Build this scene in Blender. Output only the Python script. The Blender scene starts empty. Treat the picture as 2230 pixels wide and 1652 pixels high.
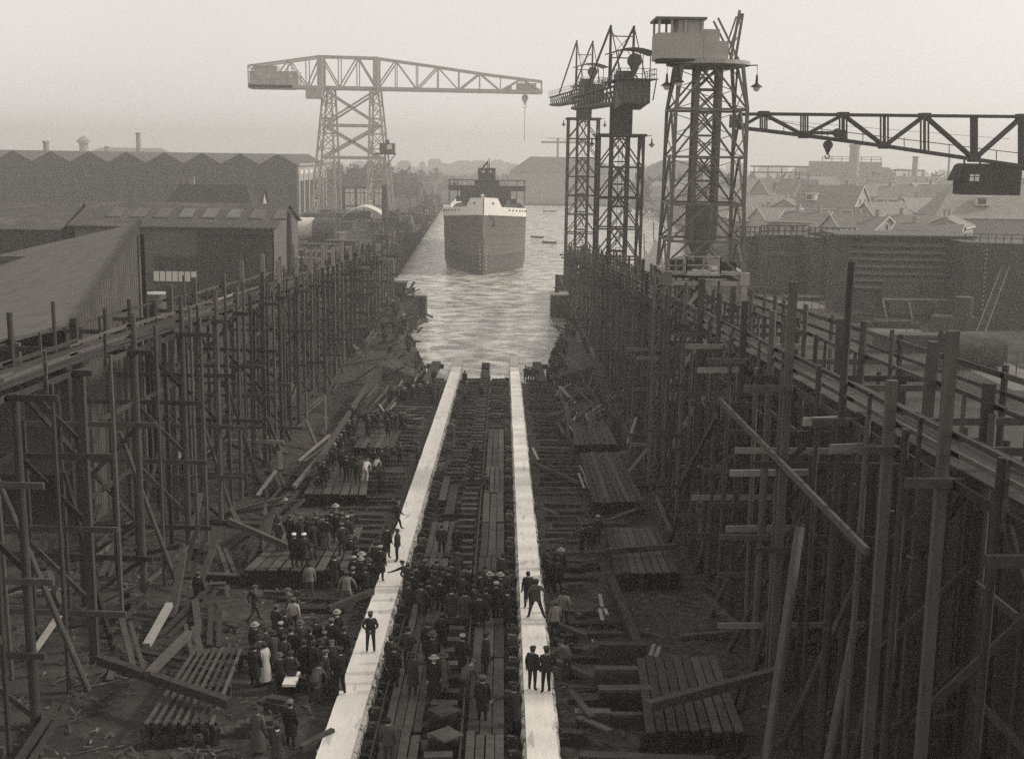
import bpy, bmesh, math, random
from mathutils import Vector, Matrix, Euler
random.seed(1925)
SC = bpy.context.scene
COL = SC.collection
R = math.radians
# ------------------------------------------------------------------ camera geometry
F = 2723.; CX = 1115.; CY = 826.; H = 25.
PITCH = math.atan(488 / F); ROLL = R(0.8); YAW = math.atan(23 / F)
def ray(px, py):
    u = (px - CX) / F; v = (CY - py) / F
    c, s = math.cos(ROLL), math.sin(ROLL)
    u, v = u * c - v * s, v * c + u * s
    cp, sp = math.cos(PITCH), math.sin(PITCH)
    y = cp + v * sp; z = -sp + v * cp; x = u
    cy, sy = math.cos(YAW), math.sin(YAW)
    return Vector((x * cy + y * sy, -x * sy + y * cy, z))
O = Vector((0, 0, H))
def atx(px, py, X):
    r = ray(px, py); return O + r * (X / r.x)
def aty(px, py, Y):
    r = ray(px, py); return O + r * (Y / r.y)
def atz(px, py, Z):
    r = ray(px, py); return O + r * ((Z - H) / r.z)
def way_z(y): return 7.6 - .05 * y
def slip_z(y): return 6.9 - .05 * y
def slip(px, py, h=0.):
    r = ray(px, py); t = (6.9 + h - H) / (r.z + .05 * r.y); return O + r * t
def gz(x, y):
    return slip_z(y) if -13 < x < 10 else max(3.2, slip_z(y))
def on_ground(px, py, h=0.):
    p = slip(px, py, h)
    if not (-13 < p.x < 10) and slip_z(p.y) < 3.2: p = atz(px, py, 3.2 + h)
    return p

# ------------------------------------------------------------------ materials
TINT = (1., .945, .865)
MATS = {}
def mat(name, lum, rough=.8, var=.25, scale=3., rand=0., bump=0., stretch=(1, 1, 1), spec=.25, metal=0., dark=None, grain=False):
    if name in MATS: return MATS[name]
    m = bpy.data.materials.new(name); m.use_nodes = True
    nt = m.node_tree; N = nt.nodes; L = nt.links
    b = N['Principled BSDF']
    b.inputs['Roughness'].default_value = rough
    b.inputs['Metallic'].default_value = metal
    b.inputs['Specular IOR Level'].default_value = spec
    tc = N.new('ShaderNodeTexCoord'); mp = N.new('ShaderNodeMapping'); mp.inputs['Scale'].default_value = stretch
    L.new(tc.outputs['Object'], mp.inputs['Vector'])
    n1 = N.new('ShaderNodeTexNoise'); n1.inputs['Scale'].default_value = scale; n1.inputs['Detail'].default_value = 6; n1.inputs['Roughness'].default_value = .65
    L.new(mp.outputs['Vector'], n1.inputs['Vector'])
    rp = N.new('ShaderNodeMapRange'); rp.inputs['From Min'].default_value = .25; rp.inputs['From Max'].default_value = .75
    rp.inputs['To Min'].default_value = 1 - var; rp.inputs['To Max'].default_value = 1 + var
    L.new(n1.outputs['Fac'], rp.inputs['Value'])
    val = rp.outputs['Result']
    if rand:
        oi = N.new('ShaderNodeObjectInfo'); r2 = N.new('ShaderNodeMapRange')
        r2.inputs['To Min'].default_value = 1 - rand; r2.inputs['To Max'].default_value = 1 + rand
        L.new(oi.outputs['Random'], r2.inputs['Value'])
        mu = N.new('ShaderNodeMath'); mu.operation = 'MULTIPLY'
        L.new(val, mu.inputs[0]); L.new(r2.outputs['Result'], mu.inputs[1]); val = mu.outputs[0]
    if dark:   # blotches of another lightness: (lum ratio, scale, threshold)
        n2 = N.new('ShaderNodeTexNoise'); n2.inputs['Scale'].default_value = dark[1]; n2.inputs['Detail'].default_value = 5
        L.new(mp.outputs['Vector'], n2.inputs['Vector'])
        r3 = N.new('ShaderNodeMapRange'); r3.inputs['From Min'].default_value = dark[2]; r3.inputs['From Max'].default_value = dark[2] + .08
        r3.inputs['To Min'].default_value = 1; r3.inputs['To Max'].default_value = dark[0]
        L.new(n2.outputs['Fac'], r3.inputs['Value'])
        mu = N.new('ShaderNodeMath'); mu.operation = 'MULTIPLY'
        L.new(val, mu.inputs[0]); L.new(r3.outputs['Result'], mu.inputs[1]); val = mu.outputs[0]
    vm = N.new('ShaderNodeVectorMath'); vm.operation = 'SCALE'
    vm.inputs[0].default_value = [lum * t for t in TINT]
    L.new(val, vm.inputs['Scale']); L.new(vm.outputs['Vector'], b.inputs['Base Color'])
    if bump:
        bp = N.new('ShaderNodeBump'); bp.inputs['Strength'].default_value = bump; bp.inputs['Distance'].default_value = .05
        L.new(n1.outputs['Fac'], bp.inputs['Height']); L.new(bp.outputs['Normal'], b.inputs['Normal'])
    MATS[name] = m
    return m
M = dict(
    pole=mat('weathered round pole', .075, .85, .35, 4, .45, stretch=(1, 1, .15)),
    wood=mat('dark tarred timber', .048, .85, .4, 3, .5),
    wood2=mat('grey worn plank', .07, .85, .4, 3, .45),
    pale=mat('fresh sawn and lit timber', .24, .8, .2, 3, .35),  # also put on staging beams in place of the light on them
    white=mat('white painted pole end', .26, .8, .2, 3, .25),
    grease=mat('white launching tallow', .86, .5, .14, 2.2, dark=(.62, 1.1, .61), stretch=(2.5, .45, 1), bump=.15),
    smear=mat('tallow smeared block', .1, .8, .5, 5, .5, bump=.3, dark=(5., 4.5, .6)),
    chips=mat('wood chips', .07, .9, .6, .9, dark=(3.2, 1.7, .6)),
    steel4=mat('pale grey tower and lit ledge paint', .15, .6, .25, 1.5, spec=.4),
    crust=mat('squeezed out tallow crust', .55, .7, .5, 5, bump=.5, dark=(.2, 3.2, .52)),
    wet=mat('wet tallow', .42, .35, .15, 3),
    mud=mat('slip mud', .045, .9, .5, .8, bump=.4, dark=(1.7, 2.2, .55)),
    yard=mat('yard ground', .048, .95, .4, .35, bump=.3, dark=(.5, .12, .52)),
    road=mat('pale cinder road', .16, .95, .25, .5),
    steel=mat('dark crane steel', .035, .6, .3, 1.5, spec=.4),
    steel2=mat('grey crane steel', .085, .6, .25, 1.5, spec=.4),
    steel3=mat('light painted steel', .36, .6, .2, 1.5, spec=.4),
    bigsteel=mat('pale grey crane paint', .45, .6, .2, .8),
    house=mat('crane cabin boards', .4, .75, .2, 1.2, stretch=(9, 9, .4)),
    plate=mat('riveted dark plate', .04, .55, .3, .8, spec=.5, dark=(.7, .5, .55)),
    plate2=mat('primed ship plate', .055, .6, .3, .7, spec=.4, dark=(1.5, .6, .58)),
    hull=mat('ship side paint', .125, .5, .08, .3, spec=.3),
    boot=mat('ship bottom paint', .08, .5, .15, .4, spec=.3, dark=(1.2, .5, .55)),
    bulwark=mat('white bulwark paint', .85, .5, .05, .5),
    shipdark=mat('ship deckhouse', .085, .7, .2, 1),
    corr=mat('corrugated iron', .14, .7, .3, 1.2, stretch=(1, 1, .3)),
    slate=mat('tin roofing', .075, .75, .3, .8, dark=(1.4, .35, .55), stretch=(.5, 1, 1)),
    board=mat('weatherboard', .12, .8, .25, 2, stretch=(.3, .3, 5)),
    darkdoor=mat('black tarred door', .045, .8, .25, 1),
    roofbig=mat('boarded lean to roof', .15, .8, .3, .9, stretch=(.25, 1.6, 1.6), dark=(.72, .9, .55)),
    brick=mat('brick', .32, .85, .2, 2),
    brick2=mat('pale brick', .4, .85, .2, 2),
    tile=mat('roof tile', .2, .85, .25, 1.2, .35),
    trim=mat('white trim', .62, .7, .1, 2),
    glass=mat('window glass', .03, .15, .1, 2, spec=.6),
    bright=mat('whitewashed pane', .75, .5, .1, 3),
    hallwall=mat('assembly hall sheeting', .06, .8, .25, .5, stretch=(1, 1, .15)),
    hallroof=mat('assembly hall roof', .075, .8, .25, .4),
    concrete=mat('concrete', .36, .8, .2, 1),
    boiler=mat('aluminium painted boiler', .62, .5, .12, .8),
    rust=mat('rusty plate', .06, .8, .4, 1.2, dark=(1.6, 1.5, .55)),
    canvas=mat('tent canvas', .6, .8, .1, 1),
    rope=mat('rope', .15, .9, .2, 5),
    tree=mat('winter trees', .06, .9, .3, .3),
    lampglass=mat('lamp globe', .7, .3, .05, 3),
    skin=mat('skin', .3, .6, .1, 8), hair=mat('dark hair', .025, .7, .1, 8),
    shoe=mat('shoe leather', .02, .5, .1, 8),
    c_black=mat('black cloth', .028, .9, .2, 8, .4), c_dark=mat('dark cloth', .045, .9, .2, 8, .4),
    c_mid=mat('drab cloth', .075, .9, .2, 8, .4), c_light=mat('light work cloth', .2, .9, .25, 7, .2),
    c_pale=mat('pale cloth', .42, .9, .15, 7, .1), c_white=mat('white cloth', .75, .9, .1, 8),
    h_dark=mat('dark felt', .04, .9, .2, 8), h_mid=mat('grey felt', .1, .9, .2, 8, .3), h_pale=mat('pale felt', .3, .9, .1, 8),
)

# ------------------------------------------------------------------ mesh helper
OFF = {}
class MB:
    def __init__(s): s.v = []; s.f = []
    def add(s, vs, fs):
        n = len(s.v); s.v += [Vector(v) for v in vs]; s.f += [[n + i for i in f] for f in fs]; return s
    def hexa(s, c):   # 8 corners: bottom 4 ccw, top 4 ccw
        return s.add(c, [(3, 2, 1, 0), (4, 5, 6, 7), (0, 1, 5, 4), (1, 2, 6, 5), (2, 3, 7, 6), (3, 0, 4, 7)])
    def box(s, c, d, rz=0., rx=0., ry=0.):
        m = Euler((rx, ry, rz)).to_matrix(); c = Vector(c); x, y, z = d[0] / 2, d[1] / 2, d[2] / 2
        return s.hexa([c + m @ Vector(p) for p in ((-x, -y, -z), (x, -y, -z), (x, y, -z), (-x, y, -z), (-x, -y, z), (x, -y, z), (x, y, z), (-x, y, z))])
    def beam(s, a, b, w, h=None, up=(0, 0, 1), w1=None):
        a = Vector(a); b = Vector(b); h = h or w; d = (b - a)
        if d.length < 1e-6: return s
        d.normalize(); u = Vector(up)
        if abs(d.dot(u)) > .98: u = Vector((0, 1, 0))
        r = d.cross(u).normalized(); u = r.cross(d).normalized(); k = (w1 or w) / w
        r *= w / 2; u *= h / 2
        return s.hexa([a - r - u, a + r - u, b + r * k - u * k, b - r * k - u * k, a - r + u, a + r + u, b + r * k + u * k, b - r * k + u * k])
    def cyl(s, a, b, r0, r1=None, n=10):
        a = Vector(a); b = Vector(b); r1 = r0 if r1 is None else r1; d = (b - a).normalized()
        u = Vector((0, 0, 1)) if abs(d.z) < .9 else Vector((1, 0, 0))
        x = d.cross(u).normalized(); y = d.cross(x)
        vs = []
        for c, r in ((a, r0), (b, r1)):
            for i in range(n):
                t = 2 * math.pi * i / n; vs.append(c + x * (r * math.cos(t)) + y * (r * math.sin(t)))
        fs = [(i, (i + 1) % n, n + (i + 1) % n, n + i) for i in range(n)] + [tuple(range(n))[::-1], tuple(range(n, 2 * n))]
        return s.add(vs, fs)
    def path(s, pts, w, h=None):
        for a, b in zip(pts[:-1], pts[1:]): s.beam(a, b, w, h)
        return s
    def loft(s, rings, cap=True, close=True):
        n = len(rings[0]); vs = [p for r in rings for p in r]; fs = []
        for k in range(len(rings) - 1):
            for i in range(n if close else n - 1):
                j = (i + 1) % n; fs.append((k * n + i, k * n + j, (k + 1) * n + j, (k + 1) * n + i))
        if cap: fs += [tuple(range(n))[::-1], tuple((len(rings) - 1) * n + i for i in range(n))]
        return s.add(vs, fs)
    def prism(s, poly, ax, t):   # polygon (3d points) extruded along vector ax by t
        ax = Vector(ax).normalized() * t; n = len(poly); poly = [Vector(p) for p in poly]
        return s.add(poly + [p + ax for p in poly], [tuple(range(n))[::-1], tuple(range(n, 2 * n))] + [(i, (i + 1) % n, n + (i + 1) % n, n + i) for i in range(n)])
    def build(s, name, m, parent=None, smooth=False, loc=None):
        me = bpy.data.meshes.new(name)
        if parent is not None: off = OFF[parent.name]
        elif loc is not None: off = Vector(loc)
        else:
            xs = [v.x for v in s.v]; ys = [v.y for v in s.v]; zs = [v.z for v in s.v]
            off = Vector(((min(xs) + max(xs)) / 2, (min(ys) + max(ys)) / 2, min(zs)))
        me.from_pydata([v - off for v in s.v], [], s.f)
        bm = bmesh.new(); bm.from_mesh(me); bmesh.ops.recalc_face_normals(bm, faces=bm.faces)
        if smooth:
            for f in bm.faces: f.smooth = True
        bm.to_mesh(me); bm.free()
        if smooth: me.set_sharp_from_angle(angle=R(40))
        me.materials.append(M[m] if isinstance(m, str) else m)
        o = bpy.data.objects.new(name, me); COL.objects.link(o); OFF[o.name] = off
        if parent is not None: o.parent = parent
        else: o.location = off
        return o
def thing(name, label, cat, loc=(0, 0, 0), group=None):
    o = bpy.data.objects.new(name, None); COL.objects.link(o); o.location = loc; OFF[o.name] = Vector(loc)
    o.empty_display_size = .5
    return tag(o, label, cat, group)
def tag(o, label, cat, group=None):
    o['label'] = label; o['category'] = cat
    if group: o['group'] = group
    return o
def struct(o): o['kind'] = 'structure'; return o
def stuff(o): o['kind'] = 'stuff'; return o
def kids(o): return [c for c in bpy.data.objects if c.parent == o]
def dup(o, loc, rz=0., label=None, scale=None, children=None):
    c = o.copy(); COL.objects.link(c); c.location = loc; c.rotation_euler = (o.rotation_euler[0], o.rotation_euler[1], rz)
    if label: c['label'] = label
    if scale: c.scale = scale
    for k in (children or []):
        d = k.copy(); COL.objects.link(d); d.parent = c
    return c
def ring(cx, cy, z, rx, ry, n=12, ph=0.):
    return [Vector((cx + rx * math.cos(2 * math.pi * i / n + ph), cy + ry * math.sin(2 * math.pi * i / n + ph), z)) for i in range(n)]
def lattice(mb, a0, b0, a1, b1, n, w, kind='X', hor=True):
    """bracing between two legs a0->a1 and b0->b1 (lower to upper ends)"""
    a0, b0, a1, b1 = map(Vector, (a0, b0, a1, b1))
    for i in range(n):
        t0, t1 = i / n, (i + 1) / n
        p, q = a0.lerp(a1, t0), b0.lerp(b1, t0); r, s = a0.lerp(a1, t1), b0.lerp(b1, t1)
        if kind == 'X': mb.beam(p, s, w); mb.beam(q, r, w * .9)
        elif kind == 'K':
            m_ = (r + s) / 2; mb.beam(p, m_, w); mb.beam(q, m_, w)
        elif kind == 'Z': mb.beam(p, s, w) if i % 2 else mb.beam(q, r, w)
        if hor: mb.beam(r, s, w * 1.15)

# ------------------------------------------------------------------ camera, light, sky
cam = bpy.data.cameras.new('camera'); co = bpy.data.objects.new('camera', cam); COL.objects.link(co)
fw = ray(CX, CY); rt = ray(CX + F, CY) - fw; up = ray(CX, CY - F) - fw
fw.normalize(); rt.normalize(); up.normalize()
mw = Matrix(((rt.x, up.x, -fw.x, 0), (rt.y, up.y, -fw.y, 0), (rt.z, up.z, -fw.z, H), (0, 0, 0, 1)))
co.matrix_world = mw
cam.sensor_width = 36; cam.sensor_fit = 'HORIZONTAL'; cam.lens = F / 2230 * 36; cam.clip_start = .5; cam.clip_end = 12000
SC.camera = co
SUN_EL, SUN_AZ = R(36), R(82)     # azimuth clockwise from +y (straight ahead)
sd = Vector((math.sin(SUN_AZ) * math.cos(SUN_EL), math.cos(SUN_AZ) * math.cos(SUN_EL), math.sin(SUN_EL)))
sl = bpy.data.lights.new('sun', 'SUN'); sl.energy = 2.6; sl.angle = R(7); sl.color = (1, .95, .87)
so = bpy.data.objects.new('sun', sl); COL.objects.link(so); so.rotation_euler = (-sd).to_track_quat('-Z', 'Y').to_euler(); so.location = (60, 20, 80)
w = bpy.data.worlds.new('World'); SC.world = w; w.use_nodes = True
nt = w.node_tree; N = nt.nodes; L = nt.links; bg = N['Background']
sky = N.new('ShaderNodeTexSky'); sky.sky_type = 'NISHITA'; sky.sun_disc = False; sky.sun_elevation = SUN_EL; sky.sun_rotation = SUN_AZ
sky.air_density = 1.; sky.dust_density = 6.; sky.ozone_density = 1.
bw = N.new('ShaderNodeRGBToBW'); L.new(sky.outputs['Color'], bw.inputs['Color'])
# the thin high overcast evens the sky out: an even veil added to the grey of the sky
ma = N.new('ShaderNodeMath'); ma.operation = 'MULTIPLY_ADD'; ma.inputs[1].default_value = .25; ma.inputs[2].default_value = 5.8
L.new(bw.outputs['Val'], ma.inputs[0])
# paler towards the horizon, as a misty morning sky is
wtc = N.new('ShaderNodeTexCoord'); sx = N.new('ShaderNodeSeparateXYZ'); L.new(wtc.outputs['Generated'], sx.inputs['Vector'])
hr = N.new('ShaderNodeMapRange'); hr.inputs['From Min'].default_value = 0.; hr.inputs['From Max'].default_value = .55; hr.inputs['To Min'].default_value = 1.22; hr.inputs['To Max'].default_value = .78
L.new(sx.outputs['Z'], hr.inputs['Value'])
cn = N.new('ShaderNodeTexNoise'); cn.inputs['Scale'].default_value = 2.2; cn.inputs['Detail'].default_value = 5; L.new(wtc.outputs['Generated'], cn.inputs['Vector'])
cr = N.new('ShaderNodeMapRange'); cr.inputs['From Min'].default_value = .3; cr.inputs['From Max'].default_value = .7; cr.inputs['To Min'].default_value = .96; cr.inputs['To Max'].default_value = 1.06; L.new(cn.outputs['Fac'], cr.inputs['Value'])
cm = N.new('ShaderNodeMath'); cm.operation = 'MULTIPLY'; L.new(hr.outputs['Result'], cm.inputs[0]); L.new(cr.outputs['Result'], cm.inputs[1])
mh_ = N.new('ShaderNodeMath'); mh_.operation = 'MULTIPLY'; L.new(ma.outputs[0], mh_.inputs[0]); L.new(cm.outputs[0], mh_.inputs[1])
vm = N.new('ShaderNodeVectorMath'); vm.operation = 'SCALE'; vm.inputs[0].default_value = (1., .965, .915)
L.new(mh_.outputs[0], vm.inputs['Scale']); L.new(vm.outputs['Vector'], bg.inputs['Color']); bg.inputs['Strength'].default_value = .12
vs = SC.view_settings; vs.view_transform = 'Standard'; vs.look = 'None'; vs.gamma = 1; vs.exposure = 0
SC.cycles.use_denoising = False; SC.cycles.volume_bounces = 2; SC.cycles.max_bounces = 6; SC.cycles.diffuse_bounces = 3
SC.cycles.glossy_bounces = 2; SC.cycles.transparent_max_bounces = 4; SC.cycles.caustics_reflective = False

# ------------------------------------------------------------------ haze
hz = MB(); hz.box((100, 1180, 29), (3400, 2500, 66.0)); ho = hz.build('haze', 'steel'); stuff(ho)
hm = bpy.data.materials.new('haze air'); hm.use_nodes = True; hm.node_tree.nodes.clear()
pv = hm.node_tree.nodes.new('ShaderNodeVolumePrincipled'); ou = hm.node_tree.nodes.new('ShaderNodeOutputMaterial')
pv.inputs['Density'].default_value = .00075; pv.inputs['Color'].default_value = (.99, .965, .925, 1); pv.inputs['Anisotropy'].default_value = .5
hm.node_tree.links.new(pv.outputs['Volume'], ou.inputs['Volume']); ho.data.materials.clear(); ho.data.materials.append(hm)

# ------------------------------------------------------------------ water and land
def sheet(name, pts, m):
    b = MB(); b.add(pts, [tuple(range(len(pts)))]); return b.build(name, m, loc=(0, 0, 0))
wm = bpy.data.materials.new('harbour water'); wm.use_nodes = True
nt = wm.node_tree; N = nt.nodes; L = nt.links; b = N['Principled BSDF']
b.inputs['Base Color'].default_value = (.45, .425, .38, 1); b.inputs['Roughness'].default_value = .11; b.inputs['IOR'].default_value = 2.4; b.inputs['Specular IOR Level'].default_value = .8
tc = N.new('ShaderNodeTexCoord')
def wn(sc, st, det):
    mp = N.new('ShaderNodeMapping'); mp.inputs['Scale'].default_value = st; L.new(tc.outputs['Object'], mp.inputs['Vector'])
    n = N.new('ShaderNodeTexNoise'); n.inputs['Scale'].default_value = sc; n.inputs['Detail'].default_value = det; n.inputs['Roughness'].default_value = .6; n.inputs['Distortion'].default_value = .6
    L.new(mp.outputs['Vector'], n.inputs['Vector']); return n
n1 = wn(.8, (1, 1.1, 1), 6); n2 = wn(.14, (1, 1.4, 1), 4)
ad = N.new('ShaderNodeMath'); ad.operation = 'MULTIPLY_ADD'; ad.inputs[1].default_value = 2.2; L.new(n2.outputs['Fac'], ad.inputs[0]); L.new(n1.outputs['Fac'], ad.inputs[2])
bp = N.new('ShaderNodeBump'); bp.inputs['Strength'].default_value = .6; bp.inputs['Distance'].default_value = .6
L.new(ad.outputs[0], bp.inputs['Height']); L.new(bp.outputs['Normal'], b.inputs['Normal'])
# pale launch foam in the colour, standing in too for bright sky reflection
n3 = wn(.3, (.9, 1.1, 1), 9); fr_ = N.new('ShaderNodeMapRange'); fr_.inputs['From Min'].default_value = .40; fr_.inputs['From Max'].default_value = .60; L.new(n3.outputs['Fac'], fr_.inputs['Value'])
mx = N.new('ShaderNodeMix'); mx.data_type = 'RGBA'; mx.inputs['A'].default_value = (.22, .208, .187, 1); mx.inputs['B'].default_value = (.85, .81, .735, 1)
L.new(fr_.outputs['Result'], mx.inputs['Factor']); L.new(mx.outputs['Result'], b.inputs['Base Color'])
wb = MB(); wb.add([(-260, 20, 0), (420, 20, 0), (420, 760, 0), (-260, 760, 0)], [(0, 1, 2, 3)])
wo = wb.build('water', wm, loc=(0, 0, 0)); struct(wo)

# slipway floor: a fine sheet that sinks into the water
sb = MB(); ny = 96
rows = []
for j in range(ny + 1):
    y = -30 + j * 2.0
    rows.append([Vector((x, y, slip_z(y) + (random.uniform(-.07, .07) if -12 < x < 9 else 0))) for x in [-13 + 23 * i / 20 for i in range(21)]])
sb.loft(rows, cap=False, close=False); struct(sb.build('slipway', 'mud', loc=(0, 0, 0)))

def land(name, edge, outer, m, zf):
    """edge: boundary points along the water from near to far, with a wall down into the water"""
    b = MB()
    n = len(edge)
    top = [Vector((x, y, zf(y))) for x, y in edge]; out = [Vector((outer, y, zf(y))) for x, y in edge]
    b.add(top + out, [(i, i + 1, n + i + 1, n + i) for i in range(n - 1)])
    low = [Vector((x, y, -3)) for x, y in edge]
    b.add(top + low, [(i, i + 1, n + i + 1, n + i) for i in range(n - 1)])
    return struct(b.build(name, m, loc=(0, 0, 0)))
zf = lambda y: max(3.2, slip_z(y)) - .004
lys = [-40, 0, 30, 50, 74, 100, 140, 194]
land('ground', [(-13, y) for y in lys] + [(-20.5, 194.01), (-22, 255), (-25.5, 420), (-29.5, 611), (-36, 700)], -1500, 'yard', zf)
land('ground', [(10, y) for y in lys] + [(10, 232), (40, 232.01), (44, 300), (60, 420), (75, 640), (76, 700)], 1600, 'yard', zf)
sheet('far_ground', [(-1550, 640, 1.2), (1750, 640, 1.2), (1750, 2400, 1.2), (-1550, 2400, 1.2)], 'yard'); struct(bpy.data.objects['far_ground'])
# the cinder road curving through the yard beyond the staging
rd = [atz(1640, 642, 3.2), atz(1690, 655, 3.2), atz(1800, 685, 3.2), atz(1900, 712, 3.2), atz(2030, 760, 3.2), atz(2230, 850, 3.2)]
b = MB(); pts = []
for i, p in enumerate(rd):
    d = (rd[min(i + 1, 5)] - rd[max(i - 1, 0)]).normalized(); n = Vector((-d.y, d.x, 0)) * 5
    pts.append((p - n * .2, p + n))
b.loft([[Vector((a.x, a.y, 3.2)), Vector((c.x, c.y, 3.2))] for a, c in pts], cap=False, close=False); struct(b.build('road', 'road', loc=(0, 0, 0)))
# ------------------------------------------------------------------ launching ways
def way(xc, w, label):
    t = thing('launching_way', label, 'slipway track', (xc, 34, slip_z(34)))
    y0, y1 = 28, 146
    b = MB()
    ys = [y0 + 2 * i for i in range(int((y1 - y0) / 2) + 1)]
    prof = []
    for y in ys:
        z = way_z(y); j = random.uniform(-.012, .012); k = random.uniform(-.012, .012)
        prof.append([Vector((xc - w / 2 + j, y, z - .12)), Vector((xc + w / 2 + k, y, z - .12)), Vector((xc + w / 2 + k, y, z)), Vector((xc - w / 2 + j, y, z))])
    b.loft(prof); b.build('sliding_top', 'grease', t)
    b = MB(); b.beam((xc, y0, way_z(y0) - .50), (xc, 168, way_z(168) - .50), w * .96, .76); b.build('timber_bed', 'wood', t)
    b = MB(); prof = []
    for y in range(146, 158, 2):
        z = way_z(y) + .02 + max(0, .03 * (y - 149)); prof.append([Vector((xc - w / 2 + .03, y, z - .11)), Vector((xc + w / 2 - .03, y, z - .11)), Vector((xc + w / 2 - .03, y, z)), Vector((xc - w / 2 + .03, y, z))])
    b.loft(prof); b.build('wet_end', 'wet', t)
    for s in (-1, 1):       # ribband ledge caked with squeezed-out tallow
        b = MB(); prof = []
        y = y0
        while y < 144:
            z = way_z(y) - .24 + random.uniform(-.05, .05); e = .15 + random.uniform(-.05, .06)
            xi = xc + s * (w / 2 - .02); xo = xi + s * e
            prof.append([Vector((xi, y, z - .3)), Vector((xo, y, z - .3)), Vector((xo - s * .04, y, z)), Vector((xi, y, z + .1 + random.uniform(-.05, .06)))]); y += .45
        b.loft(prof); b.build('tallow_ledge', 'crust', t)
    return t
LX, RX = -5.3, 1.5
way(LX, 1.12, 'white greased launching way running into the water, the one nearer the tin roofed sheds')
way(RX, 1.04, 'white greased launching way running into the water, the one nearer the tower cranes')

# wedge blocks on the inner sides of both ways
G = 'tallow smeared wedge blocks beside the launching ways'
protos = []
for k in range(4):
    b = MB(); b.box((0, 0, .12), (.5, .34, .24), random.uniform(-.1, .1)); b.box((.03, .02, .33), (.46, .3, .17), random.uniform(-.2, .2)); b.box((-.04, 0, .47), (.34, .2, .1), random.uniform(-.5, .5))
    o = b.build('wedge_block', 'smear' if k % 2 else 'wood', loc=(0, 0, 0)); protos.append(o)
first = set()
for x, lab in ((LX + .98, 'small stack of wedges along the inner edge of the way nearer the sheds'), (RX - .93, 'small stack of wedges along the inner edge of the way nearer the tower cranes')):
    y = 35.
    while y < 138:
        k = random.randrange(4); p = protos[k]; loc = (x + random.uniform(-.07, .07), y, slip_z(y) - .05); rz = random.uniform(-.2, .2); sc = [random.uniform(.8, 1.2)] * 3
        if k in first: dup(p, loc, rz, lab, sc)
        else: first.add(k); p.location = loc; p.rotation_euler.z = rz; p.scale = sc; p['label'] = lab
        (p if False else None)
        y += random.uniform(1.0, 1.5)
for o in list(bpy.data.objects):
    if o.name.startswith('wedge_block'): o['category'] = 'wedge block'; o['group'] = G

# cross timbers (sleepers) over the slip
def sleeper_proto(name, w, m):
    b = MB(); n = 7
    rings_ = []
    for i in range(n):
        x = (i / (n - 1) - .5); j = random.uniform(-.02, .02)
        rings_.append([Vector((x, -w / 2 + j, 0)), Vector((x, w / 2 + j, 0)), Vector((x, w / 2 + j, .26)), Vector((x, -w / 2 + j, .26 + random.uniform(-.02, .02)))])
    b.loft(rings_); return b.build(name, m, loc=(0, 0, 0))
SL = [sleeper_proto('sleeper', .3, 'wood'), sleeper_proto('sleeper', .36, 'wood2'), sleeper_proto('sleeper', .26, 'wood')]
used = set()
def sleeper(x0, x1, y, lab, rz=0., h=0., k=None):
    k = random.choice([0, 0, 1, 2]) if k is None else k
    loc = ((x0 + x1) / 2, y, gz((x0 + x1) / 2, y) - .04 + h); sc = (abs(x1 - x0), random.uniform(.85, 1.2), random.uniform(.8, 1.25))
    if k in used: o = dup(SL[k], loc, rz, lab, sc)
    else: used.add(k); o = SL[k]; o.location = loc; o.rotation_euler.z = rz; o.scale = sc; o['label'] = lab
    o['category'] = 'timber'; o['group'] = 'timbers laid across the slipway floor'
y = 36.
while y < 140:
    if y > 66:
        a, c = -4.1 + random.uniform(0, .5), -2.3 + random.uniform(-.5, .3)
        sleeper(a, c, y + random.uniform(-.3, .3), 'cross timber laid between the keel blocks and the way towards the big hammerhead crane', random.gauss(0, .03))
        sleeper(-1.2 + random.uniform(-.3, .3), .3 + random.uniform(-.4, .1), y + random.uniform(-.3, .3), 'cross timber laid between the keel blocks and the way towards the tower cranes', random.gauss(0, .03))
    if random.random() < (.95 if y > 60 else .6): sleeper(-11.8 + random.uniform(0, 3), -6.4 - random.uniform(0, .8), y + random.uniform(-.3, .3), 'cross timber outside the way towards the big hammerhead crane', random.gauss(0, .04))
    if random.random() < (.95 if y > 60 else .7): sleeper(2.6 + random.uniform(0, .6), 5.4 + random.uniform(-1, 3), y + random.uniform(-.3, .3), 'cross timber outside the way towards the tower cranes', random.gauss(0, .04))
    y += random.uniform(1.3, 1.9)

# keel blocks down the middle line
KB = []
for k in range(3):
    b = MB(); hh = 0
    for i in range(3):
        b.box((random.uniform(-.05, .05), random.uniform(-.03, .03), hh + .15), (1.15 - .1 * i, .42, .29), random.uniform(-.06, .06)); hh += .295
    KB.append(b.build('keel_block', 'wood2' if k else 'wood', loc=(0, 0, 0)))
y = 37.; i = 0
while y < 150:
    k = i % 3; loc = (-1.85 + random.uniform(-.06, .06), y, max(slip_z(y), -.35) - .25 + random.uniform(-.05, .05)); rz = random.uniform(-.06, .06)
    o = KB[k] if i < 3 else dup(KB[k], loc, rz)
    o.location = loc; o.rotation_euler.z = rz; i += 1
    tag(o, 'squat stack of keel blocks on the centre line between the two ways', 'keel block', 'keel blocks down the middle of the slipway')
    y += random.uniform(1.25, 1.6) if y < 120 else 1.8
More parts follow.
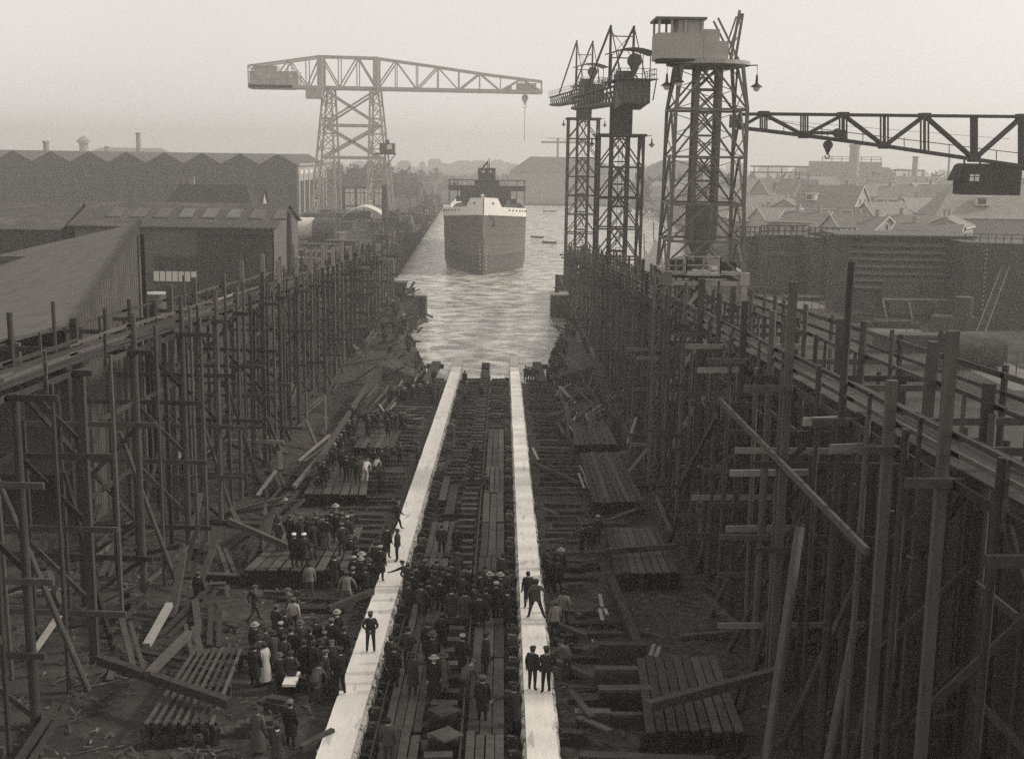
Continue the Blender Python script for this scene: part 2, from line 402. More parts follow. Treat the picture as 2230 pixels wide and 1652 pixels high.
# square capped blocks in the middle at the bottom of the picture
for px, py, lab in ((968, 1546, 'block capped with a square board set cornerwise, the farther of two'), (972, 1598, 'block capped with a square board set cornerwise, the nearer of two')):
    p = slip(px, py, .8); b = MB(); t = thing('capped_block', lab, 'block', (p.x, p.y, slip_z(p.y)))
    b.box((p.x, p.y, slip_z(p.y) + .35), (.9, .7, .8)); b.build('stack', 'wood', t)
    b = MB(); b.box((p.x, p.y, slip_z(p.y) + .79), (.85, .85, .07), R(40)); b.build('cap_board', 'wood2', t)

# planked gangways between the ways
def deck(xa, xb, ya, yb, n, h, lab, grp):
    ym = (ya + yb) / 2; t = thing('plank_gangway', lab, 'gangway', ((xa + xb) / 2, ym, slip_z(ym)), grp)
    wd = (xb - xa) / n
    for i in range(n):
        x = xa + wd * (i + .5); z = h + random.uniform(-.015, .015); e = random.uniform(-.35, .35)
        b = MB(); b.beam((x, ya + .02 + e * .3, slip_z(ya) + z), (x + random.uniform(-.03, .03), yb - .03 + e, slip_z(yb) + z), wd - random.uniform(.03, .06), .07); b.build('plank', 'wood2', t)
    for y in (ya + .6, yb - .6):
        b = MB(); b.box(((xa + xb) / 2, y, slip_z(y) + h / 2 - .04), (xb - xa, .2, h)); b.build('bearer', 'wood', t)
g = 'plank gangways between the launching ways'
y = 33.; i = 0
for L_ in (7.2, 7.6, 7.4, 7.8, 7.5, 7.9, 8.2, 8, 8.5):
    deck(-1.05, .25, y, y + L_, 3 if i % 3 else 4, .5, 'length of plank gangway beside the keel blocks on the tower crane side', g); y += L_; i += 1
y = 33.
for L_ in (7.4, 7.6, 7.2, 7.6, 7.4):
    deck(-3.95, -2.6, y, y + L_, 4, .5, 'length of plank gangway beside the keel blocks on the hammerhead crane side', g); y += L_
deck(-3.35, -2.75, 72, 80, 1, .55, 'narrow plank gangway beyond the wider gangway on the hammerhead crane side', g)
deck(-3.9, -3.4, 76, 83, 1, .5, 'single plank laid on the cross timbers beyond the crowd', g)
p0 = Vector((-1.22, 31, slip_z(31) + .62)); p1 = Vector((-1.22, 128, slip_z(128) + .62))
b = MB(); b.beam(p0, p1, .07, .12); tag(b.build('guide_rail', 'wood2'), 'long thin guide rail running down beside the keel blocks', 'rail')
p0 = Vector((-4.15, 31, slip_z(31) + .55)); p1 = Vector((-4.15, 62, slip_z(62) + .55))
b = MB(); b.beam(p0, p1, .06, .08); tag(b.build('guide_rail', 'wood2'), 'short guide rail along the outer gangway on the hammerhead crane side', 'rail')

# loose planks and beams on the slip
def plank(pa, pb, w, h, m, lab, name='loose_plank', grp='loose planks lying about the slipway'):
    b = MB(); a, c = Vector(pa), Vector(pb); b.beam(a, c, w, h); o = b.build(name, m); tag(o, lab, 'plank' if 'plank' in name else 'beam', grp); return o
def pl(ax, ay, bx, by, w, h, m, lab, ha=.25, hb=.25, name='loose_plank', grp='loose planks lying about the slipway'):
    return plank(on_ground(ax, ay, ha), on_ground(bx, by, hb), w, h, m, lab, name, grp)
BG = 'long squared beams leaning over the slipway sides'
pl(215, 1435, 500, 1531, .3, .34, 'wood2', 'long squared beam lying across the slatted platform in the near corner', 1.5, 1.25, 'squared_beam', BG)
pl(322, 1468, 412, 1378, .26, .26, 'wood2', 'shorter beam sloping up from the long beam on the near slatted platform', 1.55, 2.0, 'squared_beam', BG)
pl(498, 1134, 628, 1190, .26, .3, 'wood2', 'beam sloping down onto the middle slatted platform from the poles', 2.6, 1.5, 'squared_beam', BG)
pl(525, 1215, 600, 1105, .2, .2, 'wood2', 'thin strut rising beside the middle slatted platform', .5, 2.6, 'squared_beam', BG)
pl(715, 1325, 812, 1287, .24, .26, 'wood2', 'beam propped against the white way among the crowd', .7, .9, 'squared_beam', BG)
pl(655, 1630, 725, 1592, .2, .24, 'wood2', 'beam end at the foot of the white way in the near corner', .6, .7, 'squared_beam', BG)
pl(1412, 1537, 1692, 1463, .3, .34, 'wood2', 'long squared beam laid over the near slatted platform on the tower crane side', 1.5, 1.9, 'squared_beam', BG)
pl(1318, 1200, 1472, 1189, .26, .28, 'wood2', 'beam laid level across the middle platform on the tower crane side', 1.4, 1.4, 'squared_beam', BG)
pl(1330, 1262, 1392, 1412, .4, .4, 'wood2', 'thick timber lying down the slope beside the dark pit', .6, .6, 'squared_beam', BG)
pl(1195, 1352, 1275, 1385, .24, .24, 'wood', 'dark timber beside the striding man', .4, .4, 'squared_beam', BG)
pl(1210, 1440, 1300, 1482, .24, .24, 'wood', 'dark timber beside the crouching worker', .4, .4, 'squared_beam', BG)
pl(1165, 1010, 1262, 1052, .22, .22, 'wood', 'dark timber slanting away from the way at the broken white board', .4, .5, 'squared_beam', BG)
pl(1430, 1085, 1462, 1160, .16, .2, 'wood2', 'board leaning from the dark poles to the middle platform', 1.6, .8, 'squared_beam', BG)
pl(690, 1010, 800, 838, .3, .3, 'wood', 'long sloping timber behind the far crowd under the staging', 1.6, 1.0, 'squared_beam', BG)
pl(640, 1060, 690, 1000, .22, .24, 'pale', 'pale edged timber by the men at the staging foot', 1.2, 1.4, 'squared_beam', BG)
pl(745, 962, 840, 935, .3, .2, 'wood', 'dark timber by the far crowd at the pale boards', .5, .5, 'squared_beam', BG)
pl(575, 1290, 655, 1293, .22, .22, 'wood2', 'round log lying behind the striding man', .2, .2, 'squared_beam', BG)
whites = [(1306, 1293, 1311, 1320), (1317, 1325, 1322, 1337), (1306, 1325, 1312, 1350), (1416, 1428, 1424, 1402), (1428, 1430, 1436, 1408), (1160, 975, 1172, 1000), (1231, 916, 1252, 942), (1248, 918, 1256, 898), (1275, 897, 1282, 920),
          (1262, 1012, 1280, 1048), (1272, 1040, 1290, 1075), (1285, 1040, 1293, 1080), (1297, 1030, 1310, 1062), (1260, 1030, 1272, 1062), (1300, 1055, 1318, 1085), (1210, 862, 1222, 840), (1222, 848, 1244, 835), (1300, 985, 1318, 1030), (1315, 1000, 1330, 1035),
          (885, 905, 910, 903), (884, 892, 905, 890), (900, 912, 922, 909), (908, 818, 902, 832), (862, 865, 880, 842), (815, 893, 828, 908), (826, 880, 836, 895), (846, 895, 862, 876), (868, 842, 876, 828)]
for i, (ax, ay, bx, by) in enumerate(whites):
    pl(ax, ay, bx, by, .16, .05, 'pale', ('pale splintered board lying beside the tower crane side platforms', 'pale broken board among the debris near the far crowd')[ax < 1000], .75, .8)
greys = [(815, 878, 850, 838), (825, 888, 862, 842), (838, 896, 868, 858), (800, 865, 822, 838), (835, 858, 852, 832), (1280, 1010, 1330, 1095), (1295, 1015, 1345, 1090), (1330, 1030, 1400, 1100), (1245, 930, 1258, 962), (1215, 920, 1228, 945), (1235, 885, 1226, 920), (1300, 880, 1320, 940), (1288, 872, 1300, 935),
         (720, 1420, 745, 1500), (700, 1440, 690, 1500), (1180, 1105, 1215, 1120), (1160, 1180, 1230, 1172), (1185, 1060, 1240, 1065), (1330, 1130, 1395, 1105), (1355, 1165, 1400, 1160), (1240, 1500, 1290, 1560), (1260, 1560, 1330, 1590)]
for i, (ax, ay, bx, by) in enumerate(greys):
    pl(ax, ay, bx, by, .24, .07, 'wood2', ('grey board strewn on the slope at the foot of the tower crane side staging', 'grey board strewn on the slope at the foot of the staging by the far crowd')[ax < 1000], .55, .75)
plank(slip(629, 1492, .7), slip(640, 1464, .7), .5, .1, 'bright', 'bright white board standing out beside the crowd near the way', 'loose_plank')

# slatted platforms on trestles at both sides
PLATS = []
def platform(c, label, n, h=1.2, gap=.16, m='wood2'):
    """corners in the picture: far a, far b, near b, near a; planks run from far to near"""
    h *= .72; P = [slip(x, y, h) for x, y in c]
    PLATS.append((P, h)); ce = sum(P, Vector()) / 4; t = thing('slatted_platform', label, 'platform', (ce.x, ce.y, slip_z(ce.y)), 'slatted timber platforms beside the launching ways')
    for i in range(n):
        f = (i + .5) / n; a = P[0].lerp(P[1], f); c_ = P[3].lerp(P[2], f); wd = ((P[1] - P[0]).length + (P[2] - P[3]).length) / 2 / n
        d = (a - c_).normalized() * random.uniform(-.15, .2)
        b = MB(); b.beam(a + d, c_ + d * random.uniform(-1, 1) + Vector((0, 0, random.uniform(-.02, .02))), max(.08, wd - gap), .07); b.build('plank', m, t)
    for k in (.06, .5, .94):
        a = P[0].lerp(P[3], k); c_ = P[1].lerp(P[2], k); b = MB(); b.beam(a - Vector((0, 0, .15)), c_ - Vector((0, 0, .15)), .2, .2); b.build('bearer', 'wood', t)
        for q in (a.lerp(c_, .05), a.lerp(c_, .95)):
            b = MB(); b.beam(q - Vector((0, 0, .24)), Vector((q.x, q.y, slip_z(q.y) - .1)), .18); b.build('trestle_leg', 'wood', t)
    for f in (.0, .2, .42, .63, .83, 1.):
        q = P[3].lerp(P[2], f) + Vector((0, .1, 0)); b = MB(); b.beam(q - Vector((0, 0, .12)), Vector((q.x + random.uniform(-.25, .25), q.y + random.uniform(-.1, .5), slip_z(q.y) - .1)), random.uniform(.14, .24)); b.build('trestle_leg', 'wood', t)
    z0 = slip_z((P[2].y + P[3].y) / 2); b = MB(); b.beam(Vector((P[3].x + .2, P[3].y + .6, z0 + .35)), Vector((P[2].x - .3, P[2].y + .6, z0 + .45)), .12, .26); b.build('cross_log', 'wood', t)
platform([(420, 1412), (532, 1412), (470, 1578), (306, 1578)], 'wide slatted platform of grey planks under a long beam in the near corner', 8)
platform([(632, 1148), (790, 1150), (760, 1242), (528, 1242)], 'slatted platform where people stand in the middle of the crowd side', 9, 1.3, .08)
platform([(690, 1030), (802, 1032), (800, 1078), (660, 1076)], 'small slatted platform behind the crowd with a sloping board', 7, 1.2, .06)
platform([(792, 940), (872, 940), (858, 975), (768, 975)], 'distant low platform beyond the men in white overalls', 6, 1., .05)
platform([(1385, 1430), (1560, 1430), (1622, 1590), (1405, 1592)], 'wide slatted platform of worn planks on the tower crane side, nearest the camera', 9, 1.2, .06)
platform([(1318, 1150), (1432, 1150), (1478, 1245), (1338, 1250)], 'slatted platform with scattered scraps in the middle of the tower crane side', 8, 1.3, .05)
platform([(1262, 985), (1345, 985), (1405, 1092), (1290, 1095)], 'platform strewn with pale splinters at the foot of the dark poles', 8, 1.2, .05)
platform([(1245, 920), (1320, 920), (1345, 968), (1250, 968)], 'farthest platform of close planks at the foot of the dark poles', 8, 1.2, .04)

# boxes and blocks near the bottom on the tower crane side
for i, (px, py, sx, sy, sz, lab) in enumerate([(1355, 1450, 1.9, .5, .9, 'low timber box frame beside the near slatted platform, topmost of three'), (1340, 1500, 1.6, .5, .8, 'low timber box frame beside the near slatted platform, middle of three'), (1360, 1545, 1.9, .6, .8, 'low timber box frame beside the near slatted platform, nearest of three'), (1290, 1580, 1.2, .5, .5, 'short baulk on the mud near the camera'), (1385, 1580, 2., .35, .4, 'pale topped baulk lying at the edge of the near platform')]):
    p = slip(px, py); t = thing('timber_crib', lab, 'crib', p)
    b = MB(); b.box(p + Vector((0, 0, sz / 2)), (sx, sy, sz)); b.build('body', 'wood', t)
    b = MB(); b.box(p + Vector((0, 0, sz + .05)), (sx + .1, sy * .8, .1), random.uniform(-.05, .05)); b.build('cap', 'wood2', t)
for i, (px, py, s) in enumerate([(640, 1500, .5), (600, 1545, .5), (560, 1600, .6), (690, 1395, .4), (585, 1420, .4), (470, 1290, .5), (430, 1215, .6), (500, 1372, .3), (1250, 1290, .5), (1285, 1240, .4), (1230, 1400, .4), (1275, 1345, .4), (1300, 1430, .5), (1240, 1620, .5)]):
    p = on_ground(px, py); b = MB(); b.box(p + Vector((0, 0, s * .35)), (s * 2.4, s, s * .7), random.uniform(-.5, .5)); b.box(p + Vector((.1, 0, s * .85)), (s * 1.5, s * .7, s * .3), random.uniform(-.5, .5))
    tag(b.build('timber_offcut', 'wood2' if i % 2 else 'wood'), ('timber offcuts lying in the mud among the crowd', 'timber offcuts lying in the mud on the tower crane side')[px > 1100], 'timber', 'offcuts lying on the slipway mud')

# ------------------------------------------------------------------ timber stagings
def rail_l(y): return 19.8 - .0455 * y
def rail_r(y): return 20.1 - .048 * y
def part(name, m, t, fn, smooth=False):
    b = MB(); fn(b); return b.build(name, m, t, smooth)
def staging(side, rows_x, stations, railf, label, tops, ext):
    t = thing('timber_staging', label, 'staging', (rows_x[0], 60, gz(rows_x[0], 60)))
    s = side
    xf = rows_x[0]; xb = rows_x[1]; xe = rows_x[-1]
    n = len(stations); cnt = dict(pole=0)
    for i, y in enumerate(stations):
        zr = railf(y); nearw = 1.
        for k, x in enumerate(rows_x):
            yy = y + (.0, .25, .5)[k]; g_ = gz(x, yy) - .3
            top = tops.get((k, i)) or zr + random.uniform(.45, 1.3)
            if k == 2: top = zr - random.uniform(.2, 2.0)
            if cnt['pole'] >= 100: continue
            cnt['pole'] += 1
            lean = random.uniform(-.09, .09); ln2 = random.uniform(-.15, .15); r = random.uniform(.125, .165) * nearw
            sq = random.random() < .35
            if sq: part('pole', 'pole', t, lambda b: b.beam((x + lean, yy + ln2, g_), (x, yy, top), r * 2.0, r * 1.8, up=(0, 1, 0)))
            else: part('pole', 'pole', t, lambda b: b.cyl((x + lean, yy + ln2, g_), (x, yy, top), r * 1.15, r * .8, 9), True)
            if ext(y, k) and k < 2:
                part('pole_extension', 'white', t, lambda b: b.beam((x + s * .02, yy - .16, zr + random.uniform(-.4, .2)), (x + s * .02, yy - .16, zr + random.uniform(1.4, 2.3)), .30, .12, up=(0, 1, 0)))
        # cross beams on levels
        z = zr - 1.15; lev = 0
        while z > gz(xf, y) + 1.5 and lev < 4:
            if lev == 0 or random.random() < (.85 if s < 0 or y > 42 else (.35 if y > 26 else 0)):
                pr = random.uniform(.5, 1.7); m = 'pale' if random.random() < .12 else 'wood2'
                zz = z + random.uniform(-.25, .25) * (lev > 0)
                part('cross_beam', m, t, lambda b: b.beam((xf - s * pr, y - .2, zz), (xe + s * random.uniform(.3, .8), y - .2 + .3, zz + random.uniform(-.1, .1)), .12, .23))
            if i % 2 == lev % 2 or lev == 1:
                zl = max(gz(xf, y) + .3, z - 3.0)
                if i % 3: part('cross_brace', 'wood', t, lambda b: b.beam((xf, y + .2, zl), (xb, y + .3, z - .2), .10, .2))
                else: part('cross_brace', 'wood', t, lambda b: b.beam((xf, y + .2, z - .2), (xb, y + .3, zl), .10, .2))
            z -= random.uniform(2.9, 3.5); lev += 1
        if i == n - 1: break
        y2 = stations[i + 1]; zr2 = railf(y2)
        ym = (y + y2) / 2 + random.uniform(-.8, .8); lean = random.uniform(-.12, .12); rr = random.uniform(.075, .11)
        part('upright', 'pole', t, lambda b: b.cyl((xf + lean, ym, gz(xf, ym) - .3), (xf + .02, ym, railf(ym) + random.uniform(-1.2, .5)), rr * 1.2, rr, 7), True)
        if s > 0 or random.random() < .5: part('upright', 'pole', t, lambda b: b.cyl((xe + lean, ym + .8, gz(xe, ym) - .3), (xe, ym + .8, railf(ym) - random.uniform(.2, 4)), rr * 1.2, rr, 7), True)
        part('upright', 'pole', t, lambda b: b.cyl((xb + lean * 1.5, ym + 1.2, gz(xb, ym) - .3), (xb, ym + 1.2, railf(ym) + random.uniform(-.5, 1.3)), rr * 1.2, rr, 7), True)
        if y > 60: part('slender_pole', 'pole', t, lambda b: b.cyl((xf + s * .15 + lean, ym - 1.6, gz(xf, ym) - .3), (xf + s * .1, ym - 1.6, railf(ym) + random.uniform(-.4, 1.5)), rr, rr * .8, 7), True)
        # walkway planks and rails of this bay
        def planks(b):
            m_ = 6
            for q in range(m_):
                x = xf + s * .5 + (xb - xf - s * .8) * (q + .5) / m_
                b.beam((x, y - .2, zr - .95 + random.uniform(0, .04)), (x + random.uniform(-.04, .04), y2 + .2, zr2 - .95 + random.uniform(0, .04)), abs(xb - xf) / m_ - .07, .06)
        part('walkway_planks', 'wood', t, planks)
        for k, x in enumerate(rows_x[:2]):
            for hgt in ((0., .45) if k == 0 else (0.,)):
                sag = random.uniform(-.06, .06)
                part('rail', 'wood2' if random.random() < .92 else 'pale', t, lambda b: b.beam((x + s * .2, y - .5, zr - hgt + sag), (x + s * .2, y2 + .4, zr2 - hgt + random.uniform(-.06, .06)), .06 if hgt else .09, .13))
            ym = (y + y2) / 2; zm = (zr + zr2) / 2
            part('rail_post', 'wood2', t, lambda b: b.beam((x + s * .12, ym, zm - 1.5), (x + s * .12, ym, zm + .05), .1, .1))
        part('fascia_board', 'wood', t, lambda b: b.beam((xf + s * .24, y - .4, zr - 1.2), (xf + s * .24, y2 + .4, zr2 - 1.2), .07, .22))
        z = zr - 4.6
        for lv in range(2):
            if z - 3.4 * lv > gz(xf, y) + 1.5 and random.random() < .7:
                dz = random.uniform(-.3, .3)
                part('ledger', 'wood', t, lambda b: b.beam((xb - s * .12, y - .4, z - 3.4 * lv + dz), (xb - s * .12, y2 + .4, z - 3.4 * lv + dz + zr2 - zr), .09, .22))
        if i % 2 == 0 and i < n - 2:
            y3 = stations[i + 2]; lo = gz(xb, y) + .5; hi = zr - 1.4
            if i % 4: part('long_brace', 'wood', t, lambda b: b.beam((xb + s * .12, y, hi), (xb + s * .12, y3, lo + 1), .1, .24))
            else: part('long_brace', 'wood', t, lambda b: b.beam((xb + s * .12, y, lo), (xb + s * .12, y3, hi - .4), .1, .24))
    return t
ls = [35.5, 41.5, 48, 55.2, 63.5, 71.3, 77, 85.2, 91.5, 99.5, 107, 114, 121, 128, 135, 143, 151, 160, 170, 178, 186]
tl = {(0, 1): 16.6, (0, 2): 16.4, (0, 3): 17.9, (1, 3): 17.6, (0, 4): 17.7, (0, 20): 13.7, (0, 19): 14.0, (0, 18): 14.4}
staging(-1, [-16.4, -19.1, -21.8], ls, rail_l, 'tall timber staging of tarred poles beside the slipway, in front of the tin roofed sheds', tl, lambda y, k: 80 < y < 150 and random.random() < .8)
rp = [(2075, 720), (1943, 828), (1855, 570), (1728, 613), (1684, 676), (1622, 655), (1569, 637), (1528, 607), (1495, 614)]
rs = []; tr = {}
for i, (px, py) in enumerate(rp):
    q = atx(px, py, 10.4); rs.append(q.y); tr[(0, i)] = q.z
rs = [21.8] + rs; tr = {(k, i + 1): v for (k, i), v in tr.items()}
y = rs[-1] + 6.5
while y < 205: rs.append(y); y += 6.6 if y < 130 else 7.6
for i, (px, py) in enumerate([(2156, 835), (2035, 742), (1954, 650), (1886, 720), (1822, 648), (1787, 652), (1675, 637)]): 
    q = atx(px, py, 13.1); tr[(1, i + 2)] = min(q.z, rail_r(rs[i + 2]) + 1.3)
ST = staging(1, [10.4, 13.1, 15.7], rs, rail_r, 'tall timber staging of tarred poles beside the slipway, around the three tower cranes', tr, lambda y, k: False)
part('long_brace', 'wood2', ST, lambda b: b.beam(atx(1569, 872, 10.1), atx(1890, 1202, 10.1), .12, .23))
part('long_brace', 'wood', ST, lambda b: b.beam(atx(1480, 1060, 10.1), atx(1560, 905, 10.1), .12, .26))
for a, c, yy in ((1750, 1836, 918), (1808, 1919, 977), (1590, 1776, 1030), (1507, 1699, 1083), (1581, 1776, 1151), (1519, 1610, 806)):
    e0 = atx(a, yy, 9.4); e1 = aty(c, yy, e0.y); part('cross_beam', 'pale', ST, lambda b: b.beam(e0, Vector((e1.x, e0.y + .3, e0.z)), .1, .26))  # pale tone painted on these beams for the light on their faces
part('raking_prop', 'pole', ST, lambda b: b.cyl((8.9, 38.5, slip_z(38.5) - .2), (10.6, 42.5, 12.2), .2, .17, 9), True)
part('raking_prop', 'pole', ST, lambda b: b.cyl((9.2, 33.5, slip_z(33.5) - .2), (11, 36.5, 11.0), .17, .14, 9), True)
# second outer handrail with its own posts on the yard side of the staging
hr = thing('timber_handrail', 'outer plank handrail on short posts behind the tower crane side staging', 'handrail', (16.6, 50, gz(16.6, 50)))
for i in range(11):
    y0, y1 = 24 + i * 5.5, 24 + (i + 1) * 5.5
    part('rail', 'wood2', hr, lambda b: b.beam((16.6, y0, rail_r(y0) - .1), (16.6, y1 + .3, rail_r(y1) - .1), .09, .2))
    part('rail', 'wood', hr, lambda b: b.beam((16.65, y0, rail_r(y0) - .7), (16.65, y1 + .3, rail_r(y1) - .7), .07, .14))
    part('post', 'pole', hr, lambda b: b.cyl((16.75, y0 + .4, gz(16.7, y0) - .2), (16.75, y0 + .4, rail_r(y0) + .2), .15, .12, 8), True)
# clutter under and beside the stagings: leaning boards, stacked timbers, props
rn = random.Random(11)
def junk(n, fx, fy, lab, grp, long_=(1.5, 5)):
    for i in range(n):
        x, y = fx(), fy(); z = gz(x, y); a = rn.uniform(-.5, .5) + (math.pi / 2 if rn.random() < .25 else 0); l_ = rn.uniform(*long_) / 2; d = Vector((math.sin(a), math.cos(a), 0)) * l_
        up_ = rn.uniform(.0, .9) if rn.random() < .6 else rn.uniform(.9, 2.6)
        m = 'pale' if rn.random() < .07 else ('wood2' if rn.random() < .55 else 'wood')
        b = MB(); b.beam(Vector((x, y, z + .15)) - d, Vector((x, y, z + .15 + up_)) + d, rn.uniform(.16, .34), rn.uniform(.06, .24))
        if rn.random() < .5: b.beam(Vector((x + .4, y, z + .12)) - d, Vector((x + .3, y + .3, z + .1 + up_ * .7)) + d, rn.uniform(.16, .3), rn.uniform(.06, .2))
        tag(b.build('loose_timber', m), lab, 'timber', grp)
junk(52, lambda: rn.uniform(-16.5, -12.2), lambda: rn.uniform(84, 192), 'timbers strewn between the shed side staging and the slip edge', 'timbers strewn at the foot of the shed side staging')
junk(60, lambda: rn.uniform(-24, -15.5), lambda: rn.uniform(36, 120), 'timbers strewn on the bare ground under the shed side staging', 'timbers under the shed side staging')
junk(80, lambda: rn.uniform(8.6, 16), lambda: rn.uniform(34, 130), 'timbers strewn in the dark under the tower crane side staging', 'timbers under the tower crane side staging')
junk(36, lambda: rn.uniform(5.5, 10), lambda: rn.uniform(95, 142), 'timbers heaped at the slip edge below the tower cranes', 'timbers heaped below the tower cranes')
for st, s, xf, stat in ((bpy.data.objects['timber_staging'], -1, -16.4, ls), (ST, 1, 10.4, rs)):
    for i, y in enumerate(stat):
        if y > 135: continue
        if rn.random() < .75:
            x0 = xf - s * rn.uniform(.2, .8); g_ = gz(x0, y); z1 = g_ + rn.uniform(4, 9); yy = y + rn.uniform(1.5, 4)
            part('raking_prop', 'pole', st, lambda b: b.cyl((x0, yy, g_ - .2), (xf + s * .9, y + .3, z1), .13, .1, 7), True)
        x1 = xf + s * rn.uniform(1.0, 4.6); y1 = y + rn.uniform(2, 4); g_ = gz(x1, y1)
        part('inner_prop', 'wood', st, lambda b: b.beam((x1, y1, g_ - .2), (x1 + rn.uniform(-.2, .2), y1, (rail_l if s < 0 else rail_r)(y1) - rn.uniform(1.2, 5)), .2, .2, up=(0, 1, 0)))

# added board wall that makes the dark shade behind the tower crane side staging
bw_ = thing('board_wall', 'added dark board wall giving the shade behind the tower crane side staging', 'wall', (16.4, 80, 3.2))
for i in range(14):
    y0 = 16 + i * 8.6; y1 = y0 + 8.5
    part('panel', 'wood', bw_, lambda b: [b.beam((16.4 + random.uniform(-.02, .02), y0, gz(16.4, y0) - .3 + .25 + k * .5), (16.4 + random.uniform(-.02, .02), y1, gz(16.4, y1) - .3 + .25 + k * .5), .08, .47) for k in range(int((rail_r(y0) - 2.6 - gz(16.4, y0)) / .5))])
    part('stud', 'wood2', bw_, lambda b: b.beam((16.25, y0, gz(16.4, y0) - .3), (16.25, y0, rail_r(y0) - 2.4), .2, .2, up=(0, 1, 0)))
# chips and splinters trodden all over the floor
cb2 = MB(); rn = random.Random(23)
for i in range(13000):
    x = rn.uniform(-24, 16); y = 30 + 112 * rn.random() ** 1.3
    if abs(x - LX) < .7 or abs(x - RX) < .7: continue
    z = gz(x, y) + .07 + rn.uniform(0, .05); a = rn.uniform(0, 3.14); l_ = rn.uniform(.05, .2) if rn.random() < .85 else rn.uniform(.2, .7); w_ = rn.uniform(.015, .06); c, s_ = math.cos(a), math.sin(a); t_ = rn.uniform(-.04, .08)
    cb2.add([(x - c * l_ + s_ * w_, y - s_ * l_ - c * w_, z), (x + c * l_ + s_ * w_, y + s_ * l_ - c * w_, z + t_), (x + c * l_ - s_ * w_, y + s_ * l_ + c * w_, z + t_), (x - c * l_ - s_ * w_, y - s_ * l_ + c * w_, z)], [(0, 1, 2, 3)])
stuff(cb2.build('wood_chips', 'chips', loc=(0, 0, 0)))
junk(30, lambda: rn.uniform(-15.8, -12.4), lambda: rn.uniform(46, 84), 'timbers strewn on the ground before the nearer shed side staging', 'timbers before the shed side staging')
# ------------------------------------------------------------------ tower cranes
def railing(b, pts, h=1.0, w=.05, n=4):
    for a, c in zip(pts[:-1], pts[1:]):
        a, c = Vector(a), Vector(c)
        for hh in (h, h * .5): b.beam(a + Vector((0, 0, hh)), c + Vector((0, 0, hh)), w)
        for i in range(n + 1): p = a.lerp(c, i / n); b.beam(p, p + Vector((0, 0, h)), w)
def hook_block(name, t, p, r, m='steel'):
    """sheaves in a cheek block with a hook below"""
    p = Vector(p)
    hb = part(name, m, t, lambda b: (b.cyl(p + Vector((0, -r * .35, 0)), p + Vector((0, r * .35, 0)), r, n=14), b.prism([p + Vector((-r * .95, -r * .2, -.1 * r)), p + Vector((r * .95, -r * .2, -.1 * r)), p + Vector((.12 * r, -r * .2, -2.1 * r)), p + Vector((-.12 * r, -r * .2, -2.1 * r))], (0, 1, 0), r * .4)))
    OFF[hb.name] = OFF[t.name]
    pts = [p + Vector((r * .5 * math.sin(a), 0, -2.5 * r - r * .5 * math.cos(a) + r * .1)) for a in [R(d) for d in (170, 120, 60, 0, -60, -110)]]
    pts = [p + Vector((0, 0, -2 * r))] + [Vector((q.x, q.y, q.z)) for q in pts]
    part('hook', m, hb, lambda b: b.path(pts, r * .2))
    return hb
def tower(t, x, y, zb, zt, hw, m, prof=None, npan=8, wleg=.3):
    """four legs with bracing; prof = list of (z, half width)"""
    prof = prof or [(zb, hw), (zt, hw)]
    for sx in (-1, 1):
        for sy in (-1, 1):
            part('leg', m, t, lambda b: b.path([(x + sx * h, y + sy * h, z) for z, h in prof], wleg))
    for nm, (c0, c1) in {'a': ((-1, -1), (1, -1)), 'b': ((1, -1), (1, 1)), 'c': ((1, 1), (-1, 1)), 'd': ((-1, 1), (-1, -1))}.items():
        def f(b):
            for (z0, h0), (z1, h1) in zip(prof[:-1], prof[1:]):
                k = max(1, round((z1 - z0) / 3.3))
                lattice(b, (x + c0[0] * h0, y + c0[1] * h0, z0), (x + c1[0] * h0, y + c1[1] * h0, z0), (x + c0[0] * h1, y + c0[1] * h1, z1), (x + c1[0] * h1, y + c1[1] * h1, z1), k, .15, 'K')
        part('lattice', m, t, f)
def lamp(t, p, m='steel'):
    p = Vector(p)
    la = part('lamp', m, t, lambda b: (b.cyl(p + Vector((0, 0, .0)), p + Vector((0, 0, .55)), .1, .06, 8), b.cyl(p + Vector((0, 0, -.22)), p, .42, .12, 12)))
    OFF[la.name] = OFF[t.name]
    part('globe', 'lampglass', la, lambda b: b.loft([ring(p.x, p.y, p.z - .22 - .28 * math.sin(a), .24 * math.cos(a), .24 * math.cos(a), 10) for a in (0, .5, 1.0, 1.45)]), True)
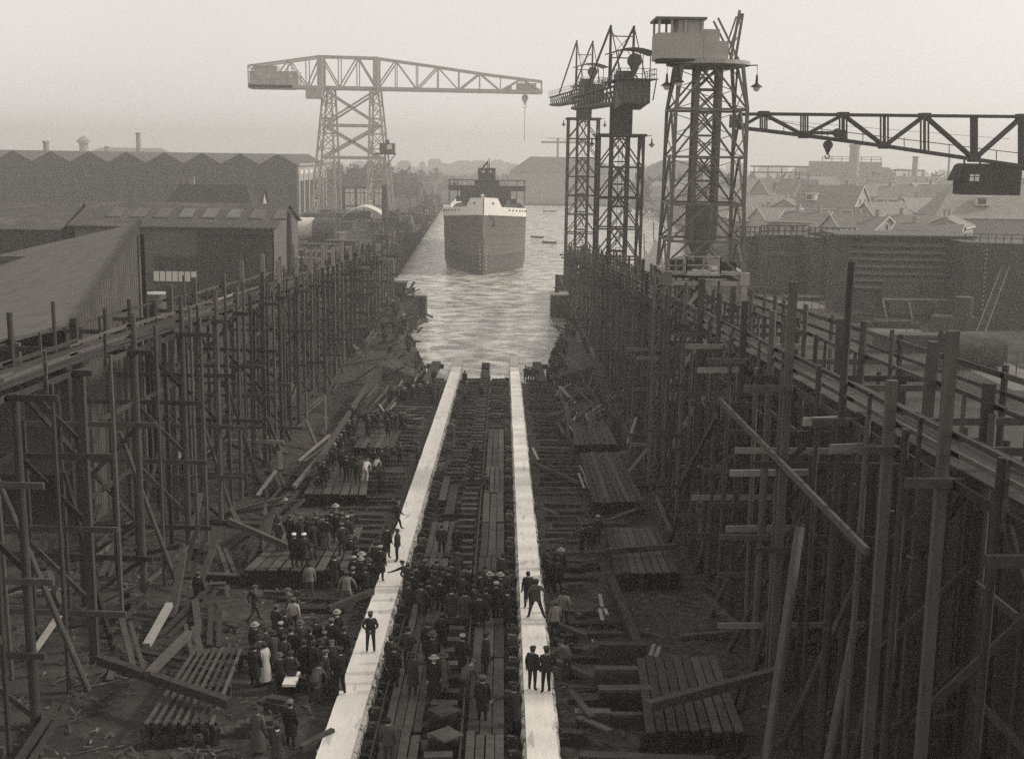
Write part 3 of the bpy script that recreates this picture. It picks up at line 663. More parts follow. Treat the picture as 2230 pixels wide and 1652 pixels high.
def hammer_crane(x, y, zp, label, ang, m, zb=2.8, ph=4.0, mh=8.6):
    """fixed tower with a turning post, a level jib and a counterweight house"""
    t = thing('tower_crane', label, 'crane', (x, y, zb), 'tower cranes along the slipway')
    hw = 2.5
    tower(t, x, y, zb, zp, hw, m)
    part('platform', m, t, lambda b: (b.box((x, y, zp + .12), (2 * hw + .7, 2 * hw + .7, .28))))
    # inner mast: two pairs of dark posts, braced
    for sx in (-1, 1):
        for sy in (-1, 1):
            part('mast_post', m, t, lambda b: b.beam((x + sx * .95, y + sy * .95, zb), (x + sx * .95, y + sy * .95, zp), .34))
    part('mast_lattice', m, t, lambda b: [lattice(b, (x - .95, y + s * .95, zb + 1), (x + .95, y + s * .95, zb + 1), (x - .95, y + s * .95, zp - .3), (x + .95, y + s * .95, zp - .3), 9, .12, 'X') for s in (-1, 1)])
    part('ladder', m, t, lambda b: [b.beam((x - .2 + dx, y - 1.15, zb + 1), (x - .2 + dx, y - 1.15, zp), .06) for dx in (0, .45)] + [b.beam((x - .2, y - 1.15, zb + 1 + .4 * i), (x + .25, y - 1.15, zb + 1 + .4 * i), .04) for i in range(int((zp - zb - 1) / .4))])
    # turning post
    zq = zp + ph
    tp = part('turning_post', 'steel', t, lambda b: b.box((x, y, (zp + zq) / 2 + .1), (2.3, 2.3, zq - zp)))
    part('post_frame', m, t, lambda b: [b.beam((x + a * 1.2, y - 1.22, zp + .3), (x + c * 1.2, y - 1.22, zq), .16) for a, c in ((-1, -1), (1, 1), (-1, 1), (1, -1))] + [b.beam((x - 1.2, y - 1.22, z), (x + 1.2, y - 1.22, z), .16) for z in (zp + .4, zq - .1)])
    # jib
    d = Vector((math.sin(ang), math.cos(ang), 0)); n = Vector((d.y, -d.x, 0)); c = Vector((x, y, zq))
    def J(f, s, z): return c + d * f + n * s + Vector((0, 0, z))
    for s in (-1.05, 1.05):
        def girder(b):
            b.beam(J(-3, s, .15), J(24, s, .35), .28, .3); b.beam(J(-3, s, 2.0), J(24, s, 1.6), .28, .22)
            for i in range(15):
                f0 = -2.6 + i * 1.85; z1 = 2.0 - .015 * (f0 + 3)
                b.beam(J(f0, s, .2), J(f0, s, z1), .12)
                if i < 14: b.beam(J(f0, s, .2), J(f0 + 1.85, s, z1 - .05), .12)
        part('jib_girder', m, t, girder)
    def soffit(b):
        for i in range(14): b.beam(J(-2 + i * 1.9, -1.05, .15), J(-2 + i * 1.9, 1.05, .15), .14); b.beam(J(-2 + i * 1.9, -1.05, .12), J(-.1 + i * 1.9, 1.05, .12), .1)
    part('jib_lattice', m, t, soffit)
    part('walkway_railing', m, t, lambda b: (railing(b, [J(-3, -1.5, 1.95), J(23, -1.5, 1.7)], .95, .05, 16), b.beam(J(-3, -1.3, 1.93), J(23, -1.3, 1.66), .5, .06)))
    # counterweight house towards the camera
    q = [J(-7.2, -1.5, -.1), J(-3.2, -1.5, -.7), J(-3.2, 1.5, -.7), J(-7.2, 1.5, -.1), J(-7.2, -1.5, 2.4), J(-3.2, -1.5, 2.4), J(-3.2, 1.5, 2.4), J(-7.2, 1.5, 2.4)]
    part('counterweight_house', 'steel2', t, lambda b: b.hexa(q))
    part('house_frame', m, t, lambda b: [b.beam(q[i], q[j], .16) for i, j in ((0, 4), (3, 7), (4, 7), (0, 3), (4, 5), (1, 5), (0, 5))] + [b.beam(q[4].lerp(q[7], k) - d * .04, q[0].lerp(q[3], k) - d * .04, .07) for k in (.25, .5, .75)])
    part('house_railing', m, t, lambda b: railing(b, [J(-3, 2.0, 2.4), J(-8.1, 2.0, 2.4), J(-8.1, -2.0, 2.4), J(-3, -2.0, 2.4)], 1.1, .06, 5))
    part('house_deck', m, t, lambda b: (b.beam(J(-8.2, 0, 2.42), J(1, 0, 2.42), 4.4, .1), b.beam(J(-8.1, 2.0, 2.3), J(-7.2, 1.9, 0.2), .1), b.beam(J(-8.1, -2.0, 2.3), J(-7.2, -1.9, .2), .1)))
    part('winch', 'steel', t, lambda b: (b.cyl(J(-1.2, -.9, 3.1), J(-1.2, .9, 3.1), .6, n=14), b.box(J(-2.6, 0, 3.0), (1.1, 1.6, 1.1), -ang), b.cyl(J(.4, -.7, 2.9), J(.4, .7, 2.9), .45, n=12)))
    for s in (-1.35, 1.35):
        ms = part('mast', m, t, lambda b: b.beam(J(.2, s, 1.9), J(.2, s, mh), .34, .34, up=(0, 1, 0), w1=.24)); OFF[ms.name] = OFF[t.name]
        part('tie_rod', m, t, lambda b: b.beam(J(.2, s, mh - .1), J(15.5, s * .8, 1.9), .2))
        part('back_stay', m, t, lambda b: b.beam(J(.2, s, mh - .1), J(-6.0, s, 2.5), .10))
    part('mast_crossbar', m, t, lambda b: [b.beam(J(.2, -1.35, z), J(.2, 1.35, z), .12) for z in (5.2, 7.6)] + [b.beam(J(.2, -1.35, 5.2), J(.2, 1.35, 8.2), .06), b.beam(J(.2, 1.35, 5.2), J(.2, -1.35, 8.2), .06)])
    # open roof over the winch with the spare pulley block hanging under it
    def roof(b):
        rs_ = []
        for k in range(7):
            a = -1 + k / 3; z = 5.75 - .55 * a * a
            rs_.append([J(-6.4, a * 2.5, z), J(-2.2, a * 2.5, z + .05), J(-2.2, a * 2.5, z + .17), J(-6.4, a * 2.5, z + .12)])
        b.loft(rs_)
        for f in (-6.0, -2.6):
            for s in (-1.8, 1.8): b.beam(J(f, s, 2.4), J(f, s, 5.4), .1)
    part('canopy', 'steel', t, roof)
    hook_block('pulley_block', t, J(-5.6, .1, 4.5), .8)
    for sx, sy in ((-1, -1), (1, -1)):
        part('lamp_arm', m, t, lambda b: b.beam((x + sx * hw, y + sy * hw, zp), (x + sx * (hw + .9), y + sy * (hw + .2), zp + .1), .07))
        lamp(t, (x + sx * (hw + .9), y + sy * (hw + .2), zp - .75))
    return t
hammer_crane(13.1, 213, 31.0, 'farthest of the three lattice tower cranes, its jib reaching out over the water', R(-9), 'steel', 2.8, 2.9, 9.9)
hammer_crane(13.3, 147, 27.3, 'middle one of the three lattice tower cranes, with a pulley block hanging from its canopy', R(-8), 'steel', 2.8, 3.6, 8.8)

# nearest tower crane: wider portal base, tapered tower, boarded cabin
x, y = 13.3, 84.5; zb = gz(13, 84)
t = thing('tower_crane', 'nearest tower crane with a boarded cabin on top and a bright portal at its foot', 'crane', (x, y, zb), 'tower cranes along the slipway')
zA, zB, zC, zD, zE = zb, 17.6, 22.0, 28.1, 30.9
prof = [(17.2, 2.55), (zC, 2.35), (zD, 2.3), (zE, 1.95)]
for sx in (-1, 1):
    for sy in (-1, 1):
        part('leg', 'steel4', t, lambda b: b.path([(x + sx * h, y + sy * h, z) for z, h in prof], .22))
        lp = part('portal_leg', 'steel3' if sx > 0 else 'steel4', t, lambda b: (b.beam((x + sx * 2.5, y + sy * 2.5, zb - .3), (x + sx * 2.55, y + sy * 2.55, 17.2), .42), b.box((x + sx * 2.55, y + sy * 2.55, 17.2), (.62, .62, .8))))  # sun side legs take the lighter paint, standing in for light on them
for c0, c1 in (((-1, -1), (1, -1)), ((1, -1), (1, 1)), ((1, 1), (-1, 1)), ((-1, 1), (-1, -1))):
    def f(b):
        for (z0, h0), (z1, h1) in zip(prof[:-1], prof[1:]):
            k = max(1, round((z1 - z0) / 3.1))
            lattice(b, (x + c0[0] * h0, y + c0[1] * h0, z0), (x + c1[0] * h0, y + c1[1] * h0, z0), (x + c0[0] * h1, y + c0[1] * h1, z1), (x + c1[0] * h1, y + c1[1] * h1, z1), k, .13, 'K' )
            lattice(b, (x + c0[0] * h0, y + c0[1] * h0, z0), (x + c1[0] * h0, y + c1[1] * h0, z0), (x + c0[0] * h1, y + c0[1] * h1, z1), (x + c1[0] * h1, y + c1[1] * h1, z1), k * 2, .05, 'Z', False)
    part('lattice', 'steel4', t, f)
    def g(b):
        for z0, z1 in ((13.4, 16.9), (9.5, 13.2), (4.5, 9.2)):
            p, q = Vector((x + c0[0] * 2.5, y + c0[1] * 2.5, z0)), Vector((x + c1[0] * 2.5, y + c1[1] * 2.5, z0)); r, s_ = p + Vector((0, 0, z1 - z0)), q + Vector((0, 0, z1 - z0)); m_ = (r + s_) / 2
            b.beam(p, m_, .24); b.beam(q, m_, .24); b.beam(r, s_, .3); b.beam(p, q, .18)
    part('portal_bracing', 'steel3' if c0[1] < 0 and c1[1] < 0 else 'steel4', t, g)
# square cage running down to the slip at the crane's inner foot
part('ladder_cage', 'steel4', t, lambda b: ([b.beam((x - 3.3 + dx, y - 2.6 + dy, zb), (x - 3.3 + dx, y - 2.6 + dy, 17.5), .1) for dx in (0, .7) for dy in (0, .7)], lattice(b, (x - 3.3, y - 2.6, zb), (x - 2.6, y - 2.6, zb), (x - 3.3, y - 2.6, 17.5), (x - 2.6, y - 2.6, 17.5), 14, .08, 'X')))
# central slewing column with its cone foot
part('column', 'steel4', t, lambda b: b.loft([ring(x, y, z, r, r, 14) for z, r in ((17.9, .25), (18.6, .55), (19.6, 1.08), (22.0, 1.12))]), True)
for a in range(4):
    cx_, cy_ = x + 1.05 * math.cos(R(45 + 90 * a)), y + 1.05 * math.sin(R(45 + 90 * a))
    part('column_post', 'steel4', t, lambda b: b.beam((cx_, cy_, 19.6), (cx_, cy_, zE), .3))
part('column_lattice', 'steel4', t, lambda b: [lattice(b, (x + 1.05 * math.cos(R(45 + 90 * a)), y + 1.05 * math.sin(R(45 + 90 * a)), 22), (x + 1.05 * math.cos(R(135 + 90 * a)), y + 1.05 * math.sin(R(135 + 90 * a)), 22), (x + 1.05 * math.cos(R(45 + 90 * a)), y + 1.05 * math.sin(R(45 + 90 * a)), zE), (x + 1.05 * math.cos(R(135 + 90 * a)), y + 1.05 * math.sin(R(135 + 90 * a)), zE), 6, .1, 'X') for a in range(4)])
part('pivot_platform', 'steel3', t, lambda b: (b.box((x, y, 17.55), (5.3, 5.3, .22)), b.box((x - .3, y - 2.9, 17.55), (2.2, 1.2, .16))))
part('platform_railing', 'steel3', t, lambda b: (railing(b, [(x - 1.4, y - 2.6, 17.6), (x - 1.4, y - 3.5, 17.6), (x + .8, y - 3.5, 17.6), (x + .8, y - 2.6, 17.6)], 1.1, .07, 2), railing(b, [(x - 2.5, y - 2.7, 17.6), (x - 1.5, y - 2.7, 17.6)], .9, .06, 2)))
part('pivot_bearing', 'steel', t, lambda b: (b.cyl((x, y, 17.6), (x, y, 18.1), .9, .5, 16), b.box((x - 1.5, y - 1.6, 18.0), (1.4, .9, .7)), b.box((x + 1.6, y - 1.4, 17.95), (1.1, .8, .6))))
part('ring_platform', 'steel3', t, lambda b: b.loft([ring(x, y, z, r, r, 24) for z, r in ((30.8, 2.0), (30.95, 2.75), (31.2, 2.75))]))
for sx, dx in ((-1, 2.9), (-1, 2.2), (1, 2.9)):
    yy = y - 1.9 - (.5 if dx < 2.5 else 0)
    part('lamp_arm', 'steel', t, lambda b: b.beam((x + sx * 1.9, y - 1.2, 30.9), (x + sx * dx, yy, 30.9), .07))
    lamp(t, (x + sx * dx, yy, 29.75 + .2 * (dx < 2.5)))
    part('lamp_arm', 'steel', t, lambda b: b.beam((x + sx * dx, yy, 30.9), (x + sx * dx, yy, 30.2), .03))
# cabin and superstructure
cx0, cx1 = x - 3.65, x - .7
cb = part('cabin', 'house', t, lambda b: (b.box(((cx0 + cx1) / 2, y - .9, 32.0), (cx1 - cx0, 3.0, 1.6)), [b.box((xx, yy, 33.2), (.14, .14, .9)) for xx in (cx0 + .1, cx0 + .9, (cx0 + cx1) / 2 + .3, cx1 - .1) for yy in (y - 2.35, y + .5)], b.box(((cx0 + cx1) / 2 + .6, y - .9, 33.2), (1.5, 2.7, .85)))); OFF[cb.name] = OFF[t.name]
part('cabin_roof', 'steel4', cb, lambda b: b.box(((cx0 + cx1) / 2, y - .9, 33.7), (cx1 - cx0 + .3, 3.4, .14)))
part('cabin_floor', 'steel', cb, lambda b: b.box(((cx0 + cx1) / 2 + .2, y - .9, 31.15), (cx1 - cx0 - .1, 3.1, .14)))
part('side_cabin', 'house', t, lambda b: (b.box((x + .15, y - 1.0, 31.75), (1.6, 2.4, 1.2)), b.box((x - .1, y - .8, 32.7), (1.0, 2.2, .8))))
for s in (-.9, .9):
    part('jib_strut', 'steel4', t, lambda b: (b.beam((x + 1.6 + s * .35, y + s, 31.1), (x + 2.05 + s * .3, y + s, 34.4), .16)))
    part('mast_stay', 'steel4', t, lambda b: (b.beam((x + 1.9, y + s, 31.2), (x + .4, y + s, 33.9), .12), b.beam((x + 1.0 , y + s, 31.2), (x + 1.9, y + s, 34.2), .1)))
part('jib_strut_bracing', 'steel4', t, lambda b: [b.beam((x + 1.3 + .14 * k, y - .9, 31.4 + k), (x + 1.95 + .14 * k, y + .9, 31.9 + k), .09) for k in range(3)])

# ------------------------------------------------------------------ jib reaching in from the edge, with its driver's cabin
Y = 115.
t = thing('jib_crane', 'dark lattice jib with a hanging hook and a small cabin slung under it', 'crane', (56, Y, 3.2))
def q(px, py): p = aty(px, py, Y); return p
T = [(1612, 249), (1665, 248), (1754, 249), (1839, 250), (1929, 251), (2017, 252), (2125, 253), (2230, 254)]
Bt = [(1612, 278), (1665, 284), (1754, 295), (1839, 306), (1929, 318), (2017, 331), (2125, 347), (2230, 362)]
tp_ = [q(*p) for p in T]; bt_ = [q(*p) for p in Bt]
ext = [(tp_[-1] + Vector((5 * k, 0, 0)), bt_[-1] + Vector((5 * k, 0, -.55 * k))) for k in (1, 2)]
tp_ += [e[0] for e in ext]; bt_ += [e[1] for e in ext]
for dy in (0, .9):
    D = Vector((0, dy, 0))
    part('top_chord', 'steel', t, lambda b: b.path([p + D for p in tp_], .3, .26))
    part('bottom_chord', 'steel', t, lambda b: b.path([p + D for p in bt_], .32, .3))
    def web(b):
        for i, (a, c) in enumerate(zip(tp_, bt_)):
            if i in (1, 2, 3, 4, 5):
                for e in (-.2, .2): b.beam(a + D + Vector((e, 0, 0)), c + D + Vector((e, 0, 0)), .13)
            elif i > 5: b.beam(a + D, c + D, .3)
        for i in range(len(tp_) - 1):
            a, c = (bt_[i], tp_[i + 1]) if i % 2 == 0 else (tp_[i], bt_[i + 1])
            b.beam(a + D, c + D, .22)
        for p in tp_[1::2] + bt_[2::2]: b.box(p + D, (.9, .08, .5))
    part('web_lattice', 'steel', t, web)
part('chord_ties', 'steel', t, lambda b: [b.beam(p, p + Vector((0, .9, 0)), .14) for p in tp_ + bt_] + [b.beam(bt_[i], bt_[i + 1] + Vector((0, .9, 0)), .1) for i in range(9)])
part('walkway_railing', 'steel', t, lambda b: [b.beam(q(1665, 259), q(1800, 283), .05), b.beam(q(1800, 283), q(2230, 335), .07)] + [b.beam(q(px, 259 + (px - 1665) * .135), q(px, 287 + (px - 1665) * .14), .06) for px in (1707, 1790, 1879, 1969, 2067, 2170)])
part('nose_block', 'steel', t, lambda b: b.box(q(1606, 264) + Vector((0, 1, 0)), (.75, 2.2, 1.1)))
part('trolley_beam', 'steel', t, lambda b: (b.beam(q(1745, 289), q(1830, 290), .5, .3), b.cyl(q(1822, 290) + Vector((0, -.35, 0)), q(1822, 290) + Vector((0, -.15, 0)), .42, n=16), b.box(q(1837, 295), (.5, .5, .9))))
part('hoist_rope', 'rope', t, lambda b: (b.beam(q(1670, 261), q(2200, 303), .03), b.beam(q(1802, 292), q(1803, 312), .05)))
hook_block('hook_block', t, q(1803, 316), .42)
hook_block('small_hook', t, q(1602, 285) + Vector((0, .4, 0)), .18)
ca, cb_ = q(2100, 366), q(2178, 425)
cw = part('cabin', 'darkdoor', t, lambda b: (b.box(((ca.x + cb_.x) / 2 + .8, Y + 1, (ca.z + cb_.z) / 2), (cb_.x - ca.x + 1.8, 2.6, ca.z - cb_.z)),
    b.prism([q(2100, 360), q(2107, 356) , q(2260, 358), q(2260, 366), q(2097, 395), q(2083, 394)], (0, 1, 0), 2.6))); OFF[cw.name] = OFF[t.name]
for px in (2119, 2150):
    a = q(px, 387); part('window', 'bright' if px < 2130 else 'glass', cw, lambda b: (b.box(a + Vector((0, -.34, 0)), (.85 if px < 2130 else .5, .05, .6 if px < 2130 else .28))))
    part('window_bar', 'darkdoor', cw, lambda b: (b.box(a + Vector((0, -.37, 0)), (.06, .05, .62)), b.box(a + Vector((0, -.37, .1)), (.87, .05, .05))))
part('cabin_hanger', 'steel', t, lambda b: [b.beam(q(px, 344 + (px - 2098) * .15), q(px, 362), .14) for px in (2100, 2134, 2162, 2200)])
part('tower_column', 'steel', t, lambda b: (b.beam((57, Y + 1, 3), (57, Y + 1, 33), 2.2), b.box((57, Y + 1, 29.5), (4, 3.5, 5))))

# ------------------------------------------------------------------ the big pale hammerhead crane
Y = 400.
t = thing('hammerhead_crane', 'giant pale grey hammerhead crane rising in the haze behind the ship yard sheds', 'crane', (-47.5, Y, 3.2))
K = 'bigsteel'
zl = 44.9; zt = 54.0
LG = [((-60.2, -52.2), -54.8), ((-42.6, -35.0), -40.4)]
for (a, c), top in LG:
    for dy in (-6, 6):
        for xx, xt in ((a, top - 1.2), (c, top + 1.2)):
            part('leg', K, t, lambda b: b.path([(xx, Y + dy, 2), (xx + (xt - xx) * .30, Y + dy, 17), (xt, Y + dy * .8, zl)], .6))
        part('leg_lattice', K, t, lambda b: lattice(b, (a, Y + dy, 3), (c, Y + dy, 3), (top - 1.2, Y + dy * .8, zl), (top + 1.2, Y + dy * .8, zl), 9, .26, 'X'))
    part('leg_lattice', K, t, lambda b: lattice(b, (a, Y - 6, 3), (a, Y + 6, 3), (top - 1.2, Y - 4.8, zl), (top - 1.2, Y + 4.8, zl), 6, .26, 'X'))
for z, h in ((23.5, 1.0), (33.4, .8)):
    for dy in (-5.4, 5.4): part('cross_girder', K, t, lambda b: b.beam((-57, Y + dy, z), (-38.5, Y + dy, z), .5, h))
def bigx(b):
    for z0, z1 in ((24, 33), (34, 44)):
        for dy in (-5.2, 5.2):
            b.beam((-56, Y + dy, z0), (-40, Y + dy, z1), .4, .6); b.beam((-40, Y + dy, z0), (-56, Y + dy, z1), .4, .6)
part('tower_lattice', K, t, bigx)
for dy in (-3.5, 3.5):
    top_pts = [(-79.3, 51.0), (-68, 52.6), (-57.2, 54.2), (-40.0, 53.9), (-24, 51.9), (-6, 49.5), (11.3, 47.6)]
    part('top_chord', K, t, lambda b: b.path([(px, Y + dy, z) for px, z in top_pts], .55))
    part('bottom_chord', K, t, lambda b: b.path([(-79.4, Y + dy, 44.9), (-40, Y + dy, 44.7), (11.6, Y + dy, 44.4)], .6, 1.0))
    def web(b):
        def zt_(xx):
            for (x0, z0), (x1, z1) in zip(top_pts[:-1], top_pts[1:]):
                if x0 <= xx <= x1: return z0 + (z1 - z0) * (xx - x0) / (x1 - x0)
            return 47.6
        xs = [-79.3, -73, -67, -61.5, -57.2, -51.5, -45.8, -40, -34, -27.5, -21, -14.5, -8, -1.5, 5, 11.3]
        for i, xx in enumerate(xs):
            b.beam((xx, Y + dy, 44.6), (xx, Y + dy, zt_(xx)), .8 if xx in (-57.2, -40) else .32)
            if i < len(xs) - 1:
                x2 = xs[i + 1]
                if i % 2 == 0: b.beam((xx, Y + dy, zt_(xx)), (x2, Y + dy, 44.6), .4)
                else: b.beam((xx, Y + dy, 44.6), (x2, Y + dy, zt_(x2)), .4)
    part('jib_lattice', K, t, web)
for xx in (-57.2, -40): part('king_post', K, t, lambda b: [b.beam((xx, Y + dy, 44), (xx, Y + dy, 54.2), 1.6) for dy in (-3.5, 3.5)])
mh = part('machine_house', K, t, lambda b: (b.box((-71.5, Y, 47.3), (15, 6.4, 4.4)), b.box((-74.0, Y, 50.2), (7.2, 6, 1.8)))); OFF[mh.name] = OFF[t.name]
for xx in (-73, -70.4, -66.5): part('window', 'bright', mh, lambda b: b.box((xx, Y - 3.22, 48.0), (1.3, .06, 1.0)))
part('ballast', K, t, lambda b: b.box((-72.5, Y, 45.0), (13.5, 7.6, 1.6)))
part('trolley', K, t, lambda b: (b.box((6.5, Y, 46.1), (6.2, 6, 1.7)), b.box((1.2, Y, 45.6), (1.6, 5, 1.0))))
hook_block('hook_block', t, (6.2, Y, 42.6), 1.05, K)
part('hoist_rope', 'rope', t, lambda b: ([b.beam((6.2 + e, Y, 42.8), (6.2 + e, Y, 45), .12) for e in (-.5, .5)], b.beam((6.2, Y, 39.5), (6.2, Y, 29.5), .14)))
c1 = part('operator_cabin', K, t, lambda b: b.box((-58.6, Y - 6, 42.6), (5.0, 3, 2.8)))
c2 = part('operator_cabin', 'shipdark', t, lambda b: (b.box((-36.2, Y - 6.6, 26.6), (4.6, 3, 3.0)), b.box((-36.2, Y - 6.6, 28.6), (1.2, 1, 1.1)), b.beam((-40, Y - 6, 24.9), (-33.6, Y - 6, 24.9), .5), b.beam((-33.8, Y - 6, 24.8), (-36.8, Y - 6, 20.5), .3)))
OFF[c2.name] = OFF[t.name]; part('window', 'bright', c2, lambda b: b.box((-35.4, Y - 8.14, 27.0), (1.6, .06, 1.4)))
# ------------------------------------------------------------------ the launched ship
SX, SY = -4.2, 264.
t = thing('cargo_ship', 'newly launched cargo ship seen bow on, dark hull with a white forecastle band', 'ship', (SX, SY, 0))
LEN = 112.
def hb(s, z):      # half breadth
    fl = 24 - 8.5 * max(0, min(1, (z - 2) / 12)); B = 9.2
    u = max(0., min(1., s / fl))
    h = B * (1 - (1 - u) ** 1.75)
    if s > LEN - 22: h *= max(.12, math.sqrt(max(0, 1 - ((s - LEN + 22) / 22.5) ** 2)))
    if z < 1: h *= 1 - .1 * (1 - z) / 2
    return max(.10, h)
SS = [0, .5, 1, 1.6, 2.3, 3.0, 3.5, 4.1, 5.0, 6, 8, 10.5, 13, 16, 19, 22, 26, 32, 50, 80, 92, 98, 103, 107, 110, 112]
def rake(s, z): return -.9 * max(0, z - 4) / 12. * max(0, 1 - s / 12)
def shr(s, z): return -1.7 * min(1, s / 26) ** .8 * max(0, min(1, (z - 4) / 8.6))
def shell(zs, top=None):
    b = MB()
    for sg in (-1, 1):
        rows = []
        for s in SS:
            zz = [(z if z is not None else top(s)) for z in zs]
            rows.append([Vector((SX + sg * hb(s, z), SY + s + rake(s, z), z + shr(s, z))) for z in zz])
        b.loft(rows, cap=False, close=False)
    return b
bt = shell([-2, 0, 1.5, 3.2, 4.0]).build('bottom', 'boot', t, True)
hu = shell([4.0, 6, 8, 10, 12.6]).build('hull', 'hull', t, True)
btop = lambda s: 16.3 if s < 3.0 else (16.3 - (s - 3.0) * 1.6 if s < 4.1 else 14.5)
bk = shell([12.6, 13.6, None], btop).build('bulwark', 'bulwark', t, True)
part('stem_bar', 'plate2', t, lambda b: b.path([(SX, SY - .06, -1), (SX, SY - .06, 4), (SX, SY - .98, 16.3)], .14, .2))
def dk(b):
    rows = [[Vector((SX - hb(s, 13) + .05, SY + s, 13.2 + shr(s, 13))), Vector((SX + hb(s, 13) - .05, SY + s, 13.2 + shr(s, 13)))] for s in SS[1:]]
    b.loft(rows, cap=False, close=False)
part('deck', 'wood2', t, dk)
for sg in (-1, 1):
    for s in (6.2, 7.4, 8.7, 10.1, 11.5, 13, 14.6):
        p = Vector((SX + sg * hb(s, 13.9), SY + s + rake(s, 13.9), 13.9 + shr(s, 13.9)))
        part('porthole', 'shipdark', bk, lambda b: b.cyl(p - Vector((sg * .12, -.1, 0)), p + Vector((sg * .05, -.05, 0)), .2, n=10))
    s = 2.0; p = Vector((SX + sg * hb(s, 15.2), SY + s + rake(s, 15.2), 15.2 + shr(s, 15.2)))
    part('fairlead', 'shipdark', bk, lambda b: b.cyl(p - Vector((sg * .2, -.2, 0)), p + Vector((sg * .06, -.06, 0)), .24, n=10))
    s = 1.8; p = Vector((SX + sg * hb(s, 11.9), SY + s + rake(s, 11.9), 11.9))
    part('hawse_pipe', 'shipdark', hu, lambda b: (b.cyl(p - Vector((sg * .3, -.2, -.2)), p + Vector((sg * .12, -.12, -.1)), .38, .3, 12)))
    part('rubbing_strake', 'hull', t, lambda b: b.path([(SX + sg * (hb(s_, 12.6) + .04), SY + s_ + rake(s_, 12.6), 12.6 + shr(s_, 12.6)) for s_ in SS[2:18]], .14, .2))
for sg in (-1, 1):
    s = 2.4; z = 10.9; p = Vector((SX + sg * (hb(s, z) + .1), SY + s + rake(s, z), z + shr(s, z)))
    part('anchor', 'shipdark', t, lambda b: (b.beam(p + Vector((0, -.12, .9)), p + Vector((0, -.12, -.5)), .18), b.beam(p + Vector((-sg * .5, -.2, -.2)), p + Vector((sg * .6, .1, -.35)), .22)))
    for z in (6.2, 8.4, 10.4):
        part('plate_seam', 'boot', t, lambda b: b.path([(SX + sg * (hb(s_, z) + .015), SY + s_ + rake(s_, z) - .01, z + shr(s_, z)) for s_ in SS[1:17]], .04, .07))
    part('draught_mark', 'bulwark', t, lambda b: [b.box((SX + sg * (hb(.9, z) + .06), SY + .9 + rake(.9, z) - .12, z), (.18, .05, .28)) for z in (1.2, 2.0, 2.8, 3.6, 4.4, 5.2, 6.0)])
# bridge
BY = SY + 46
bz = 14.6
part('bridge_front', 'shipdark', t, lambda b: (b.box((SX - .3, BY + 3, 15.2), (12.4, 6, 2.6)), b.box((SX, BY + 3.4, 17.0), (6.0, 6, 3.4)), b.box((SX, BY + 2.2, 16.4), (18.6, 4.2, .25))))
part('wheelhouse', 'shipdark', t, lambda b: b.box((SX - .1, BY + 5, 20.2), (4.3, 4.5, 3.2)))
part('bridge_roof', 'shipdark', t, lambda b: (b.box((SX, BY + 2.2, 18.85), (19.2, 4.4, .2))))
part('bridge_dodger', 'canvas' if False else 'shipdark', t, lambda b: [b.box((SX + s * 6.2, BY + .1, 17.05), (6.6, .1, 1.05)) for s in (-1, 1)])
part('bridge_posts', 'shipdark', t, lambda b: [b.box((SX + xx, BY + .3, 16.2), (.22, .22, 5.2)) for xx in (-9.2, -7.2, 7.3, 9.2)])
for xx in (-.95, .75): part('light_lens', 'bulwark', t, lambda b: b.cyl((SX + xx, BY + 2.6, 20.9), (SX + xx, BY + 2.8, 20.9), .3, n=10))
part('mast', 'wood', t, lambda b: (b.cyl((SX + .5, BY + 1.0, 13), (SX + .5, BY + 1.0, 24.2), .2, .1, 8), b.cyl((SX + .1, BY + 4, 21.5), (SX + .1, BY + 4, 23.8), .12, .08, 8)))
part('flag', 'c_mid', t, lambda b: b.loft([[Vector((SX + .1 - .32 * k, BY + 4 + .08 * math.sin(k * 1.6), 23.6 - .35 * k)), Vector((SX + .1 - .32 * k, BY + 4.04 + .08 * math.sin(k * 1.6), 22.9 - .36 * k))] for k in range(5)], cap=False, close=False))
part('windlass', 'shipdark', t, lambda b: (b.box((SX, SY + 7, 14.5), (3, 1.4, 1.4)), b.cyl((SX - 2, SY + 7, 14.6), (SX + 2, SY + 7, 14.6), .55, n=10), [b.box((SX + xx, SY + 12, 14.4), (.5, .5, 1.6)) for xx in (-4, -3, 3, 4)]))
part('deck_clutter', 'shipdark', t, lambda b: [b.box((SX + random.uniform(-7, 7), SY + random.uniform(22, 40), 14.6), (random.uniform(.6, 2.5), 1, random.uniform(.8, 2.2))) for _ in range(16)])
part('funnel', 'shipdark', t, lambda b: b.cyl((SX, SY + 78, 14), (SX, SY + 78, 20.5), 1.6, 1.5, 16))

def rowboat(px, py, rz, L_, lab):
    p = atz(px, py, 0); tt = thing('rowing_boat', lab, 'boat', p); m = Matrix.Rotation(rz, 3, 'Z'); b = MB(); rows = []
    for k in range(9):
        u = k / 8 * 2 - 1; wd = .62 * (1 - abs(u) ** 2.6) + .03; sh = .5 + .18 * u * u
        rows.append([p + m @ Vector((u * L_ / 2, yy, zz)) for yy, zz in ((-wd, sh), (-wd * .75, .05), (0, -.12), (wd * .75, .05), (wd, sh), (wd * .85, sh - .02), (0, .12), (-wd * .85, sh - .02))])
    b.loft(rows); b.build('hull', 'wood', tt)
    for u in (-.25, .25): part('thwart', 'wood2', tt, lambda b: b.box(p + m @ Vector((u * L_ / 2, 0, .38)), (.22, 1.1, .05), rz))
rowboat(1197, 461, R(15), 6.5, 'small open boat out on the water beyond the ship')
rowboat(1170, 518, R(-25), 4.5, 'dark skiff alongside the ship, the farther of two close together')
rowboat(1196, 530, R(-20), 4.5, 'dark skiff alongside the ship, the nearer of two close together')
b = MB()
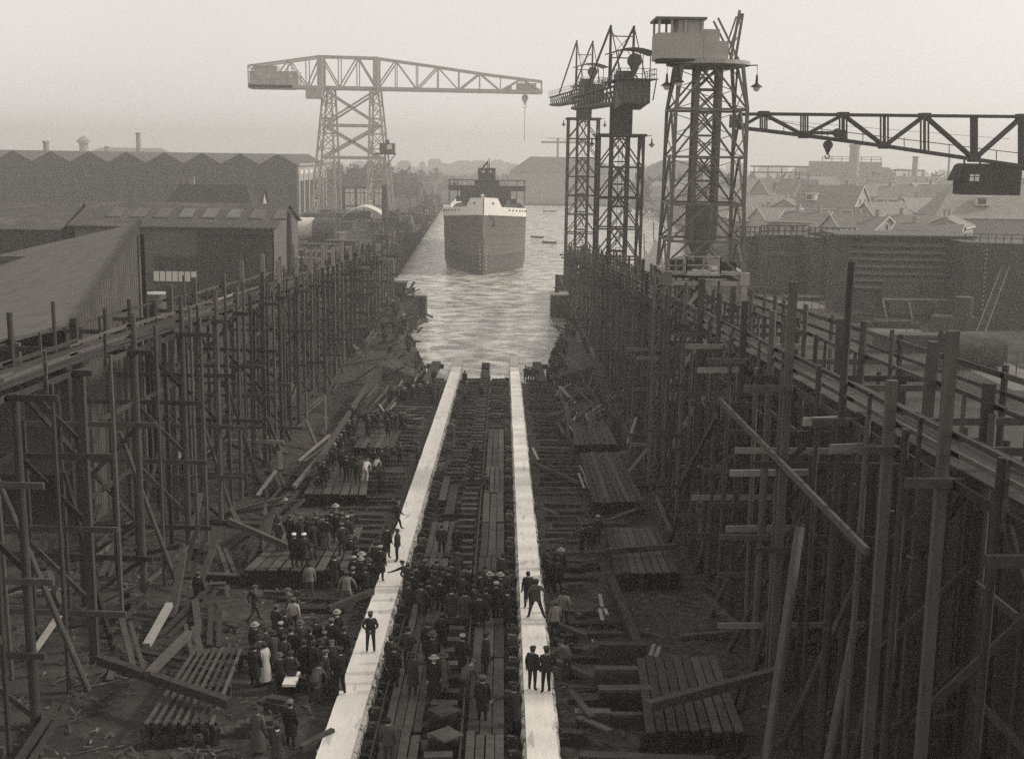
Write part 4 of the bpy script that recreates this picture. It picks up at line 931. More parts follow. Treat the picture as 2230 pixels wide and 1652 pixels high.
for i, (px, py) in enumerate([(1070, 604), (1076, 603), (1082, 601), (1092, 603), (1101, 600), (1112, 599), (1120, 597)]):
    p = atz(px, py, 0); b.beam(p + Vector((-.5, 0, .1)), p + Vector((.6, .3, .25)), .25, .18)
stuff(b.build('debris', 'pale'))

# ------------------------------------------------------------------ generic building with gable or hipped roof
def house(label, x, y, rz, L_, W_, z0, ze, zr, wm_='brick', rm='tile', hip=0., cat='house', name='house', group=None, chim=1, wins=(), dormer=None, over=.35, trim=True):
    m = Matrix.Rotation(rz, 3, 'Z'); c = Vector((x, y, 0))
    P = lambda u, v, z: c + m @ Vector((u, v, 0)) + Vector((0, 0, z))
    t = thing(name, label, cat, (x, y, z0), group)
    l, w_ = L_ / 2, W_ / 2
    hp = min(hip, l - .1)
    def wl(b):
        b.add([P(-l, -w_, z0), P(l, -w_, z0), P(l, w_, z0), P(-l, w_, z0), P(-l, -w_, ze), P(l, -w_, ze), P(l, w_, ze), P(-l, w_, ze)], [(3, 2, 1, 0), (0, 1, 5, 4), (1, 2, 6, 5), (2, 3, 7, 6), (3, 0, 4, 7)])
        if not hip:
            for s in (-1, 1): b.prism([P(s * l, -w_, ze), P(s * l, w_, ze), P(s * l, 0, zr - .12)], m @ Vector((-s, 0, 0)), .3)
    wo_ = part('wall', wm_, t, wl)
    e = over
    def rf(b):
        zo = ze - (zr - ze) / w_ * e
        for s in (-1, 1):
            a, bb = P(-l - e * (not hip), s * (w_ + e), zo), P(l + e * (not hip), s * (w_ + e), zo)
            if hip: a, bb = P(-l - e, s * (w_ + e), zo), P(l + e, s * (w_ + e), zo)
            r1, r2 = P(l - hp + e * (not hip), 0, zr), P(-l + hp - e * (not hip), 0, zr)
            d = Vector((0, 0, -.14))
            b.add([a, bb, r1, r2, a + d, bb + d, r1 + d, r2 + d], [(0, 1, 2, 3), (7, 6, 5, 4), (0, 4, 5, 1), (1, 5, 6, 2), (3, 2, 6, 7), (0, 3, 7, 4)])
        if hip:
            for s in (-1, 1):
                a, bb, r1 = P(s * (l + e), -w_ - e, zo), P(s * (l + e), w_ + e, zo), P(s * (l - hp), 0, zr); b.add([a, bb, r1], [(0, 1, 2)])
    ro = part('roof', rm, t, rf)
    for k in range(chim):
        u = (-.6 + 1.2 * k) * l * .8; part('chimney', 'brick', ro, lambda b: (b.box(P(u, .2, zr + .3), (.8, .6, 1.8), rz), b.box(P(u, .2, zr + 1.25), (.95, .75, .14), rz)))
    if trim:
        part('gutter', 'trim', t, lambda b: [b.beam(P(-l - .2, s * (w_ + e), ze - .35), P(l + .2, s * (w_ + e), ze - .35), .16, .28) for s in (-1, 1)])
        if not hip: part('barge_board', 'trim', t, lambda b: [b.beam(P(s * (l + e + .05), q * (w_ + e), ze - (zr - ze) / w_ * e), P(s * (l + e + .05), 0, zr), .08, .24) for s in (-1, 1) for q in (-1, 1)])
    for (f, u, z, ww, wh) in wins:     # face: 'g' gable end +u, 'h' gable end -u, 'f' front (-v)
        if f == 'f': p, sz, off_ = P(u, -w_ - .02, z), (ww, .08, wh), rz
        else: s = 1 if f == 'g' else -1; p, sz, off_ = P(s * (l + .02), u, z), (.08, ww, wh), rz
        fr = part('window', 'trim', wo_, lambda b: b.box(p, sz, off_))
        n_ = m @ (Vector((0, -1, 0)) if f == 'f' else Vector((1 if f == 'g' else -1, 0, 0)))
    # panes a little proud of their frames
        part('pane', 'glass', wo_, lambda b: b.box(p + n_ * .03, (sz[0] * .78 if f == 'f' else .08, sz[1] * .78 if f != 'f' else .08, wh * .82), off_))
    if dormer:
        u, dw, dh = dormer; zb_ = ze + (zr - ze) * .3; v0 = -w_ * .78
        dm = part('dormer', 'trim', ro, lambda b: (b.box(P(u, v0 + .6, zb_ + dh / 2), (dw, 1.6, dh), rz), b.box(P(u, v0 + .7, zb_ + dh + .08), (dw + .5, 2.2, .16), rz)))
        part('dormer_window', 'glass', ro, lambda b: b.box(P(u - dw * .12, v0 - .22, zb_ + dh * .52), (dw * .55, .06, dh * .7), rz))
    return t
def cyl_thing(name, label, cat, px, py_top, Y_, r, z0, m, n=12, r1=None):
    p = aty(px, py_top, Y_); tt = thing(name, label, cat, (p.x, Y_, z0)); part('shaft', m, tt, lambda b: b.cyl((p.x, Y_, z0), (p.x, Y_, p.z), r, r1 or r * .75, n), True); part('rim', m, tt, lambda b: b.cyl((p.x, Y_, p.z), (p.x, Y_, p.z + r * .5), (r1 or r * .75) * 1.2, n=n)); return p

# ------------------------------------------------------------------ left bank: the assembly hall
Yh = 452.; ZR = 24.0; BW = 13.4; x1 = -73.8; z0 = 3.0; ze = 20.3
t = thing('assembly_hall', 'long dark assembly hall with a row of equal gables and a pale open end', 'hall', (-150, Yh + 30, z0))
wallp = part('wall', 'hallwall', t, lambda b: b.box((x1 - 75, Yh + 35, (z0 + ze) / 2), (150, 70, ze - z0)))
for k in range(11):
    xa = x1 - BW * (k + 1); xb = x1 - BW * k; xm = (xa + xb) / 2
    part('gable', 'hallwall', t, lambda b: b.prism([(xa, Yh, ze), (xb, Yh, ze), (xm, Yh, ZR)], (0, 1, 0), .5))
    def rf(b):
        for a, c in ((xa, xm), (xm, xb)):
            za, zc = (ze, ZR) if a == xa else (ZR, ze)
            b.hexa([(a, Yh - .5, za), (c, Yh - .5, zc), (c, Yh + 70, zc), (a, Yh + 70, za), (a, Yh - .5, za + .3), (c, Yh - .5, zc + .3), (c, Yh + 70, zc + .3), (a, Yh + 70, za + .3)])
    part('roof', 'hallroof', t, rf)
    part('pilaster', 'hallwall', t, lambda b: b.box((xb - .3, Yh - .35, (z0 + ze) / 2), (.6, .7, ze - z0)))
    part('pilaster', 'hallwall', t, lambda b: b.box((xm, Yh - .2, (z0 + ze) / 2), (.4, .4, ze - z0)))
for z in (18.6, 13.2): part('sheeting_rail', 'hallroof', t, lambda b: b.box((x1 - 75, Yh - .15, z), (150, .3, .35)))
# dock side, its tone painted pale for the sun falling on it
part('side_wall', 'concrete', t, lambda b: (b.box((x1 + .2, Yh + 35, 17.6), (.5, 70, 5.6)), [b.box((x1 + .35, yy, 10), (.7, 2.2, 15)) for yy in (Yh + 1.2, Yh + 12, Yh + 24, Yh + 36, Yh + 48, Yh + 60, Yh + 69)], b.box((x1 + .5, Yh + 35, 20.6), (1.2, 71, .8))))
for yy in (Yh + 6.5, Yh + 18, Yh + 30, Yh + 42, Yh + 54): part('door_opening', 'darkdoor', t, lambda b: b.box((x1 + .1, yy, 8.5), (.5, 8.5, 11.5)))
part('clerestory', 'bright', t, lambda b: [b.box((x1 + .5, yy, 18), (.2, 6, 1.6)) for yy in (Yh + 7, Yh + 18, Yh + 30, Yh + 42, Yh + 54)])

# skyline behind the hall
def chimney(px, ytop, Yc, r, lab): cyl_thing('factory_chimney', lab, 'chimney', px, ytop, Yc, r, 1.2, 'brick', 12, r * .8)
chimney(100, 311, 560, 1.6, 'thick chimney standing above the far end of the gabled hall')
chimney(301, 292, 640, 1.5, 'thin tall chimney behind the gabled hall')
chimney(233, 322, 600, 1.3, 'stub of a low chimney over the gabled hall')
p = aty(182, 312, 900); tt = thing('water_tower', 'distant tower with a pointed cap above the gabled hall', 'tower', (p.x, 900, 1.2))
part('shaft', 'brick', tt, lambda b: b.cyl((p.x, 900, 1), (p.x, 900, p.z), 3.4, 3.2, 12)); part('tank', 'brick', tt, lambda b: b.cyl((p.x, 900, p.z), (p.x, 900, p.z + 2.0), 4.6, n=12)); part('cap', 'tile', tt, lambda b: b.cyl((p.x, 900, p.z + 2.0), (p.x, 900, p.z + 5.2), 4.6, .3, 12))
p = aty(285, 322, 800); house('long pale roof just showing above the gabled hall', p.x, 800, 0, 50, 14, 1.2, p.z - 3, p.z, 'brick2', 'tile', chim=0, cat='hall', name='hall', hip=6)

# skylight shed
A = aty(598, 491, 186); Bq = aty(154, 499, 186)
zs = 14.0; ex0, ex1 = -63.6, -34.0; ys_ = 186.
t = thing('workshop_shed', 'long low workshop with eight square roof lights in a tin roof', 'shed', (-49, 192, 3.2))
zrg = 16.9; yr = 197.
part('wall', 'board', t, lambda b: (b.box(((ex0 + ex1) / 2, ys_ + .2, 10.5), (ex1 - ex0, .4, 7.0)), b.box(((ex0 + ex1) / 2, (ys_ + 208) / 2, 7), (ex1 - ex0 - .4, 208 - ys_ - .6, 13.6))))
gw = part('gable_wall', 'darkdoor', t, lambda b: b.prism([(ex0 - .05, ys_, 3.2), (ex0 - .05, 208, 3.2), (ex0 - .05, 208, zs), (ex0 - .05, yr, zrg - .1), (ex0 - .05, ys_, zs)], (1, 0, 0), .3))
part('gable_wall', 'board', t, lambda b: b.prism([(ex1 - .25, ys_, 3.2), (ex1 - .25, 208, 3.2), (ex1 - .25, 208, zs), (ex1 - .25, yr, zrg - .1), (ex1 - .25, ys_, zs)], (1, 0, 0), .3))
def rf(b):
    for a, c in ((ys_ - .7, yr), (208.7, yr)):
        za = zs - .2; b.hexa([(ex0 - .6, a, za), (ex1 + .6, a, za), (ex1 + .6, c, zrg), (ex0 - .6, c, zrg), (ex0 - .6, a, za + .12), (ex1 + .6, a, za + .12), (ex1 + .6, c, zrg + .12), (ex0 - .6, c, zrg + .12)])
ro = part('roof', 'slate', t, rf)
sl_ = (zrg - zs + .2) / (yr - ys_ + .7)
def ribs(b):
    n = 44
    for i in range(n + 1):
        xx = ex0 - .5 + (ex1 - ex0 + 1.0) * i / n; b.beam((xx, ys_ - .7, zs - .02), (xx, yr, zrg + .16), .1, .1)
    b.beam((ex0 - .6, ys_ - .75, zs - .12), (ex1 + .6, ys_ - .75, zs - .12), .14, .16)
part('roof_rib', 'slate', ro, ribs)
for i in range(8):
    xx = ex0 + 4.0 + i * 3.55; ya, yb_ = ys_ + 3.2, ys_ + 7.4; za, zb_ = zs - .2 + sl_ * 3.9 + .35, zs - .2 + sl_ * 8.1 + .35
    sk = part('skylight', 'steel2', ro, lambda b: b.hexa([(xx, ya, za - .3), (xx + 2.1, ya, za - .3), (xx + 2.1, yb_, zb_ - .3), (xx, yb_, zb_ - .3), (xx, ya, za), (xx + 2.1, ya, za), (xx + 2.1, yb_, zb_), (xx, yb_, zb_)]))
    part('pane', 'corr' if i in (3, 4, 5) else 'steel2', ro, lambda b: b.hexa([(xx + .15, ya + .2, za - .1), (xx + 1.95, ya + .2, za - .1), (xx + 1.95, yb_ - .2, zb_ - .1), (xx + .15, yb_ - .2, zb_ - .1), (xx + .15, ya + .2, za + .04), (xx + 1.95, ya + .2, za + .04), (xx + 1.95, yb_ - .2, zb_ + .04), (xx + .15, yb_ - .2, zb_ + .04)]))
# lower front with big dark door and a strip of lit panes
ax = aty(428, 560, 184.6).x; bx_ = aty(580, 560, 184.6).x
part('sliding_door', 'darkdoor', t, lambda b: (b.box(((ax + bx_) / 2, 185.6, 8.0), (bx_ - ax, .3, 10.2)), b.box(((ax + bx_) / 2 + .3, 185.4, 13.2), (bx_ - ax + .8, .8, .5))))
px0 = aty(335, 560, 185); 
part('lower_wall', 'darkdoor', t, lambda b: b.box(((px0.x + ax) / 2 - .1, 185.7, 6.6), (ax - px0.x - .3, .3, 6.0)))
zc = aty(380, 602, 185.3).z
for i in range(7):
    xx = aty(340 + i * 13.6, 600, 185.3).x; part('pane', 'bright', t, lambda b: b.box((xx, 185.45, zc), (.78, .1, 1.45)))
part('window_frame', 'shipdark', t, lambda b: b.box((aty(381, 600, 185.5).x, 185.55, zc), (7.0, .1, 1.75)))
# neighbour shed at the edge
house('small shed with a dark gable at the edge beside the workshop with roof lights', -72.5, 196, 0, 14.0, 20, 3.2, 13.4, 16.8, 'darkdoor', 'slate', chim=0, cat='shed', name='shed', trim=False)
# hip roofed house behind
p = aty(460, 402, 236); house('dark hipped roof building standing behind the workshop with roof lights', p.x + .4, 236, 0, 16.5, 11, 3.2, 15.0, p.z, 'board', 'darkdoor', hip=2.2, cat='house', chim=1, trim=False)
p = aty(566, 410, 244); house('small pale gable poking out behind the dark hipped roof', p.x - 1.2, 241, 0, 5, 7, 3.2, 14.8, p.z + .3, 'brick2', 'slate', chim=0, trim=False)
# big boarded lean-to roof near the staging
A = Vector((-23.9, 82.5, 20.3)); B_ = Vector((-23.9, 69.0, 15.4)); Cc = aty(40, 545, 84.5); v = Cc - A
t = thing('lean_to_shed', 'big shed with a smooth sloping boarded roof and a corrugated end wall near the staging', 'shed', (-24, 76, 3.2))
Fp, Np = A + v * 2.2, B_ + v * 2.2
ro = part('roof', 'roofbig', t, lambda b: b.hexa([p - Vector((0, 0, .2)) for p in (B_, A, Fp, Np)] + [B_, A, Fp, Np]))
part('end_wall', 'corr', t, lambda b: b.prism([(-24.0, 82.5, 3.2), (-24.0, 69, 3.2), (-24.0, 69, 15.1), (-24.0, 82.5, 20.0)], (-1, 0, 0), .25))
part('corrugation', 'corr', t, lambda b: [b.cyl((-23.97, 69.2 + i * .45, 3.2), (-23.97, 69.2 + i * .45, 15.1 + (20.0 - 15.1) * (i * .45 + .2) / 13.5), .1, n=6) for i in range(30)])
part('barge_board', 'wood2', t, lambda b: b.beam(A + Vector((.12, 0, .1)), B_ + Vector((.12, 0, .1)), .2, .3))
part('rake_prop', 'wood', t, lambda b: [b.beam(A.lerp(B_, k) + Vector((.3, 0, -.2)), A.lerp(B_, k) + Vector((.3, .9, -2.6)), .12) for k in ()] + [b.beam((-23.6, 82.3, 3.4), (-23.6, 82.3, 19.6), .25)])
part('back_wall', 'board', t, lambda b: b.box((-33, 82.9, 10), (18, .3, 16)))
# pale drum and oil barrel near the wall
p = atz(344, 690, 3.2); q_ = aty(342, 652, 100)
tt = thing('storage_drum', 'upright pale drum beside the corrugated end wall', 'drum', (q_.x, 100, 3.2)); part('body', 'corr', tt, lambda b: b.cyl((q_.x, 100, 3.2), (q_.x, 100, aty(342, 640, 100).z), .95, n=18), True); part('lid', 'concrete', tt, lambda b: b.cyl((q_.x, 100, aty(342, 640, 100).z), (q_.x, 100, aty(342, 640, 100).z + .1), 1.0, n=18))

# aluminium-painted boiler and the dark drum beside it
p = atz(662, 524, 3.2)
def drum(name, lab, cat, xa, xb, yy, zc_, r, m, m2):
    tt = thing(name, lab, cat, ((xa + xb) / 2, yy, 3.2)); part('shell', m, tt, lambda b: b.cyl((xa, yy, zc_), (xb, yy, zc_), r, n=28), True)
    part('end_plate', m2, tt, lambda b: b.cyl((xa - .12, yy, zc_), (xa, yy, zc_), r * .93, n=28)); part('end_plate', m2, tt, lambda b: b.cyl((xb, yy, zc_), (xb + .12, yy, zc_), r * .93, n=28))
    part('strap', m, tt, lambda b: [b.cyl((xx - .08, yy, zc_), (xx + .08, yy, zc_), r * 1.015, n=28) for xx in (xa + .4, (xa + xb) / 2, xb - .4)], True)
    part('cradle', 'wood', tt, lambda b: [b.box((xx, yy, 3.2 + (zc_ - r * .6 - 3.2) / 2), (.5, r * 1.5, zc_ - r * .6 - 3.2)) for xx in (xa + .9, xb - .9)]); return tt
drum('steam_boiler', 'bright aluminium painted boiler drum lying in the yard', 'boiler', -51.8, -45.2, 300, 7.0, 2.75, 'boiler', 'boiler')
drum('steam_boiler', 'dark unpainted boiler drum lying next to the bright one', 'boiler', -44.9, -40.0, 299, 6.4, 3.1, 'plate', 'plate')
tt = thing('mooring_mast', 'dark tapering post standing by the bright boiler', 'post', (aty(630, 500, 170).x, 170, 3.2)); xq = aty(630, 500, 170).x
part('post', 'steel', tt, lambda b: b.cyl((xq, 170, 3.2), (xq, 170, aty(627, 466, 170).z), .55, .33, 10), True); part('cap', 'steel', tt, lambda b: b.cyl((xq, 170, aty(627, 466, 170).z), (xq, 170, aty(627, 458, 170).z), .42, .2, 8))

# house with white-curtained windows behind the big crane
xa, xb = aty(738, 420, 490).x, aty(850, 420, 490).x; zt_ = aty(795, 372, 494).z; ze_ = aty(795, 405, 490).z
house('dark hipped building with big white paned windows behind the big hammerhead crane', (xa + xb) / 2, 496, 0, xb - xa, 12, 3.2, ze_, zt_ + 1, 'darkdoor', 'slate', hip=4, cat='house', chim=1, trim=False)
yy = 489.7
t = thing('window_wall', 'row of tall white paned windows on the building behind the big hammerhead crane', 'windows', ((xa + xb) / 2, yy, ze_ - 8))
for px, wd in ((762, 3.6), (786, 3.0), (801, 3.2), (825, 3.0)):
    xx = aty(px, 430, yy).x; fz = aty(px, 429, yy).z
    part('casement', 'bright', t, lambda b: (b.box((xx, yy, fz), (wd, .2, 6.2)), b.box((xx, yy, fz - 5), (wd, .2, 2.4))))
    part('glazing_bar', 'hallroof', t, lambda b: (b.box((xx, yy - .12, fz + 1.6), (wd, .1, .25)), b.box((xx, yy - .12, fz), (.2, .1, 6.2))))
# canvas-roofed dome
p = atz(795, 463, 3.2); t = thing('canvas_shelter', 'pale rounded canvas roof beside the foot of the big hammerhead crane', 'tent', (p.x, 380, 3.2))
xx = aty(795, 455, 380).x
def cv(b):
    rows = []
    for k in range(11):
        a = -1 + k / 5; z = 9.3 - 2.9 * abs(a) ** 1.7; rows.append([Vector((xx + a * 6.2, 376, z)), Vector((xx + a * 6.2, 384, z + .4)), Vector((xx + a * 6.2, 384, z + .25)), Vector((xx + a * 6.2, 376, z - .15))])
    b.loft(rows)
part('roof', 'canvas', t, cv); part('support', 'wood', t, lambda b: [b.box((xx + a * 5.6, y_, 4.8), (.4, .4, 3.6)) for a in (-1, 1) for y_ in (376.5, 383.5)] + [b.box((xx, 380, 5.4), (3, 3, 4.6))])
# stern of a moored tug with funnel, and the dark sheds along the bank
t = thing('moored_barge', 'dark moored vessel with a round topped house at the quay edge', 'barge', (-30.5, 345, 0))
part('hull', 'plate', t, lambda b: b.loft([[Vector((-30.5 + sx * hw, 345 + v_, z)) for sx, z in ((-1, 4.4), (-.8, -.5), (.8, -.5), (1, 4.4))] for v_, hw in ((-9, .6), (-6, 2.4), (0, 3), (14, 3), (18, 1.6))]))
part('deckhouse', 'plate', t, lambda b: (b.box((-30.5, 350, 6), (4, 9, 3.6)), b.cyl((-32.2, 350, 7.8), (-28.8, 350, 7.8), 1.7, n=14)))
part('funnel', 'plate', t, lambda b: b.cyl((-32.6, 346, 6), (-32.6, 346, 16.5), .9, .8, 12))
def clutter(label, name, cat, x, y, sz, m, m2=None, rz=0.):
    tt = thing(name, label, cat, (x, y, gz(x, y)), 'yard stores along the quay'); z = gz(x, y)
    part('body', m, tt, lambda b: b.box((x, y, z + sz[2] / 2), sz, rz))
    part('roof', m2 or 'slate', tt, lambda b: b.box((x, y, z + sz[2] + .12), (sz[0] + .5, sz[1] + .5, .24), rz)); return tt
for i in range(34):
    y = random.uniform(212, 430); x = -23.5 - (y - 200) * .03 - random.uniform(1, 30)
    if abs(x + 46) < 8 and abs(y - 300) < 10: continue
    k = i % 3
    clutter(['low dark store shed in the crowded yard along the dock edge', 'grey tin roofed hut in the crowded yard along the dock edge', 'crate stack in the crowded yard along the dock edge'][k], ['store_shed', 'yard_hut', 'crate_stack'][k], ['shed', 'hut', 'crates'][k], x, y,
            (random.uniform(2, 7), random.uniform(2, 6), random.uniform(1.4, 4.2)), ['rust', 'board', 'wood2'][k], ['slate', 'corr', 'wood'][k], random.uniform(-.3, .3))
for i in range(46):
    y = random.uniform(196, 400); x = -22.5 - max(0, y - 240) * .04 - random.uniform(.4, 14); z = 3.2
    b = MB()
    for j in range(5): b.beam((x + random.uniform(-1, 1), y + random.uniform(-3, 0), z + .2 + .28 * (j // 2)), (x + random.uniform(-1, 1), y + random.uniform(2, 5), z + .2 + .28 * (j // 2) + random.uniform(-.1, .9)), .3, .26)
    tag(b.build('timber_pile', 'wood' if i % 3 else 'wood2'), 'heap of tumbled timbers on the quay of the dock', 'timber', 'timber heaps on the quay')
# fender timbers on the quay faces
for i in range(54):
    y = 142 + i * 1.0 if i < 52 else 0
    if y < 142 or y > 194: continue
    b = MB(); b.beam((-12.86, y, -1), (-12.86, y, 3.4 + random.uniform(-.2, .3)), .24, .3); tag(b.build('fender_pile', 'wood'), 'upright fender pile in the timber quay face by the boat shed side crowd', 'pile', 'fender piles of the quays')
for i in range(48):
    y = 142 + i * 1.9; b = MB(); b.beam((9.86, y, -1), (9.86, y, 3.4 + random.uniform(-.2, .3)), .3, .3); tag(b.build('fender_pile', 'wood'), 'upright fender pile in the timber quay face on the tower crane side', 'pile', 'fender piles of the quays')
for i in range(60):
    y = 257 + i * 5.9; x = -22 - (y - 255) * .0213 + .2; b = MB(); b.beam((x, y, -1), (x, y, 3.6 + random.uniform(-.3, .5)), .5, .4); tag(b.build('fender_pile', 'wood'), 'upright fender pile along the long dock edge beyond the slipway', 'pile', 'fender piles of the quays')
for X_, yy, lab in ((-13.4, 193.2, 'blunt timber dolphin block at the end of the quay by the crowd'), (9.2, 197, 'blunt timber dolphin block at the end of the quay under the tower cranes')):
    t = thing('dolphin', lab, 'dolphin', (X_, yy, -1)); part('body', 'rust', t, lambda b: b.box((X_, yy, 1.2), (3.2, 4.4, 4.6))); part('cap', 'concrete', t, lambda b: b.box((X_, yy, 3.6), (3.4, 4.6, .25)))
    part('bollard', 'steel', t, lambda b: (b.cyl((X_ - .6, yy + .6, 3.7), (X_ - .6, yy + .6, 4.4), .4, .34, 10), b.cyl((X_ - .6, yy + .6, 4.4), (X_ - .6, yy + .6, 4.55), .52, n=10)))
b = MB(); b.box((-17, 203, 1.5), (2.6, 3, 5.6)); b.box((-17, 203, 4.4), (3, 3.4, .3)); tag(b.build('mooring_block', 'rust'), 'tall square mooring block behind the quay end dolphin', 'block')
for xx, yy in ((-8.2, 139), (4.4, 139.5)):
    b = MB(); b.beam((xx, yy - 5, slip_z(yy - 5) + .2), (xx + (.6 if xx < 0 else -.3), yy + 5, .9), 1.0, .7); b.box((xx + .5, yy + 3.5, .9), (2.0, .5, .5)); tag(b.build('groundway_stub', 'wood'), ('broken timber groundway end sticking out of the water beside the way by the crowd', 'broken timber groundway end sticking out of the water on the tower crane side')[xx > 0], 'timber')

APR = []
for lab, pts in (('sloping timber apron where the dark throng stands at the slip mouth below the tower cranes', [(10.02, 176, 3.3), (8.6, 160, 3.1), (6.2, 148, 1.9), (5.2, 140, .9), (5.6, 136, .7), (10.02, 134, 2.6)]),
                 ('sloping timber apron at the slip mouth below the shed side quay', [(-13.02, 170, 3.3), (-12.2, 158, 3.2), (-10.6, 150, 1.8), (-8.8, 141, .7), (-9.4, 136, .7), (-13.02, 134, 2.4)])):
    t = thing('timber_apron', lab, 'apron', (pts[-1][0], 150, 0)); APR.append(pts)
    n = len(pts)
    part('planking', 'mud', t, lambda b: b.add([Vector(p) for p in pts] + [Vector((x, y, -3)) for x, y, z in pts], [tuple(range(n))] + [(i, (i + 1) % n, n + (i + 1) % n, n + i) for i in range(n)]))
    part('kerb_beam', 'wood2', t, lambda b: b.path([Vector(p) + Vector((0, 0, .12)) for p in pts[:-1]], .3, .26))
    part('fender', 'wood', t, lambda b: [b.beam(Vector(pts[k]).lerp(Vector(pts[k + 1]), f) - Vector((0, 0, 3)), Vector(pts[k]).lerp(Vector(pts[k + 1]), f) + Vector((0, 0, .5)), .28) for k in range(4) for f in (0, .33, .66)])

# tumbled timbers on the aprons and along the far dock edge
rn = random.Random(31)
for i in range(34):
    s_ = 1 if i % 2 else -1; y = rn.uniform(137, 172); x = (rn.uniform(6.5, 10) if s_ > 0 else rn.uniform(-13, -10.2)); z = .9 + max(0, (y - 137)) / 35 * 2.6 + (.9 if abs(x) > 8 + 2 * (s_ < 0) else 0)
    b = MB(); d = Vector((rn.uniform(-1, 1), rn.uniform(-1.5, 1.5), rn.uniform(-.2, .5)))
    b.beam(Vector((x, y, z)) - d, Vector((x, y, z)) + d, rn.uniform(.15, .35), rn.uniform(.1, .3)); tag(b.build('loose_timber', 'wood2' if rn.random() < .6 else 'wood'), ('tumbled timber on the apron at the slip mouth below the sheds', 'tumbled timber on the apron at the slip mouth below the tower cranes')[s_ > 0], 'timber', 'tumbled timbers at the slip mouth')
for i in range(40):
    y = rn.uniform(235, 600); x = -22 - max(0, y - 255) * .0213 - rn.uniform(.2, 5); b = MB()
    for j in range(3):
        h_ = rn.uniform(.8, 3.4); b.box((x + rn.uniform(-1.5, 1.5), y + rn.uniform(-3, 3), 3.2 + h_ / 2), (rn.uniform(.8, 3), rn.uniform(1, 5), h_), rn.uniform(-.4, .4))
    b.beam((x, y, 3.2), (x + rn.uniform(-1, 1), y, 3.2 + rn.uniform(3, 9)), .3); tag(b.build('goods_heap', rn.choice(['rust', 'wood', 'board', 'plate'])), 'heap of goods and posts along the dock edge beyond the slipway', 'goods', 'goods heaped along the dock edge')
# ------------------------------------------------------------------ right yard: ship sections under construction
def at_base(px, py): return atz(px, py, 3.2)
yC = 176.; xa, xb = aty(1836, 600, yC).x, aty(2092, 600, yC).x; zt = aty(1960, 515, yC).z
t = thing('hull_section', 'big ribbed steel hull section with horizontal ledges standing in the yard', 'ship section', ((xa + xb) / 2, yC + 4, 3.2))
def sec(b):
    pl_ = [(xa, yC + 9), (xa, yC + 4), (xa + 1.2, yC + 1.2), (xa + 4, yC), (xb, yC), (xb, yC + 9)]
    b.loft([[Vector((x, y, z)) for x, y in pl_] for z in (3.2, 7.5, zt)])
part('shell', 'plate2', t, sec)
zlo = aty(1960, 625, yC).z
for i in range(8):
    z = zt - .35 - (zt - zlo) * i / 7.2; e = random.uniform(-.1, .1)
    part('ledge', 'steel4', t, lambda b: b.loft([[Vector(p) for p in ((xa + .9, yC + .9, z - .1), (xa + .6, yC + .1, z), (xa + .9, yC + .8, z + .55))], [Vector(p) for p in ((xa + 4, yC + .1, z - .12), (xa + 4, yC - 1.0, z), (xa + 4, yC - .02, z + .6))], [Vector(p) for p in ((xb + .2 + e, yC + .1, z - .12), (xb + .5 + e, yC - 1.05, z), (xb + .2 + e, yC - .02, z + .6))]]))  # lighter tone stands in for sky light on the sloped ledge tops
part('deck_edge', 'plate', t, lambda b: (b.box(((xa + xb) / 2, yC + 4, zt + .1), (xb - xa + 2.6, 11, .3)), b.beam((xa - 5, yC - .5, zt + .25), (xa + 1, yC - .2, zt - .9), .8, .35)))
part('lower_plate', 'plate2', t, lambda b: (b.box((xb - 5.6, yC - 1.1, 6.6), (11.5, .3, 3.6), 0, R(-12)), b.box((xb - 5.2, yC - 2.1, 4.8), (10.5, .3, 2.2), 0, R(-25))))
part('plate_hole', 'darkdoor', t, lambda b: b.cyl((xb - 5.6, yC - 1.5, 7.4), (xb - 5.6, yC - 1.2, 7.4), .5, n=14))
part('door_frame', 'concrete', t, lambda b: [b.beam((xb - 11 + k * 3.6, yC - 3.2, 3.3), (xb - 11.6 + k * 3.6, yC - 2.6, 6.0), .2) for k in range(4)] + [b.beam((xb - 11.6, yC - 2.7, 6), (xb - .6, yC - 2.7, 6), .22)])
# dark bulwark to the edge of the picture with a rivet row and chequered ladder
yD = 168.; xa2, xb2 = aty(2098, 600, yD).x, aty(2330, 600, yD).x; ztD = aty(2140, 528, yD).z
t = thing('hull_section', 'very dark hull section with a row of bright rivets at the edge of the picture', 'ship section', ((xa2 + xb2) / 2, yD, 3.2))
part('shell', 'plate', t, lambda b: b.loft([[Vector(p) for p in ((xa2, yD + 10, z), (xa2, yD, z), (xb2, yD - 4, z), (xb2, yD + 10, z))] for z in (3.2, ztD)]))
part('rivet_row', 'concrete', t, lambda b: [b.box((aty(2143, 560, yD).x, yD - .8, ztD - .9 - k * .62), (.22, .1, .2)) for k in range(14)])
part('top_rail', 'plate', t, lambda b: railing(b, [(xa2, yD + .4, ztD), (xa2 + 6, yD - .2, ztD), (xb2, yD - 3.5, ztD)], 1.1, .08, 6))
def ladder(px0, py0, px1, py1, y0, y1, lab, wd=.7):
    a, c = aty(px0, py0, y0), aty(px1, py1, y1); s_ = Vector((wd, 0, 0)); tt = thing('ladder', lab, 'ladder', a)
    for e in (0, 1): part('stile', 'wood2', tt, lambda b: b.beam(a + s_ * e, c + s_ * e, .12))
    n = int((c - a).length / .55)
    for i in range(1, n): part('rung', 'wood2', tt, lambda b: b.beam(a.lerp(c, i / n), a.lerp(c, i / n) + s_, .09))
ladder(2124, 728, 2182, 580, 140, 166, 'long ladder leaning on the very dark hull section', 1.0)
ladder(1785, 655, 1797, 505, 183, 183, 'ladder standing against the end of the ribbed hull section', 1.6)
